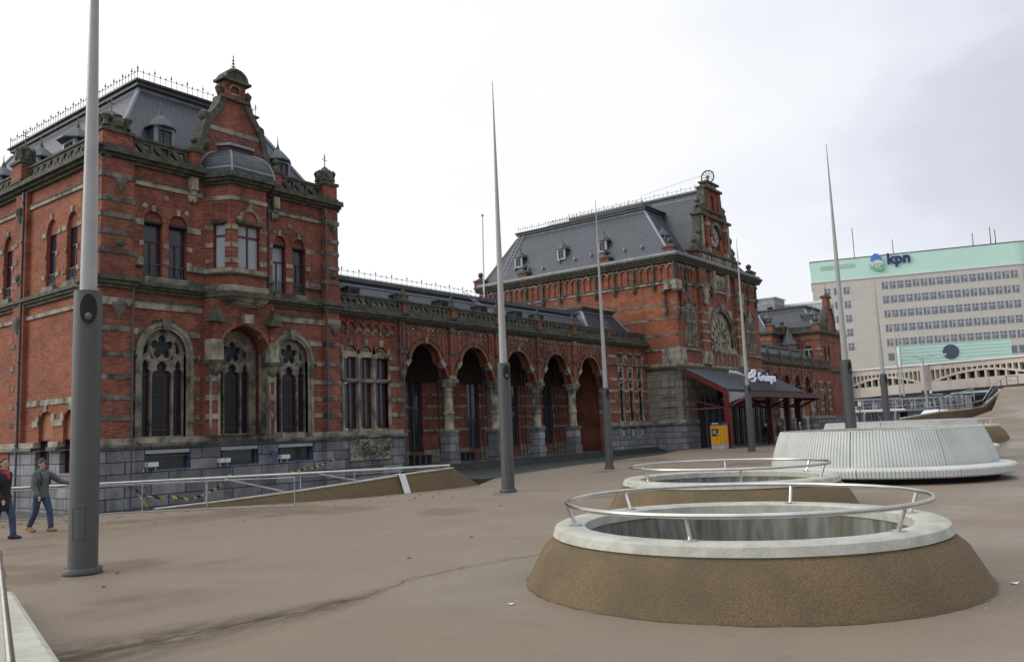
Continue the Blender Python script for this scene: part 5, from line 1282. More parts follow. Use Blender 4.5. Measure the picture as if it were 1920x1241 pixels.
# ---- ring-shaped light wells
def light_well(cx, cy, z, posts, label, base=2.86, rim=2.47, inner=2.07):
    root = empty('light_well', (cx, cy, z), label=label, cat='light well', group='round light wells on the square')
    mb = MB(); prof = [(base+.02, -.02), (base, .03)] if z == 0 else [(base+.3, -.6), (base, .0)]
    prof += [(base, .03), (base-.10, .22), (base-.22, .44), (rim+.01, .585)]
    mb.lathe((0, 0, 0), prof, 'cone', 128); mb.build('sloping_base', root)
    if z == 0:
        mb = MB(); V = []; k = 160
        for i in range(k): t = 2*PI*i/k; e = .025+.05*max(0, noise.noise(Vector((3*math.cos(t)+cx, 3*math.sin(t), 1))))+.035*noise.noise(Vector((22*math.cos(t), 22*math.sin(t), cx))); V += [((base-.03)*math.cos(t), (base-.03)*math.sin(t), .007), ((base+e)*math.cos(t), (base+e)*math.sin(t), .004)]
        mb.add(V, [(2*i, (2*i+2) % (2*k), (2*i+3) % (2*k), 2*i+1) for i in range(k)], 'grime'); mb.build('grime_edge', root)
    mb = MB(); mb.lathe((0, 0, 0), [(rim-.02, .58), (rim+.03, .60), (rim, .70), (rim-.05, .725), (inner+.04, .72), (inner, .70), (inner, .58)], 'rim', 128); mb.build('rim', root)
    mb = MB(); mb.lathe((0, 0, 0), [(inner+.02, .6), (inner-.02, .3), (inner-.10, -.55-z), (.01, -.57-z)], 'well', 96); mb.build('well_wall', root)
    mb = MB(); rr = 2.30
    mb.tube([(rr*math.cos(2*PI*i/96), rr*math.sin(2*PI*i/96), 1.0) for i in range(96)], .031, 'steel', 10, closed=True); mb.build('handrail', root)
    for a in posts:
        c, s = math.cos(R(a)), math.sin(R(a)); mb = MB()
        mb.tube([(2.2*c, 2.2*s, .73), (2.3*c, 2.3*s, .985)], .024, 'steel', 8); mb.lathe((2.2*c, 2.2*s, .722), [(.085, 0), (.085, .012), (.02, .018)], 'steel', 16); mb.build('post', root)
    return root
light_well(10.72, 4.48, 0, (128, -172, -108, -55, 3, 71), 'nearest round brown light well with a white rim and steel rail')
light_well(19.0, 8.2, 0, (150, -150, -92, -35, 25, 90), 'round brown light well just behind the nearest one, in front of the ribbed white ring')
light_well(49.5, 8.9, .62, (-60, 0, 60, 120, 180, -120), 'small distant light well at the foot of the rising slope')
def ribbed_ring(cx, cy, z, label, s=1.0, n=216):
    root = empty('ribbed_ring', (cx, cy, z), label=label, cat='ring bench', group='white ribbed ring benches')
    prof = [(3.0, 1.50), (3.01, 1.57), (3.06, 1.58), (3.09, 1.55), (3.22, 1.22), (3.32, .92), (3.38, .72), (3.43, .50), (3.43, .3)]
    def rib(prof, inward=1):
        V = []; per = [0, 0, 1, 1]; k = n*4
        for r, h in prof:
            for i in range(k):
                t = 2*PI*(i+(.28 if i % 4 in (1, 3) else 0)*0)/k
                d = (.034 if i % 4 == 0 else 0)+(.05 if i % 108 == 0 else 0)
                V.append(((r-d*inward)*s*math.cos(t), (r-d*inward)*s*math.sin(t), h*s))
        F = [(j*k+i, j*k+(i+1) % k, (j+1)*k+(i+1) % k, (j+1)*k+i) for j in range(len(prof)-1) for i in range(k)]
        return V, F
    mb = MB(); V, F = rib(prof[3:]); mb.add(V, F, 'ribbed'); mb.build('ribbed_shell', root)
    mb = MB(); fl = [(3.2, .50), (3.55, .47), (3.61, .45), (3.645, .40), (3.63, .22), (3.56, .18), (3.2, .18)]; V, F = rib(fl); mb.add([(x-.235, y-.278, z_) for x, y, z_ in V], F, 'ribbed'); mb.build('bench_lip', root)
    mb = MB(); mb.lathe((0, 0, 0), [(r*s, h*s) for r, h in prof[:4]], 'rim', 128); mb.build('rim', root)
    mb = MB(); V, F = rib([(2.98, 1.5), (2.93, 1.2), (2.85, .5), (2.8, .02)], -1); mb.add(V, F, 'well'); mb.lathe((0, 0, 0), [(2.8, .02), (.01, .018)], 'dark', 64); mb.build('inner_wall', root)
    mb = MB(); mb.lathe((-.2, -.2, 0), [(3.3*s, .19*s), (3.2*s, 0)], 'dark', 96); mb.build('recessed_base', root)  # near-black colour stands in for the shadow gap under the bench lip
    return root
ribbed_ring(29.39, 7.36, 0, 'large white ribbed concrete ring with a flared bench lip, nearer of the two')
ribbed_ring(40.6, 9.25, .16, 'white ribbed ring seen behind the larger nearer one')
# small white discs lying between the rings
mb = MB(); mb.lathe((0, 0, 0), [(.5, 0), (.52, .06), (.42, .12), (.01, .14)], 'rim', 32); o = mb.build('floor_light', off=(24.6, 9.95, 0)); tag(o, 'low white round disc on the paving beside the large ribbed ring', 'floor light')

# ---- tapered light masts
MAST = bpy.data.objects
def mast(x, y, H, J, d, label, z0=0, spot=False):
    root = empty('light_mast', (x, y, z0), label=label, cat='light mast', group='tall tapered light masts on the square')
    r = d/2; mb = MB()
    mb.lathe((0, 0, 0), [(r, .06), (r*.985, J*.5), (r*.97, J)], 'poledark', 32); mb.lathe((0, 0, 0), [(r*.97, J), (r*.7, J+.005)], 'poledark', 32)
    mb.build('lower_shaft', root)
    mb = MB(); k = 40; V = []
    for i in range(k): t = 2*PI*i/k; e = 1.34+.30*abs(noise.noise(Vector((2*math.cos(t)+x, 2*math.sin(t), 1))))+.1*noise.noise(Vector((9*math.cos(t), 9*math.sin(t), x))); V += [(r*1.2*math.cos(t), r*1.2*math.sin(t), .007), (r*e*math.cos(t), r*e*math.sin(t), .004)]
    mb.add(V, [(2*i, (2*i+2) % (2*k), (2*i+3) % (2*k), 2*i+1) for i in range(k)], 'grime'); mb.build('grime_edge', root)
    mb = MB(); mb.lathe((0, 0, 0), [(r*.60, J), (r*.59, J+.1), (r*.40, J+(H-J)*.4), (r*.18, J+(H-J)*.8), (.012, H)], 'polelight', 24); mb.build('upper_shaft', root)
    mb = MB(); hp = [(r*1.012*math.cos(a0_+s_*.19/r*.5), r*1.012*math.sin(a0_+s_*.19/r*.5), z_) for a0_ in (R(225),) for s_, z_ in ((-1, .55), (0, .55), (1, .55), (1, 1.05), (0, 1.05), (-1, 1.05))]; mb.add(hp, [(0, 1, 4, 5), (1, 2, 3, 4)], 'poledark'); mb.tube([hp[i] for i in (0, 1, 2, 3, 4, 5)], .004, 'dark', 4, closed=True); mb.build('access_hatch', root)
    mb = MB(); mb.lathe((0, 0, 0), [(r*1.15, -.02), (r*1.15, .02), (r*1.3, .022), (r*1.3, .085), (r*1.26, .10), (r, .10)], 'poledark', 32); mb.build('base_flange', root)
    # oval opening near the top with its lamp
    a0 = R(246); mb = MB()
    def q(u, v, n):
        t = a0+u/r; return ((r+n)*math.cos(t), (r+n)*math.sin(t), J-.32+v)
    ring = lambda a, b, dn: [q(a*math.cos(2*PI*i/24), b*math.sin(2*PI*i/24), dn) for i in range(24)]
    A, B_, C = ring(.20*d/.55, .29, .003), ring(.165*d/.55, .255, .008), ring(.05*d/.55, .11, -.06)
    V = A+B_; mb.add(V, [(i, (i+1) % 24, 24+(i+1) % 24, 24+i) for i in range(24)], 'poledark', True)
    H_ = [ring(.165*d/.55*k_, .255*k_, .008) for k_ in (1, .75, .5, .25, .02)]; mb.add([p for h_ in H_ for p in h_], [(j*24+i, j*24+(i+1) % 24, j*24+24+(i+1) % 24, j*24+24+i) for j in range(4) for i in range(24)], 'dark', True); mb.build('lamp_recess', root)
    mb = MB(); mb.ball(q(0, -.12, -.035), .08*d/.55, 'lens', 12, 1.3); mb.build('lamp', root)
    if spot:
        mb = MB(); mb.tube([(0, 0, J+.55), (-.5, .55, J+.95)], .07, 'lightgrey', 8); mb.tube([(-.25, .28, J+.75), (-.75, .85, J+.95)], .11, 'lightgrey', 10); mb.ball((.1, -.15, J+.5), .14, 'white'); mb.build('spotlight', root)
    return root
M['lens'] = plain('lamp_lens', (.10, .11, .15, 1), .2)
mast(6.61, 13.9, 14.2, 4.58, .445, 'nearest tall tapered mast, dark grey below and pale above, cut by the top edge')
mast(21.95, 17.16, 14.14, 4.25, .435, 'tapered mast standing in front of the arcade, second nearest of the masts')
mast(34.6, 20.87, 13.16, 3.86, .385, 'tapered mast in front of the small slate mansard and flank windows')
mast(53.75, 21.42, 14.4, 4.38, .44, 'tapered mast beside the yellow ticket machine, with a small spotlight arm', spot=True)
mast(35.0, 9.75, 13.39, 4.3, .44, 'tapered mast rising behind the large white ribbed ring')
mast(50.36, 12.03, 9.95, 4.3, .38, 'shorter tapered mast in front of the beige office block', z0=.05)
mast(102.7, 22.88, 12.8, 4.2, .42, 'distant thin mast near the viaduct, taller of the pair')
mast(108.4, 23.73, 11.95, 4.2, .42, 'distant thin mast near the viaduct, shorter of the pair')

# ---- ramp wall with handrail at the edge of the square
def ramp_wall():
    A = Vector((14.0, 24.6)); pts = [(13.9, 24.75, .02), (15.6, 23.35, .16), (17.4, 22.0, .34), (19.3, 21.2, .50), (21.2, 20.9, .62), (23.3, 20.72, .70)]
    root = empty('ramp_wall', (14, 24.6, 0), label='low brown concrete wall rising like a wedge along the ramp down to the pavilion', cat='ramp wall')
    off = (-14, -24.6, 0)
    mb = MB(); n = len(pts); V = []
    P = pts+[(24.55, 20.55, .0)]
    for i, (x, y, z) in enumerate(P):
        a = P[max(0, i-1)]; b = P[min(n, i+1)]; dx, dy = b[0]-a[0], b[1]-a[1]; l = math.hypot(dx, dy); nx, ny = -dy/l, dx/l
        V += [(x-nx*(.04+z*.22), y-ny*(.04+z*.22), -.02), (x, y, z), (x+nx*.28, y+ny*.28, z), (x+nx*.28, y+ny*.28, -.6)]
    F = []
    for i in range(n): F += [(4*i+k, 4*i+4+k, 4*i+5+k, 4*i+1+k) for k in range(3)]
    mb.add(V, F, 'cone'); mb.build('wall', root, off)
    mb = MB()
    for a, b in zip(pts[:-1], pts[1:]):
        dx, dy = b[0]-a[0], b[1]-a[1]; l = math.hypot(dx, dy); nx, ny = -dy/l, dx/l
        mb.add([(a[0]-nx*.02, a[1]-ny*.02, a[2]+.004), (b[0]-nx*.02, b[1]-ny*.02, b[2]+.004), (b[0]+nx*.3, b[1]+ny*.3, b[2]+.004), (a[0]+nx*.3, a[1]+ny*.3, a[2]+.004)]+[(a[0]-nx*.02, a[1]-ny*.02, a[2]+.04), (b[0]-nx*.02, b[1]-ny*.02, b[2]+.04), (b[0]+nx*.3, b[1]+ny*.3, b[2]+.04), (a[0]+nx*.3, a[1]+ny*.3, a[2]+.04)], [(4, 5, 6, 7), (0, 1, 5, 4), (3, 7, 6, 2)], 'rim')
    mb.build('coping', root, off)
    mb = MB(); x, y, z = 20.72, 20.92, .6
    mb.add([(x, y-.20, -.01), (x+.30, y-.215, -.01), (x+.22, y-.03, z+.05), (x-.08, y-.01, z+.05), (x+.22, y+.25, z+.06), (x-.08, y+.27, z+.06)], [(0, 1, 2, 3), (3, 2, 4, 5)], 'white'); mb.build('marking_plate', root, off)
    # heavy handrail running on past the wall
    mb = MB(); H = [(2.0, 29.3, .93), (10.2, 26.5, .93), (12.55, 25.5, .905), (14.0, 24.75, .895), (16.3, 23.2, .89), (18.6, 21.85, .875), (21.0, 21.05, .85), (23.2, 20.85, .82)]
    mb.tube(H, .042, 'steel', 10); mb.tube([(x, y, z-.10) for x, y, z in H[2:]], .012, 'galv', 6); mb.build('handrail', root, off)
    for x, y, z0, z1 in ((12.0, 25.75, -.02, .9), (15.2, 24.0, .1, .88), (17.6, 22.35, .36, .86), (19.2, 21.55, .52, .85), (20.9, 21.1, .62, .84), (22.7, 20.9, .70, .80)):
        mb = MB(); mb.tube([(x, y, z0), (x, y, z1)], .02, 'galv', 6); mb.build('post', root, off)
    mb = MB()
    for x0, y0, x1, y1, z1 in ((15.6, 23.6, 17.0, 22.45, .36), (18.1, 22.05, 19.3, 21.35, .52)): mb.tube([(x0, y0, .84), (x1, y1, z1)], .03, 'galv', 6)
    mb.build('brace', root, off)
    mb = MB(); mb.tube([(23.0, 20.86, .62+.05), (22.75, 20.9, .62+.05), (22.7, 20.9, .78)], .015, 'galv', 6); mb.build('rail_end_loop', root, off)
ramp_wall()
def thin_rail(pts, h, posts, label, name='guard_rail', r=.018, mid=0, zb=0.03, m='galv'):
    root = empty(name, (pts[0][0], pts[0][1], 0), label=label, cat='railing'); off = (-pts[0][0], -pts[0][1], 0)
    mb = MB(); mb.tube([(x, y, z+h) for x, y, z in pts], r, m, 6); mb.build('top_rail', root, off)
    if zb is not None: mb = MB(); mb.tube([(x, y, z+zb) for x, y, z in pts], r, m, 6); mb.build('bottom_rail', root, off)
    for k in range(mid): mb = MB(); mb.tube([(x, y, z+h*(k+1)/(mid+1)) for x, y, z in pts], r*.6, m, 5); mb.build('middle_rail', root, off)
    for t in range(posts):
        q = t/(posts-1)*(len(pts)-1); i = min(int(q), len(pts)-2); f = q-i; a, b = Vector(pts[i]), Vector(pts[i+1]); p = a+(b-a)*f
        mb = MB(); mb.tube([p, p+Vector((0, 0, h))], r, m, 6); mb.build('post', root, off)
    return root
thin_rail([(4, 28.25, .0), (10.28, 26.25, .0), (12.75, 25.0, .0), (14.2, 23.5, 0), (16.11, 20.75, .0)], .86, 6, 'thin steel railing along the edge of the square in front of the ramp wall')
thin_rail([(16.2, 31.0, -.6), (17.13, 31.0, -.6), (20.53, 31.0, -.6)], 2.16, 3, 'thin low-level railing in front of the cellar windows', zb=None, r=.013, m='iron')
# striped barrier tape wound along the low rail
def tape():
    m, nt, p = newmat('hazard_tape'); N = nt.nodes.new; L = nt.links.new
    tc = N('ShaderNodeTexCoord'); w = N('ShaderNodeTexWave'); w.inputs['Scale'].default_value = 1.6; w.wave_type = 'BANDS'; w.bands_direction = 'DIAGONAL'; L(tc.outputs['Object'], w.inputs[0])
    cr = N('ShaderNodeValToRGB'); cr.color_ramp.interpolation = 'CONSTANT'; cr.color_ramp.elements[0].color = (.02, .02, .02, 1); cr.color_ramp.elements[1].position = .5; cr.color_ramp.elements[1].color = (.5, .44, .06, 1)
    L(w.outputs[0], cr.inputs[0]); L(cr.outputs[0], p.inputs['Base Color']); M['tape'] = m
    random.seed(11)
    Pn = [(17.0, 30.9, 1.35), (16.9, 30.9, 1.0), (17.02, 30.9, .6), (16.9, 30.9, .2), (16.95, 30.9, -.1), (17.1, 30.9, -.35), (16.6, 30.9, .35), (17.0, 30.9, .1), (18.2, 30.8, -.05), (18.9, 30.8, -.18), (20.2, 30.8, .25), (20.55, 30.8, .62), (22.5, 30.8, .55), (24.5, 30.8, .65), (26.2, 30.8, 1.0), (26.3, 30.8, .4), (26.25, 30.8, .1)]
    mb = MB(); V = []; F = []; n = 0; pts = []
    for a, b in zip(Pn[:-1], Pn[1:]):
        a, b = Vector(a), Vector(b)
        for i in range(8): q = i/8; p = a+(b-a)*q; p.z -= .10*math.sin(PI*q)*(b-a).length*.4; pts.append(p+Vector((0, 0, random.uniform(-.02, .02))))
    for i, p in enumerate(pts): w_ = .035+.02*math.sin(i*1.3); V += [p+Vector((0, .01*math.sin(i), w_)), p-Vector((0, .01*math.cos(i), w_))]
    F = [(2*i, 2*i+2, 2*i+3, 2*i+1) for i in range(len(pts)-1)]
    mb.add(V, F, 'tape'); o = mb.build('barrier_tape'); tag(o, 'black and yellow barrier tape draped along the railing below the pavilion windows', 'barrier tape')
tape()
def floodlight(x, label):
    root = empty('floodlight', (x, 32.12, .98), label=label, cat='floodlight', group='small floodlights before the cellar windows')
    mb = MB(); mb.box(ID, -.24, .24, -.13, .13, .16, .34, 'white'); mb.build('housing', root)
    for s in (-.17, .17): mb = MB(); mb.box(ID, s-.02, s+.02, -.04, .04, .0, .16, 'lightgrey'); mb.build('bracket', root)
floodlight(17.9, 'white floodlight before the cellar window nearest the corner pier'); floodlight(21.2, 'white floodlight before the middle cellar window under the oriel'); floodlight(24.35, 'white floodlight before the cellar window next to the triple window')
mb = MB(); mb.box(ID, 23.5, 23.85, 31.86, 31.97, 1.25, 1.5, 'sign_blue2' if 'sign_blue2' in M else 'bluep'); o = mb.build('wall_sign'); tag(o, 'small blue sign plate on the grey stone plinth', 'sign')
# benches in the shade of the arcade
def bench(x, y, label):
    root = empty('arcade_bench', (x, y, .22), label=label, cat='bench', group='dark benches in the arcade')
    mb = MB(); mb.box(ID, -.85, .85, -.2, .2, .5, .57, 'wetstep'); mb.build('seat', root)
    for u in (-.75, -.25, .25, .75): mb = MB(); mb.box(ID, u-.03, u+.03, -.18, .18, 0, .5, 'iron'); mb.build('leg', root)
bench(36.0, 34.6, 'dark slatted bench behind the arcade opening nearest the ladder'); bench(40.3, 34.8, 'dark slatted bench under the second arch of the arcade')

# ---- kerb wall and rail at the very edge of the picture
def near_kerb():
    a, b = Vector((4.95, 12.1, 0)), Vector((2.2, 3.2, 0)); d = (b-a).normalized(); n = Vector((-abs(d.y), abs(d.x), 0)); L = (b-a).length
    n = Vector((d.y, -d.x, 0)); n = n if n.x < 0 else -n
    root = empty('stair_wall', tuple(a), label='white coped brown kerb wall with a steel rail, cut by the picture edge', cat='stair wall')
    P = lambda t, w, z: tuple(d*t+n*w+Vector((0, 0, z)))
    N_ = 12; hz = lambda t: .05+.27*min(1, t/5.0)**.8+.05*max(0, t-5)
    mb = MB(); V = []
    for i in range(N_+1): t = L*i/N_; h = hz(t); V += [P(t, -.02, -.02), P(t, .05+h*.6, h)]
    mb.add(V, [(2*i, 2*i+2, 2*i+3, 2*i+1) for i in range(N_)]+[(0, 1, 1)][:0], 'cone'); mb.build('wall', root)
    mb = MB(); V = []
    for i in range(N_+1): t = L*i/N_; h = hz(t); w = .05+h*.6; V += [P(t, w-.03, h), P(t, w-.0, h+.10), P(t, w+.05, h+.125), P(t, w+.30, h+.13), P(t, w+.32, -.6)]
    mb.add(V, [(5*i+k, 5*i+5+k, 5*i+6+k, 5*i+1+k) for i in range(N_) for k in range(4)]+[(0, 1, 2, 3, 4)], 'rim'); mb.build('coping', root)
    mb = MB(); mb.tube([tuple(Vector(q)-a) for q in ((4.95, 12.6, .3), (4.93, 12.7, .6), (4.75, 12.3, .69), (4.38, 11.3, .7), (3.35, 8.54, .7), (2.32, 5.78, .7), (1.2, 2.8, .7))], .027, 'steel', 12); mb.build('handrail', root)
near_kerb()

# ---- ticket machine
def ticket_machine():
    root = empty('ticket_machine', (59.9, 26.3, 0), R(-90), label='yellow ticket machine with blue top, dark screen and grey base', cat='ticket machine')
    M['yellow'] = plain('yellow_enamel', (.72, .36, .01, 1), .35); M['navy'] = plain('navy_enamel', (.012, .025, .17, 1), .35); M['screen'] = plain('screen', (.25, .3, .38, 1), .15)
    F = fF(-.0); fr = lambda u, v, n: (u, -.55-n, v)
    mb = MB(); mb.box(ID, -.47, .47, -.55, .45, .35, 1.82, 'yellow'); mb.build('body', root)
    mb = MB(); mb.box(ID, -.47, .47, -.53, .43, 0, .35, 'lightgrey'); mb.build('base', root)
    mb = MB(); mb.box(ID, -.52, .52, -.6, .5, 1.82, 2.0, 'navy'); mb.build('top', root)
    mb = MB(); mb.box(ID, -.56, -.475, -.5, .45, 0, 1.9, 'navy'); mb.build('side_panel', root)
    mb = MB(); mb.box(fr, -.36, .14, 1.0, 1.52, 0, .03, 'dark'); s = mb.build('screen_bezel', root)
    mb = MB(); mb.box(fr, -.30, .0, 1.13, 1.43, .03, .04, 'screen'); mb.build('screen', s)
    mb = MB(); mb.box(fr, 0.03, .10, 1.05, 1.15, .03, .05, 'white'); mb.build('card_slot', s)
    mb = MB(); mb.box(fr, .3, .315, .36, 1.8, 0, .004, 'dark'); mb.build('door_joint', root)
    mb = MB(); mb.box(fr, .0, .06, .7, .78, 0, .03, 'dark'); mb.build('coin_slot', root)
    mb = MB()
    for i in range(5): mb.box(fr, -.3+.1*i, -.22+.1*i, 1.88, 1.95, .055, .06, 'white')
    mb.build('top_marking', root)
ticket_machine()
# fallen leaves
random.seed(21); mb = MB(); M['leafm'] = surf('dead_leaf', (.10, .045, .015, 1), (.16, .11, .03, 1), 8)
for i in range(130):
    if i < 80: t = random.random(); x = 8+16*t+random.gauss(0, .6); y = 25.8-5.6*t-abs(random.gauss(0, 1.8))
    else: x = random.uniform(5, 40); y = random.uniform(9, 24)
    a = random.uniform(0, PI); s = random.uniform(.03, .075); c, q = math.cos(a)*s, math.sin(a)*s
    mb.add([(x+c, y+q, .008), (x-q*.6, y+c*.6, .02), (x-c, y-q, .008), (x+q*.6, y-c*.6, .03)], [(0, 1, 2, 3)], 'leafm')
tag(mb.build('fallen_leaves'), 'dead brown leaves scattered over the tan paving', 'leaves', kind='stuff')
mb = MB(); mb.add([(7.78, 6.1, .01), (7.86, 6.12, .02), (7.88, 6.16, .01), (7.8, 6.17, .02)], [(0, 1, 2, 3)], 'white'); tag(mb.build('litter_paper'), 'small scrap of white paper on the paving before the nearest light well', 'litter')
mb = MB(); mb.add([(11.33, 1.47, .01), (11.41, 1.45, .03), (11.45, 1.52, .01), (11.37, 1.54, .02)], [(0, 1, 2, 3)], 'white'); tag(mb.build('litter_paper'), 'curled scrap of white paper beside the foot of the nearest light well', 'litter')
# ================================================================== BEYOND THE SQUARE
def office_block():
    root = empty('office_building', (207.0, 64, -.6), label='long beige office block with a mint green top storey behind the viaduct', cat='office building')
    d = Vector((.292, -.956, 0)); nrm = Vector((-.956, -.292, 0)); o = Vector((0, 0, 0))
    fr = lambda u, v, n: tuple(d*u+nrm*n+Vector((0, 0, v+.6)))
    M['beige'] = coursed('beige_cladding', (.60, .55, .48, 1), (.57, .52, .455, 1), (.45, .41, .36, 1), 6, 3.4, .03, vary=.06, bump=.1, rough=.7)
    M['mint'] = coursed('mint_cladding', (.58, .82, .69, 1), (.56, .79, .67, 1), (.52, .73, .62, 1), 3.0, 5, .02, vary=.06, bump=.1, rough=.5)
    M['mintlight'] = plain('pale_mint', (.56, .80, .68, 1), .6); M['slateblue'] = plain('slate_blue_panel', (.07, .09, .14, 1), .5)
    def outline(k=0):
        pts = [(0-k, -14), (0-k, 0+k), (44.2, 0+k)]
        pts += [(44.2+(6+k)*math.sin(R(t)), -6+(6+k)*math.cos(R(t))) for t in range(10, 91, 10)]
        return pts+[(50.2+k, -14)]
    fl = lambda u, n, v: fr(u, v, n)
    mb = MB(); mb.panel(lambda a, b, c: fr(a, c, b), outline(), [], -.6, 35.3, 'beige'); mb.build('body', root)
    mb = MB(); mb.panel(lambda a, b, c: fr(a, c, b), outline(.12), [], 35.3, 40.3, 'mint'); mb.panel(lambda a, b, c: fr(a, c, b), outline(.2), [], 40.3, 40.5, 'iron'); mb.build('top_storey', root)
    mb = MB(); mb.panel(lambda a, b, c: fr(a, c, b), outline(.2), [], 35.1, 35.35, 'white'); mb.build('white_band', root)
    mb = MB(); mb.box(fr, 2.3, 10.2, 38.1, 39.1, .12, .2, 'mint_louvre'); mb.build('louvre_panel', root)
    # windows
    W = MB(); w, h = .72, .92
    W.box(fr, -w, w, -h, h, 0, .04, 'lightgrey'); W.box(fr, -w+.08, w-.08, -h+.08, h-.08, .04, .05, 'office_glass')
    W.box(fr, -w+.08, w-.08, .1, .18, .05, .09, 'white'); W.box(fr, -.04, .04, -.1, h-.08, .05, .08, 'white')
    W.box(fr, -.45, .1, -.45, -.38, .05, .08, 'white')
    W2 = MB(); W2.box(fr, -w, w, -h, h, 0, .04, 'lightgrey'); W2.box(fr, -w+.08, w-.08, -h+.08, h-.08, .04, .05, 'office_glass')
    W2.box(fr, -.04, .5, .05, .12, .05, .09, 'white'); W2.box(fr, -.06, .02, -h+.08, h-.08, .05, .09, 'white'); W2.box(fr, .02, .5, .12, .7, .05, .06, 'blind')
    base = W.build('window', root); alt = W2.build('window', root); first = [True, True]; n = 0
    def put(u, v):
        nonlocal n
        src = base if random.random() < .55 else alt; k = 0 if src is base else 1
        if n >= 100: return
        c = src if first[k] else src.copy()
        if not first[k]: col.objects.link(c)
        first[k] = False
        c.location = Vector(fr(u, v-.6, 0)); n += 1
    rows = [33.0-3.44*i for i in range(6)]
    for i, v in enumerate(rows[:5]):
        for j in range(17): put(16.4+1.70*j, v)
    for i, v in enumerate([32.6-3.44*k for k in range(5)]):
        for j in range(3): put(3.4+2.2*j, v) if not (j == 1 and i > 3) else None
    rest = MB()
    for u in (16.4, 18.1, 19.8, 43.6, 41.9, 40.2): rest.box(fr, u-w, u+w, rows[5]-h, rows[5]+h, 0, .04, 'lightgrey'); rest.box(fr, u-w+.08, u+w-.08, rows[5]-h+.08, rows[5]+h-.08, .04, .05, 'office_glass')
    x = rest.build('window_row', root); x['kind'] = 'stuff'
    # roof masts
    for u, v, hh in ((10.4, 40.5, 8), (19.2, 40.5, 4), (36.5, 40.5, 3.5), (40.2, 40.5, 4.5), (41.2, 40.5, 3.8)):
        mb = MB(); mb.tube([fr(u, v, -3), fr(u, v+hh, -3)], .09, 'iron', 4); mb.tube([fr(u, v, -3.4), fr(u, v+.4*hh, -3.4)], .07, 'iron', 4); mb.build('roof_mast', root)
M['mint_louvre'] = plain('mint_louvre', (.40, .56, .48, 1), .6); M['office_glass'] = plain('office_glass', (.17, .175, .205, 1), .3)
office_block()
def office_sign():
    d = Vector((.292, -.956, 0)); nrm = Vector((-.956, -.292, 0)); org = Vector((207.0, 64, 0))+d*13.6+nrm*.3
    root = empty('rooftop_sign', tuple(org+Vector((0, 0, 37.6))), label='dark blue lettering with a blue and green emblem on the mint top storey', cat='sign')
    fr = lambda u, v, n: tuple(d*u+nrm*n+Vector((0, 0, v)))
    V, F = text_mesh('kpn', 3.55, .12, .10); mb = MB(); mb.add([fr(3.7+x, .55+y, .1+z) for x, y, z in V], F, 'kpnblue'); mb.build('lettering', root)
    # folded tile emblem: blue cap, white star facets, green skirt
    mb = MB()
    dome = [(.1, 1.6), (.35, 2.7), (1.1, 3.3), (1.9, 3.1), (2.5, 2.2), (2.7, 1.4), (1.9, 1.75), (1.1, 1.75), (.5, 1.3)]
    mb.panel(fr, dome, [], 0, .5, 'emblemblue')
    mb.panel(fr, [(.1, 1.5), (.5, 1.3), (1.1, 1.75), (1.9, 1.75), (2.7, 1.3), (2.75, .5), (2.0, -.3), (1.0, -.2), (.1, .5)], [], 0, .4, 'white')
    mb.panel(fr, [(-.15, 1.0), (.1, .45), (.9, -.2), (1.9, -.4), (2.6, .2), (2.85, -.5), (2.4, -1.1), (1.2, -.8), (.0, -.1)], [], 0, .35, 'emblemgreen')
    mb.panel(fr, [(2.75, .1), (3.05, .9), (3.0, -.5), (2.5, -1.1)], [], 0, .3, 'emblemgreen')
    for a in (.7, 1.35, 2.0): mb.panel(fr, [(a, .0), (a+.32, .0), (a+.25, .95), (a-.05, .95)], [], .4, .48, 'emblemgreen')
    mb.build('emblem', root)
M['kpnblue'] = plain('sign_navy', (.02, .03, .12, 1), .4); M['emblemblue'] = plain('emblem_blue', (.08, .22, .62, 1), .4); M['emblemgreen'] = plain('emblem_green', (.22, .55, .35, 1), .5)
office_sign()
def green_block():
    d = Vector((.292, -.956, 0)); root = empty('mint_annex', (161.6, 35.4, 0), label='long mint green box with a dark round disc, above the viaduct', cat='annex')
    nrm = Vector((-.956, -.292, 0)); fr = lambda u, v, n: tuple(d*u+nrm*n+Vector((0, 0, v)))
    mb = MB(); mb.box(fr, 0, 17.6, 0, 14.3, -6, 0, 'mint'); mb.box(fr, 0, 17.7, 14.3, 14.45, -6, .08, 'mintlight'); mb.box(fr, -.1, .12, 0, 14.3, -6, .06, 'mintlight'); mb.build('body', root)
    mb = MB()
    for i in range(5): mb.box(fr, .2, 17.4, 11.2+.6*i, 11.24+.6*i, 0, .04, 'mint_louvre')
    mb.build('cladding_rib', root)
    mb = MB(); mb.panel(fr, [(8.2+1.3*math.cos(2*PI*i/32), 12.75+1.3*math.sin(2*PI*i/32)) for i in range(32)], [], 0, .12, 'slateblue'); mb.build('round_panel', root)
green_block()
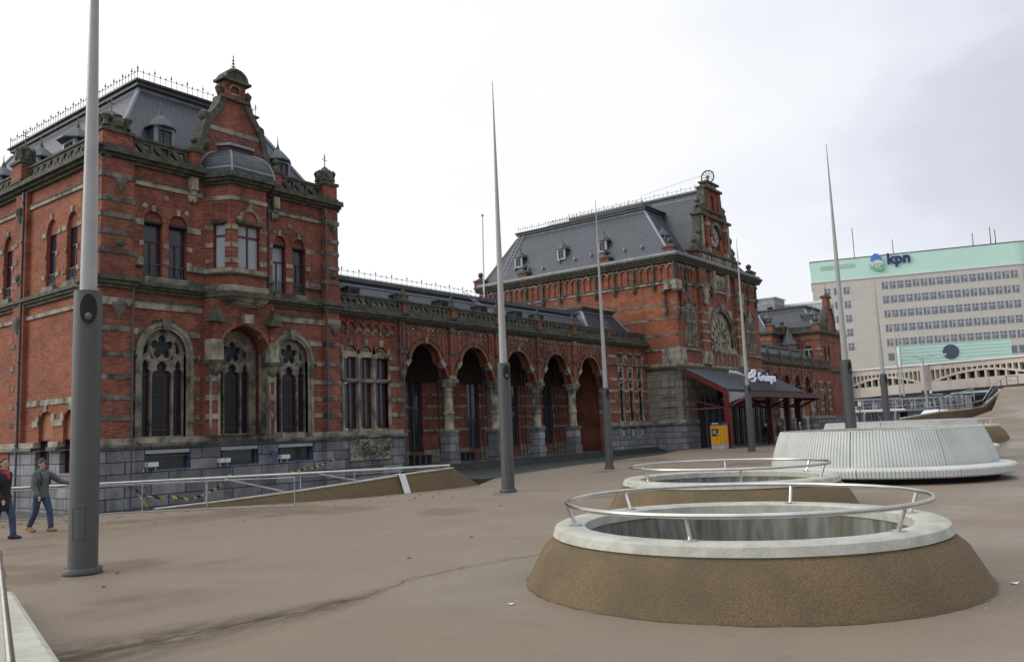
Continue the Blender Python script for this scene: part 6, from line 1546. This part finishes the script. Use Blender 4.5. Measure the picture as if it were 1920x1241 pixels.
def viaduct():
    A = Vector((145.7, 40.45, 0)); B = Vector((128.45, 13.1, 0)); d = (B-A).normalized(); nrm = Vector((d.y, -d.x, 0)); L = (B-A).length
    if nrm.x > 0: nrm = -nrm
    root = empty('viaduct', tuple(A), label='pale concrete road viaduct with shallow arches and slotted openings', cat='viaduct')
    zt = lambda u: 9.54-.52*u/L; zb = lambda u: 5.05+.45*u/L
    fr = lambda u, v, n: tuple(d*u+nrm*n+Vector((0, 0, zb(u)+(zt(u)-zb(u))*v)))
    M['concrete'] = surf('viaduct_concrete', (.60, .54, .47, 1), (.52, .47, .41, 1), .3, rough=.8, c3=(.24, .22, .19, 1), s3=.4, lo3=.55, hi3=.8, st3=(2, 2, .4))
    lo, hi = .36, .80
    mb = MB(); mb.box(fr, -18, 53, 0, lo, -.6, 0, 'concrete'); mb.box(fr, -18, 53, hi, 1, -.6, 0, 'concrete')
    def rib(u, a, b): t = (u-a)/(b-a); return lo-.05+(hi-.09-lo)*4*t*(1-t)
    for a, b in ((-17.5, -2.0), (-.5, 15.5), (17.0, 34.3), (35.8, 53)):
        line = [(a+(b-a)*i/24, rib(a+(b-a)*i/24, a, b)) for i in range(25)]
        for (u0, v0), (u1, v1) in zip(line[:-1], line[1:]):
            V = [fr(u, v, n_) for n_ in (-.55, .03) for u, v in ((u0, max(lo-.01, v0-.03)), (u1, max(lo-.01, v1-.03)), (u1, v1+.045), (u0, v0+.045))]
            mb.add(V, [(0, 1, 2, 3), (4, 5, 6, 7), (3, 2, 6, 7), (0, 1, 5, 4)], 'concrete')
        for i in range(20):
            u = a+(b-a)*i/19
            if rib(u, a, b)+.03 < hi: mb.box(fr, u-.13, u+.13, max(lo, rib(u, a, b)), hi, -.55, -.01, 'concrete')
        for i in range(1, 11):
            u = a+(b-a)*i/11
            if rib(u, a, b) > lo+.03: mb.box(fr, u-.16, u+.16, lo, rib(u, a, b), -.55, -.01, 'concrete')
    mb.build('side_wall', root)
    mb = MB(); mb.box(fr, -18, 53, 1, 1.06, -.9, .25, 'white'); mb.build('parapet_cap', root)
    for u in (-1.25, 16.25, 35): mb = MB(); mb.tube([fr(u, -.0, .1), fr(u, 1.0, .1)], .75, 'concrete', 12); mb.build('pier', root)
    mb = MB(); mb.box(fr, -18, 53, .02, .97, -9, -1.1, 'bay_shade'); mb.box(fr, -18, 53, -.02, .12, -9, -.6, 'concrete'); mb.build('deck', root)  # dark block added behind the openings paints the shade inside the viaduct
    mb = MB()
    for u in range(-16, 52, 8): mb.box(lambda a, b, c: tuple(d*a+nrm*c+Vector((0, 0, b))), u, u+.8, -.6, 5.1, -4, -3.2, 'concrete')
    mb.build('column', root)
M['bay_shade'] = plain('bay_shade', (.035, .03, .027, 1), .8)
viaduct()
# dark hall front and low shop strip under the viaduct
mb = MB(); mb.box(ID, 0, 1, -12.5, 12, 0, 5.3, 'slateblue'); mb.box(ID, -.1, 0, -12, -7, .6, 4.9, 'dark'); mb.box(ID, -.1, 0, -6.5, 12, 3.6, 4.4, 'lightgrey')
for i in range(12): mb.box(ID, -.14, -.05, -6+1.5*i, -5.85+1.5*i, 0, 4.6, 'iron')
o = mb.build('bicycle_hall', off=(134, 30, -.6)); tag(o, 'low dark glazed bicycle hall underneath the viaduct', 'hall')
mb = MB(); mb.box(ID, 0, 3, 0, 2.2, 0, 1.0, 'lightgrey'); mb.box(ID, -.02, 0, .2, 2.0, .1, .9, 'blue'); mb.box(ID, -.1, 3.1, -.1, 2.3, 1.0, 1.06, 'white')
tag(mb.build('service_cabin', off=(84.0, 13.3, 2.42)), 'small grey service cabin on the raised deck below the viaduct', 'cabin')
# raised bicycle deck
def deck():
    root = empty('raised_deck', (64, 17, 0), label='raised white edged bicycle deck on splayed steel struts', cat='deck')
    mb = MB(); mb.panel(ID, [(.4, .8), (2.4, -2.4), (46, -3), (46, 12.4)], [], 2.25, 2.42, 'lightgrey'); mb.build('slab', root)
    mb = MB(); mb.tube([(.4, .8, 2.36), (2.4, -2.4, 2.36)], .12, 'white', 6); mb.build('edge_beam', root)
    for x, y in ((1.2, .4), (2.6, -1.4), (7, .5), (12, 2)):
        mb = MB()
        for a, b in ((-.8, -.5), (.8, .5), (-.3, .9)): mb.tube([(x, y, -.6), (x+a, y+b, 2.25)], .07, 'lightgrey', 6)
        mb.build('strut', root)
deck()
thin_rail([(64.5, 17.7, 2.42), (65.4, 16.1, 2.42), (66.3, 14.7, 2.42)], .8, 6, 'white steel railing on the raised deck near the pole', r=.03, mid=2, m='lightgrey', zb=None)
thin_rail([(66.5, 15.2, 2.2), (70.0, 12.6, 2.35), (74.5, 11.2, 2.9)], .9, 6, 'tubular railing sloping across behind the distant light well', r=.035, mid=1, m='lightgrey', zb=None)
thin_rail([(84, 19.2, 2.4), (85.2, 14.2, 2.4)], 1.1, 5, 'far railing before the parked bicycles on the deck', r=.035, mid=1, m='lightgrey', zb=None)
def stair_parapet():
    pts = [(56.4, 12.55, 1.35, 1.72), (60.0, 11.0, 1.5, 2.03), (63.7, 9.6, 1.55, 2.18), (65.2, 9.2, 1.6, 2.3), (71.6, 8.85, 3.0, 3.42), (80, 8.6, 3.6, 3.75)]
    root = empty('stair_parapet', (56.4, 12.5, 0), label='brown concrete stair parapet with a curved steel handrail climbing the slope', cat='stair wall'); off = (-56.4, -12.5, 0)
    mb = MB(); V = []
    for x, y, a, b in pts: V += [(x, y, a-1.4), (x, y, b), (x, y+.35, b), (x, y+.35, a-1.4)]
    F = [(4*i+k, 4*i+4+k, 4*i+5+k, 4*i+1+k) for i in range(len(pts)-1) for k in range(3)]+[(0, 1, 2, 3)]
    mb.add(V, F, 'cone'); mb.build('wall', root, off)
    mb = MB(); mb.tube([(x, y+.15, b+.05) for x, y, a, b in pts], .07, 'rim', 5); mb.build('coping', root, off)
    H = [(56.4, 12.5, 2.25), (60, 11.1, 2.45), (63.6, 9.65, 2.62), (65.4, 9.3, 2.8), (68.8, 9.1, 3.85), (71.5, 8.9, 4.3), (74, 8.8, 4.62), (80, 8.7, 4.8)]
    mb = MB(); mb.tube(H, .04, 'galv', 8); mb.build('handrail', root, off); mb = MB(); mb.tube([(x, y, z-.35) for x, y, z in H[2:]], .02, 'galv', 6); mb.build('middle_rail', root, off)
    for x, y, z in H[1:]: mb = MB(); mb.tube([(x, y, z-.9 if x > 63 else z-.5), (x, y, z)], .03, 'iron', 6); mb.build('post', root, off)
stair_parapet()
mb = MB(); mb.lathe((0, 0, 0), [(.9, 0), (.95, .15), (.7, .38), (.01, .42)], 'white', 24); tag(mb.build('dome_skylight', off=(61.5, 11.6, 1.85)), 'low white dome skylight beside the stair parapet', 'skylight')
# street lamp with two arms
def street_lamp(x, y, z, H, label):
    root = empty('street_lamp', (x, y, z), R(-53), label=label, cat='street lamp')
    mb = MB(); mb.tube([(0, 0, 0), (0, 0, H)], .09, 'lightgrey', 8, r1=.05); mb.build('pole', root)
    for s in (-1, 1):
        mb = MB(); mb.tube([(0, 0, H-.3), (s*.5, 0, H-.02), (s*1.6, 0, H+.1)], .04, 'lightgrey', 6); a = mb.build('arm', root)
        mb = MB(); mb.box(ID, s*1.6-.5, s*1.6+.5, -.12, .12, H+.05, H+.18, 'white'); mb.build('lamp_head', a)
street_lamp(82, 16.1, 2.4, 4.75, 'grey double armed street lamp before the viaduct pier')
def bar(x, y, z, label):
    mb = MB(); 
    for i in range(4): mb.box(ID, -.5+.25*i, -.25+.25*i, -.04, .04, 0, .35, 'white' if i % 2 else 'red')
    mb.box(ID, -.4, -.34, -.03, .03, -.8, 0, 'iron'); mb.box(ID, .34, .4, -.03, .03, -.8, 0, 'iron')
    o = mb.build('barrier_board', off=(x, y, z)); o.rotation_euler.z = R(-53); tag(o, label, 'barrier')
bar(63.0, 17.2, 2.75, 'red and white barrier board beside the mast behind the white ring'); bar(92, 18.0, 4.0, 'red and white barrier board high up among the parked bicycles')
# parked bicycles
def bicycle():
    mb = MB(); r = .34
    for x in (-.52, .52):
        mb.tube([(x+r*math.cos(2*PI*i/14), 0, r+r*math.sin(2*PI*i/14)) for i in range(14)], .022, 'iron', 4, closed=True)
    for a, b in (((-.52, r), (-.1, .32)), ((-.1, .32), (.38, .78)), ((-.15, .82), (-.1, .32)), ((-.15, .8), (.38, .82)), ((-.52, r), (-.15, .75)), ((.38, .95), (.52, r))): mb.tube([(a[0], 0, a[1]), (b[0], 0, b[1])], .02, 'bikep', 4)
    mb.tube([(.3, -.27, 1.02), (.38, 0, .98), (.3, .27, 1.02)], .018, 'lightgrey', 4); mb.box(ID, -.28, -.03, -.07, .07, .9, .96, 'dark'); mb.box(ID, .48, .56, -.05, .05, .7, .78, 'white')
    return mb.build('bicycle')
M['bikep'] = plain('bike_paint', (.05, .05, .07, 1), .4)
B0 = bicycle(); random.seed(4)
for i in range(44):
    row = i % 2; t = (i//2)/21
    a = Vector((77+7*row, 20.6+1.7*row)); b = Vector((80+7*row, 12.8+.8*row)); p = a+(b-a)*t
    o = B0 if i == 0 else B0.copy()
    if i: col.objects.link(o)
    o.location = (p.x, p.y, 2.42+.0*row); o.rotation_euler.z = R(10+random.uniform(-8, 8))
    tag(o, 'dark bicycle parked in the long rows on the raised deck', 'bicycle', 'bicycles parked on the raised deck')
# grey plant room roofs rising behind the far wing
mb = MB(); mb.box(ID, 0, 5, 0, 14, 0, 22.4, 'lead'); 
for i in range(4): mb.box(ID, -.1, 5.1, -.1, 14.1, 18.4+1.0*i, 18.5+1.0*i, 'lightgrey')
mb.box(ID, -.2, 5.2, -.2, 14.2, 22.4, 22.6, 'white'); tag(mb.build('plant_room', off=(137.0, 48.8, 0)), 'grey louvred plant room rising behind the far wing roof', 'building')
mb = MB(); mb.box(ID, 0, 6, 0, 7, 0, 21.2, 'lightgrey'); mb.box(ID, -.1, 6.1, -.1, 7.1, 21.2, 21.6, 'white'); tag(mb.build('rooftop_building', off=(141.5, 42.2, 0)), 'low white flat building behind the far pavilion roof', 'building')
# ================================================================== PEOPLE
M['skin'] = plain('skin', (.42, .24, .17, 1), .6); M['jeans'] = surf('jeans', (.045, .07, .13, 1), (.025, .04, .08, 1), 6); M['hair'] = plain('hair', (.10, .06, .035, 1), .8)
M['jacketgrey'] = surf('grey_green_cloth', (.11, .125, .118, 1), (.075, .085, .082, 1), 7); M['black'] = plain('black_cloth', (.012, .012, .014, 1), .8); M['redcloth'] = plain('red_cloth', (.45, .015, .02, 1), .7)
M['boot'] = plain('tan_boot', (.30, .15, .05, 1), .7); M['shoe'] = plain('dark_shoe', (.02, .018, .016, 1), .6); M['cap'] = plain('olive_cap', (.05, .045, .03, 1), .8); M['whitehair'] = plain('white_hair', (.65, .64, .62, 1), .7); M['khaki'] = plain('khaki_coat', (.07, .065, .04, 1), .8); M['greycoat'] = plain('grey_coat', (.20, .19, .22, 1), .8)
def limb(mb, pts, m, seg=12, ck=1):
    """rounded tapering limb: pts = [(x,y,z,r)] or (x,y,z,rx,ry) with rings square to the path"""
    P = [Vector(p[:3]) for p in pts]; n = len(P); rings = []
    def ring(c, d, rx, ry):
        d = d.normalized(); x = Vector((1, 0, 0)) if abs(d.z) > .6 else Vector((0, 0, 1)).cross(d).normalized()
        x = (x-d*x.dot(d)).normalized(); y = d.cross(x)
        return [c+x*(rx*math.cos(2*PI*k/seg))+y*(ry*math.sin(2*PI*k/seg)) for k in range(seg)]
    for i in range(n):
        d = (P[min(n-1, i+1)]-P[max(0, i-1)]); rx = pts[i][3]; ry = pts[i][4] if len(pts[i]) > 4 else rx
        if i == 0:
            for q in (.15, .6, .88): a = math.acos(q); rings.append(ring(P[i]-d.normalized()*min(rx, ry)*math.sin(a)*ck, d, rx*q, ry*q)) if q != 1 else None
        rings.append(ring(P[i], d, rx, ry))
        if i == n-1:
            for q in (.88, .6, .15): a = math.acos(q); rings.append(ring(P[i]+d.normalized()*min(rx, ry)*math.sin(a), d, rx*q, ry*q))
    V = [v for r in rings for v in r]; F = [(j*seg+k, j*seg+(k+1) % seg, (j+1)*seg+(k+1) % seg, (j+1)*seg+k) for j in range(len(rings)-1) for k in range(seg)]
    F += [tuple(range(seg)), tuple((len(rings)-1)*seg+k for k in range(seg))]
    mb.add(V, F, m, True)
def fuse(o, vox):
    m = o.modifiers.new('remesh', 'REMESH'); m.mode = 'VOXEL'; m.voxel_size = vox; m.use_smooth_shade = True
    return o
def lerp(a, b, t): return tuple(a[i]+(b[i]-a[i])*t for i in range(3))
def person(loc, heading, label, top='jacketgrey', legs='jeans', shoe='boot', hat=None, hair='hair', stride=.32, vox=.013, armR=None, armL=None, scarf=None, coat=0, height=1.78, glove=None, straps=False):
    s = height/1.78
    root = empty('person', loc, heading, label=label, cat='person'); root.scale = (s, s, s)
    # joints: x forward, y to the person's left
    hipz = .93; feet = {1: stride, -1: -stride}
    J = {}
    for sd in (1, -1):
        f = feet[sd]; hip = (0, sd*.095, hipz-.02); ank = (f, sd*.10, .09 if f > 0 else .14); knee = (f*.5+.07, sd*.10, .50)
        J[sd] = (hip, knee, ank)
    sh = {sd: (.0, sd*.20, 1.42) for sd in (1, -1)}
    el = {1: armL[0] if armL else (-.12, .26, 1.14), -1: armR[0] if armR else (.06, -.27, 1.13)}
    ha = {1: armL[1] if armL else (-.02, .27, .89), -1: armR[1] if armR else (.20, -.26, .90)}
    def foot(mb, sd, m, k=1.0):
        a = J[sd][2]; tilt = .0 if feet[sd] > 0 else .06
        limb(mb, [(a[0]-.07*k, a[1], .045+tilt*.9, .042*k, .04*k), (a[0]+.02, a[1], .05+tilt*.5, .046*k, .048*k), (a[0]+.12, a[1], .04, .045*k, .035*k), (a[0]+.175, a[1], .035, .035*k, .026*k)], m)
    def trunk(mb, k, m, z0=.86, zt=1.5):
        limb(mb, [(0, 0, z0, .105+k, .155+k), (0, 0, 1.02, .10+k, .145+k), (.01, 0, 1.16, .105+k, .15+k), (.01, 0, 1.32, .115+k, .175+k), (0, 0, 1.42, .09+k, .17+k), (0, 0, 1.475, .06+k*.6, .09+k)], m, 16, .3)
    # body
    mb = MB(); trunk(mb, 0, 'skin')
    for sd in (1, -1):
        h, k, a = J[sd]; limb(mb, [(*h, .085), (*lerp(h, k, .5), .075), (*k, .052), (*lerp(k, a, .35), .054), (*a, .036)], 'skin'); foot(mb, sd, 'skin')
        limb(mb, [(*sh[sd], .055), (*lerp(sh[sd], el[sd], .5), .048), (*el[sd], .038), (*lerp(el[sd], ha[sd], .4), .036), (*ha[sd], .026)], 'skin')
        # hand: palm, four fingers, thumb
        d = (Vector(ha[sd])-Vector(el[sd])).normalized(); side = d.cross(Vector((0, 1, 0))).normalized(); pn = d.cross(side).normalized()
        w = Vector(ha[sd]); pc = w+d*.085
        limb(mb, [(*(w+d*.02), .026, .02), (*(w+d*.06), .04, .02), (*pc, .038, .018)], 'skin')
        for q, ln in ((-.03, .062), (-.01, .075), (.01, .07), (.03, .055)):
            b = pc+side*q; limb(mb, [(*b, .0105), (*(b+d*ln*.55+pn*.006), .010), (*(b+d*ln*.85+pn*.026), .0085)], 'skin', 6)
        b = w+d*.04+side*.034; limb(mb, [(*b, .013), (*(b+d*.035+side*.02+pn*.01), .011), (*(b+d*.06+side*.02+pn*.024), .009)], 'skin', 6)
    limb(mb, [(0, 0, 1.44, .055), (.01, 0, 1.55, .052)], 'skin')
    hx = .02
    limb(mb, [(hx+.03, 0, 1.555, .055, .05), (hx+.022, 0, 1.60, .078, .066), (hx+.01, 0, 1.66, .094, .075), (hx, 0, 1.715, .09, .074), (hx-.005, 0, 1.745, .06, .055)], 'skin', 16)
    limb(mb, [(hx+.09, 0, 1.665, .012), (hx+.113, 0, 1.635, .017)], 'skin', 8); limb(mb, [(hx+.085, -.02, 1.602, .009), (hx+.085, .02, 1.602, .009)], 'skin', 6)
    for sd in (1, -1): limb(mb, [(hx, sd*.078, 1.63, .012, .02), (hx-.005, sd*.082, 1.665, .012, .024)], 'skin', 8)
    fuse(mb.build('body', root), vox)
    mb = MB()
    for sd in (1, -1): mb.ball((hx+.088, sd*.032, 1.672), .011, 'dark', 8)
    mb.build('eyes', root)
    # clothes
    mb = MB()
    limb(mb, [(0, 0, .90, .112, .162), (0, 0, .99, .108, .155)], legs, 16)
    for sd in (1, -1):
        h, k, a = J[sd]; limb(mb, [(*h, .105), (*lerp(h, k, .5), .093), (*k, .075), (*lerp(k, a, .5), .07), (a[0], a[1], a[2]+.02, .066)], legs)
    fuse(mb.build('trousers', root), vox)
    mb = MB(); trunk(mb, .042, top, z0=.84-coat)
    if coat: limb(mb, [(0, 0, .80-coat, .165, .205), (0, 0, .90, .15, .19), (0, 0, 1.05, .13, .18)], top, 16, .12)
    for sd in (1, -1):
        e, h_ = el[sd], ha[sd]; limb(mb, [(sh[sd][0], sh[sd][1]*.9, 1.415, .088), (*lerp(sh[sd], e, .5), .08), (*e, .07), (*lerp(e, h_, .5), .056), (*lerp(e, h_, .96), .05)], top)
    limb(mb, [(0, 0, 1.45, .085, .10), (.005, 0, 1.51, .07, .075)], top)
    fuse(mb.build('coat' if coat else 'jacket', root), vox)
    for sd in (1, -1): mb = MB(); foot(mb, sd, shoe, 1.18); h, k, a = J[sd]; limb(mb, [(a[0], a[1], a[2]-.02, .056), (a[0], a[1], a[2]+.06, .056)], shoe); fuse(mb.build('boot' if shoe == 'boot' else 'shoe', root), vox)
    mb = MB(); 
    if hat:
        limb(mb, [(hx-.01, 0, 1.69, .102, .085), (hx-.012, 0, 1.735, .098, .082), (hx-.01, 0, 1.765, .07, .06)], hat, 16); limb(mb, [(hx+.06, 0, 1.70, .02, .06), (hx+.15, 0, 1.69, .012, .05)], hat); fuse(mb.build('cap', root), vox)
        mb = MB(); limb(mb, [(hx-.05, 0, 1.62, .05, .072), (hx-.035, 0, 1.68, .07, .078)], hair, 12); fuse(mb.build('hair', root), vox)
    else:
        limb(mb, [(hx-.04, 0, 1.62, .055, .07), (hx-.03, 0, 1.69, .078, .083), (hx-.01, 0, 1.74, .09, .08), (hx, 0, 1.765, .06, .055)], hair, 16); fuse(mb.build('hair', root), vox)
    if scarf:
        mb = MB(); limb(mb, [(.0, -.07, 1.48, .05), (.07, -.05, 1.47, .045), (.09, 0, 1.45, .045), (.07, .05, 1.47, .045), (0, .07, 1.48, .05)], scarf); limb(mb, [(.10, 0, 1.45, .04, .05), (.145, 0, 1.33, .02, .05)], scarf); fuse(mb.build('scarf', root), vox)
    if glove:
        mb = MB(); sd = -1 if armR else 1; d = (Vector(ha[sd])-Vector(el[sd])).normalized(); w = Vector(ha[sd]); limb(mb, [(*(w+d*.0), .036), (*(w+d*.07), .05, .03), (*(w+d*.13), .04, .024)], glove); fuse(mb.build('glove', root), vox)
    if straps:
        mb = MB()
        for sd in (1, -1): mb.tube([(-.12, sd*.11, 1.38), (-.02, sd*.115, 1.475), (.08, sd*.115, 1.45), (.15, sd*.115, 1.32), (.14, sd*.14, 1.15)], .018, 'black', 6)
        mb.build('rucksack_strap', root)
    return root
person((9.42, 22.03, 0), R(-72), 'man in a grey green jacket, jeans, tan boots and brown cap reaching out an arm', hat='cap', stride=.24, armL=((.16, .44, 1.20), (.36, .62, 1.13)), glove='black', straps=True, height=1.76)
person((8.2, 21.15, 0), R(-60), 'man in a black coat and red scarf walking at the picture edge', top='black', shoe='shoe', coat=.16, scarf='redcloth', stride=.22, height=1.82)
person((68.6, 26.0, 0), R(-30), 'white haired person in black clothes walking in front of the canopy', top='black', legs='black', shoe='shoe', hair='whitehair', vox=.03, height=1.72, coat=.1)
person((67.7, 24.45, 0), R(150), 'person in a dark olive coat with a red cap near the canopy posts', top='khaki', legs='black', shoe='shoe', hat='redcloth', hair='whitehair', vox=.03, height=1.8, coat=.2)
person((70.9, 23.9, 0), R(100), 'white haired person in a pale grey coat behind the ribbed ring', top='greycoat', legs='black', shoe='shoe', hair='whitehair', vox=.03, height=1.72, coat=.2)
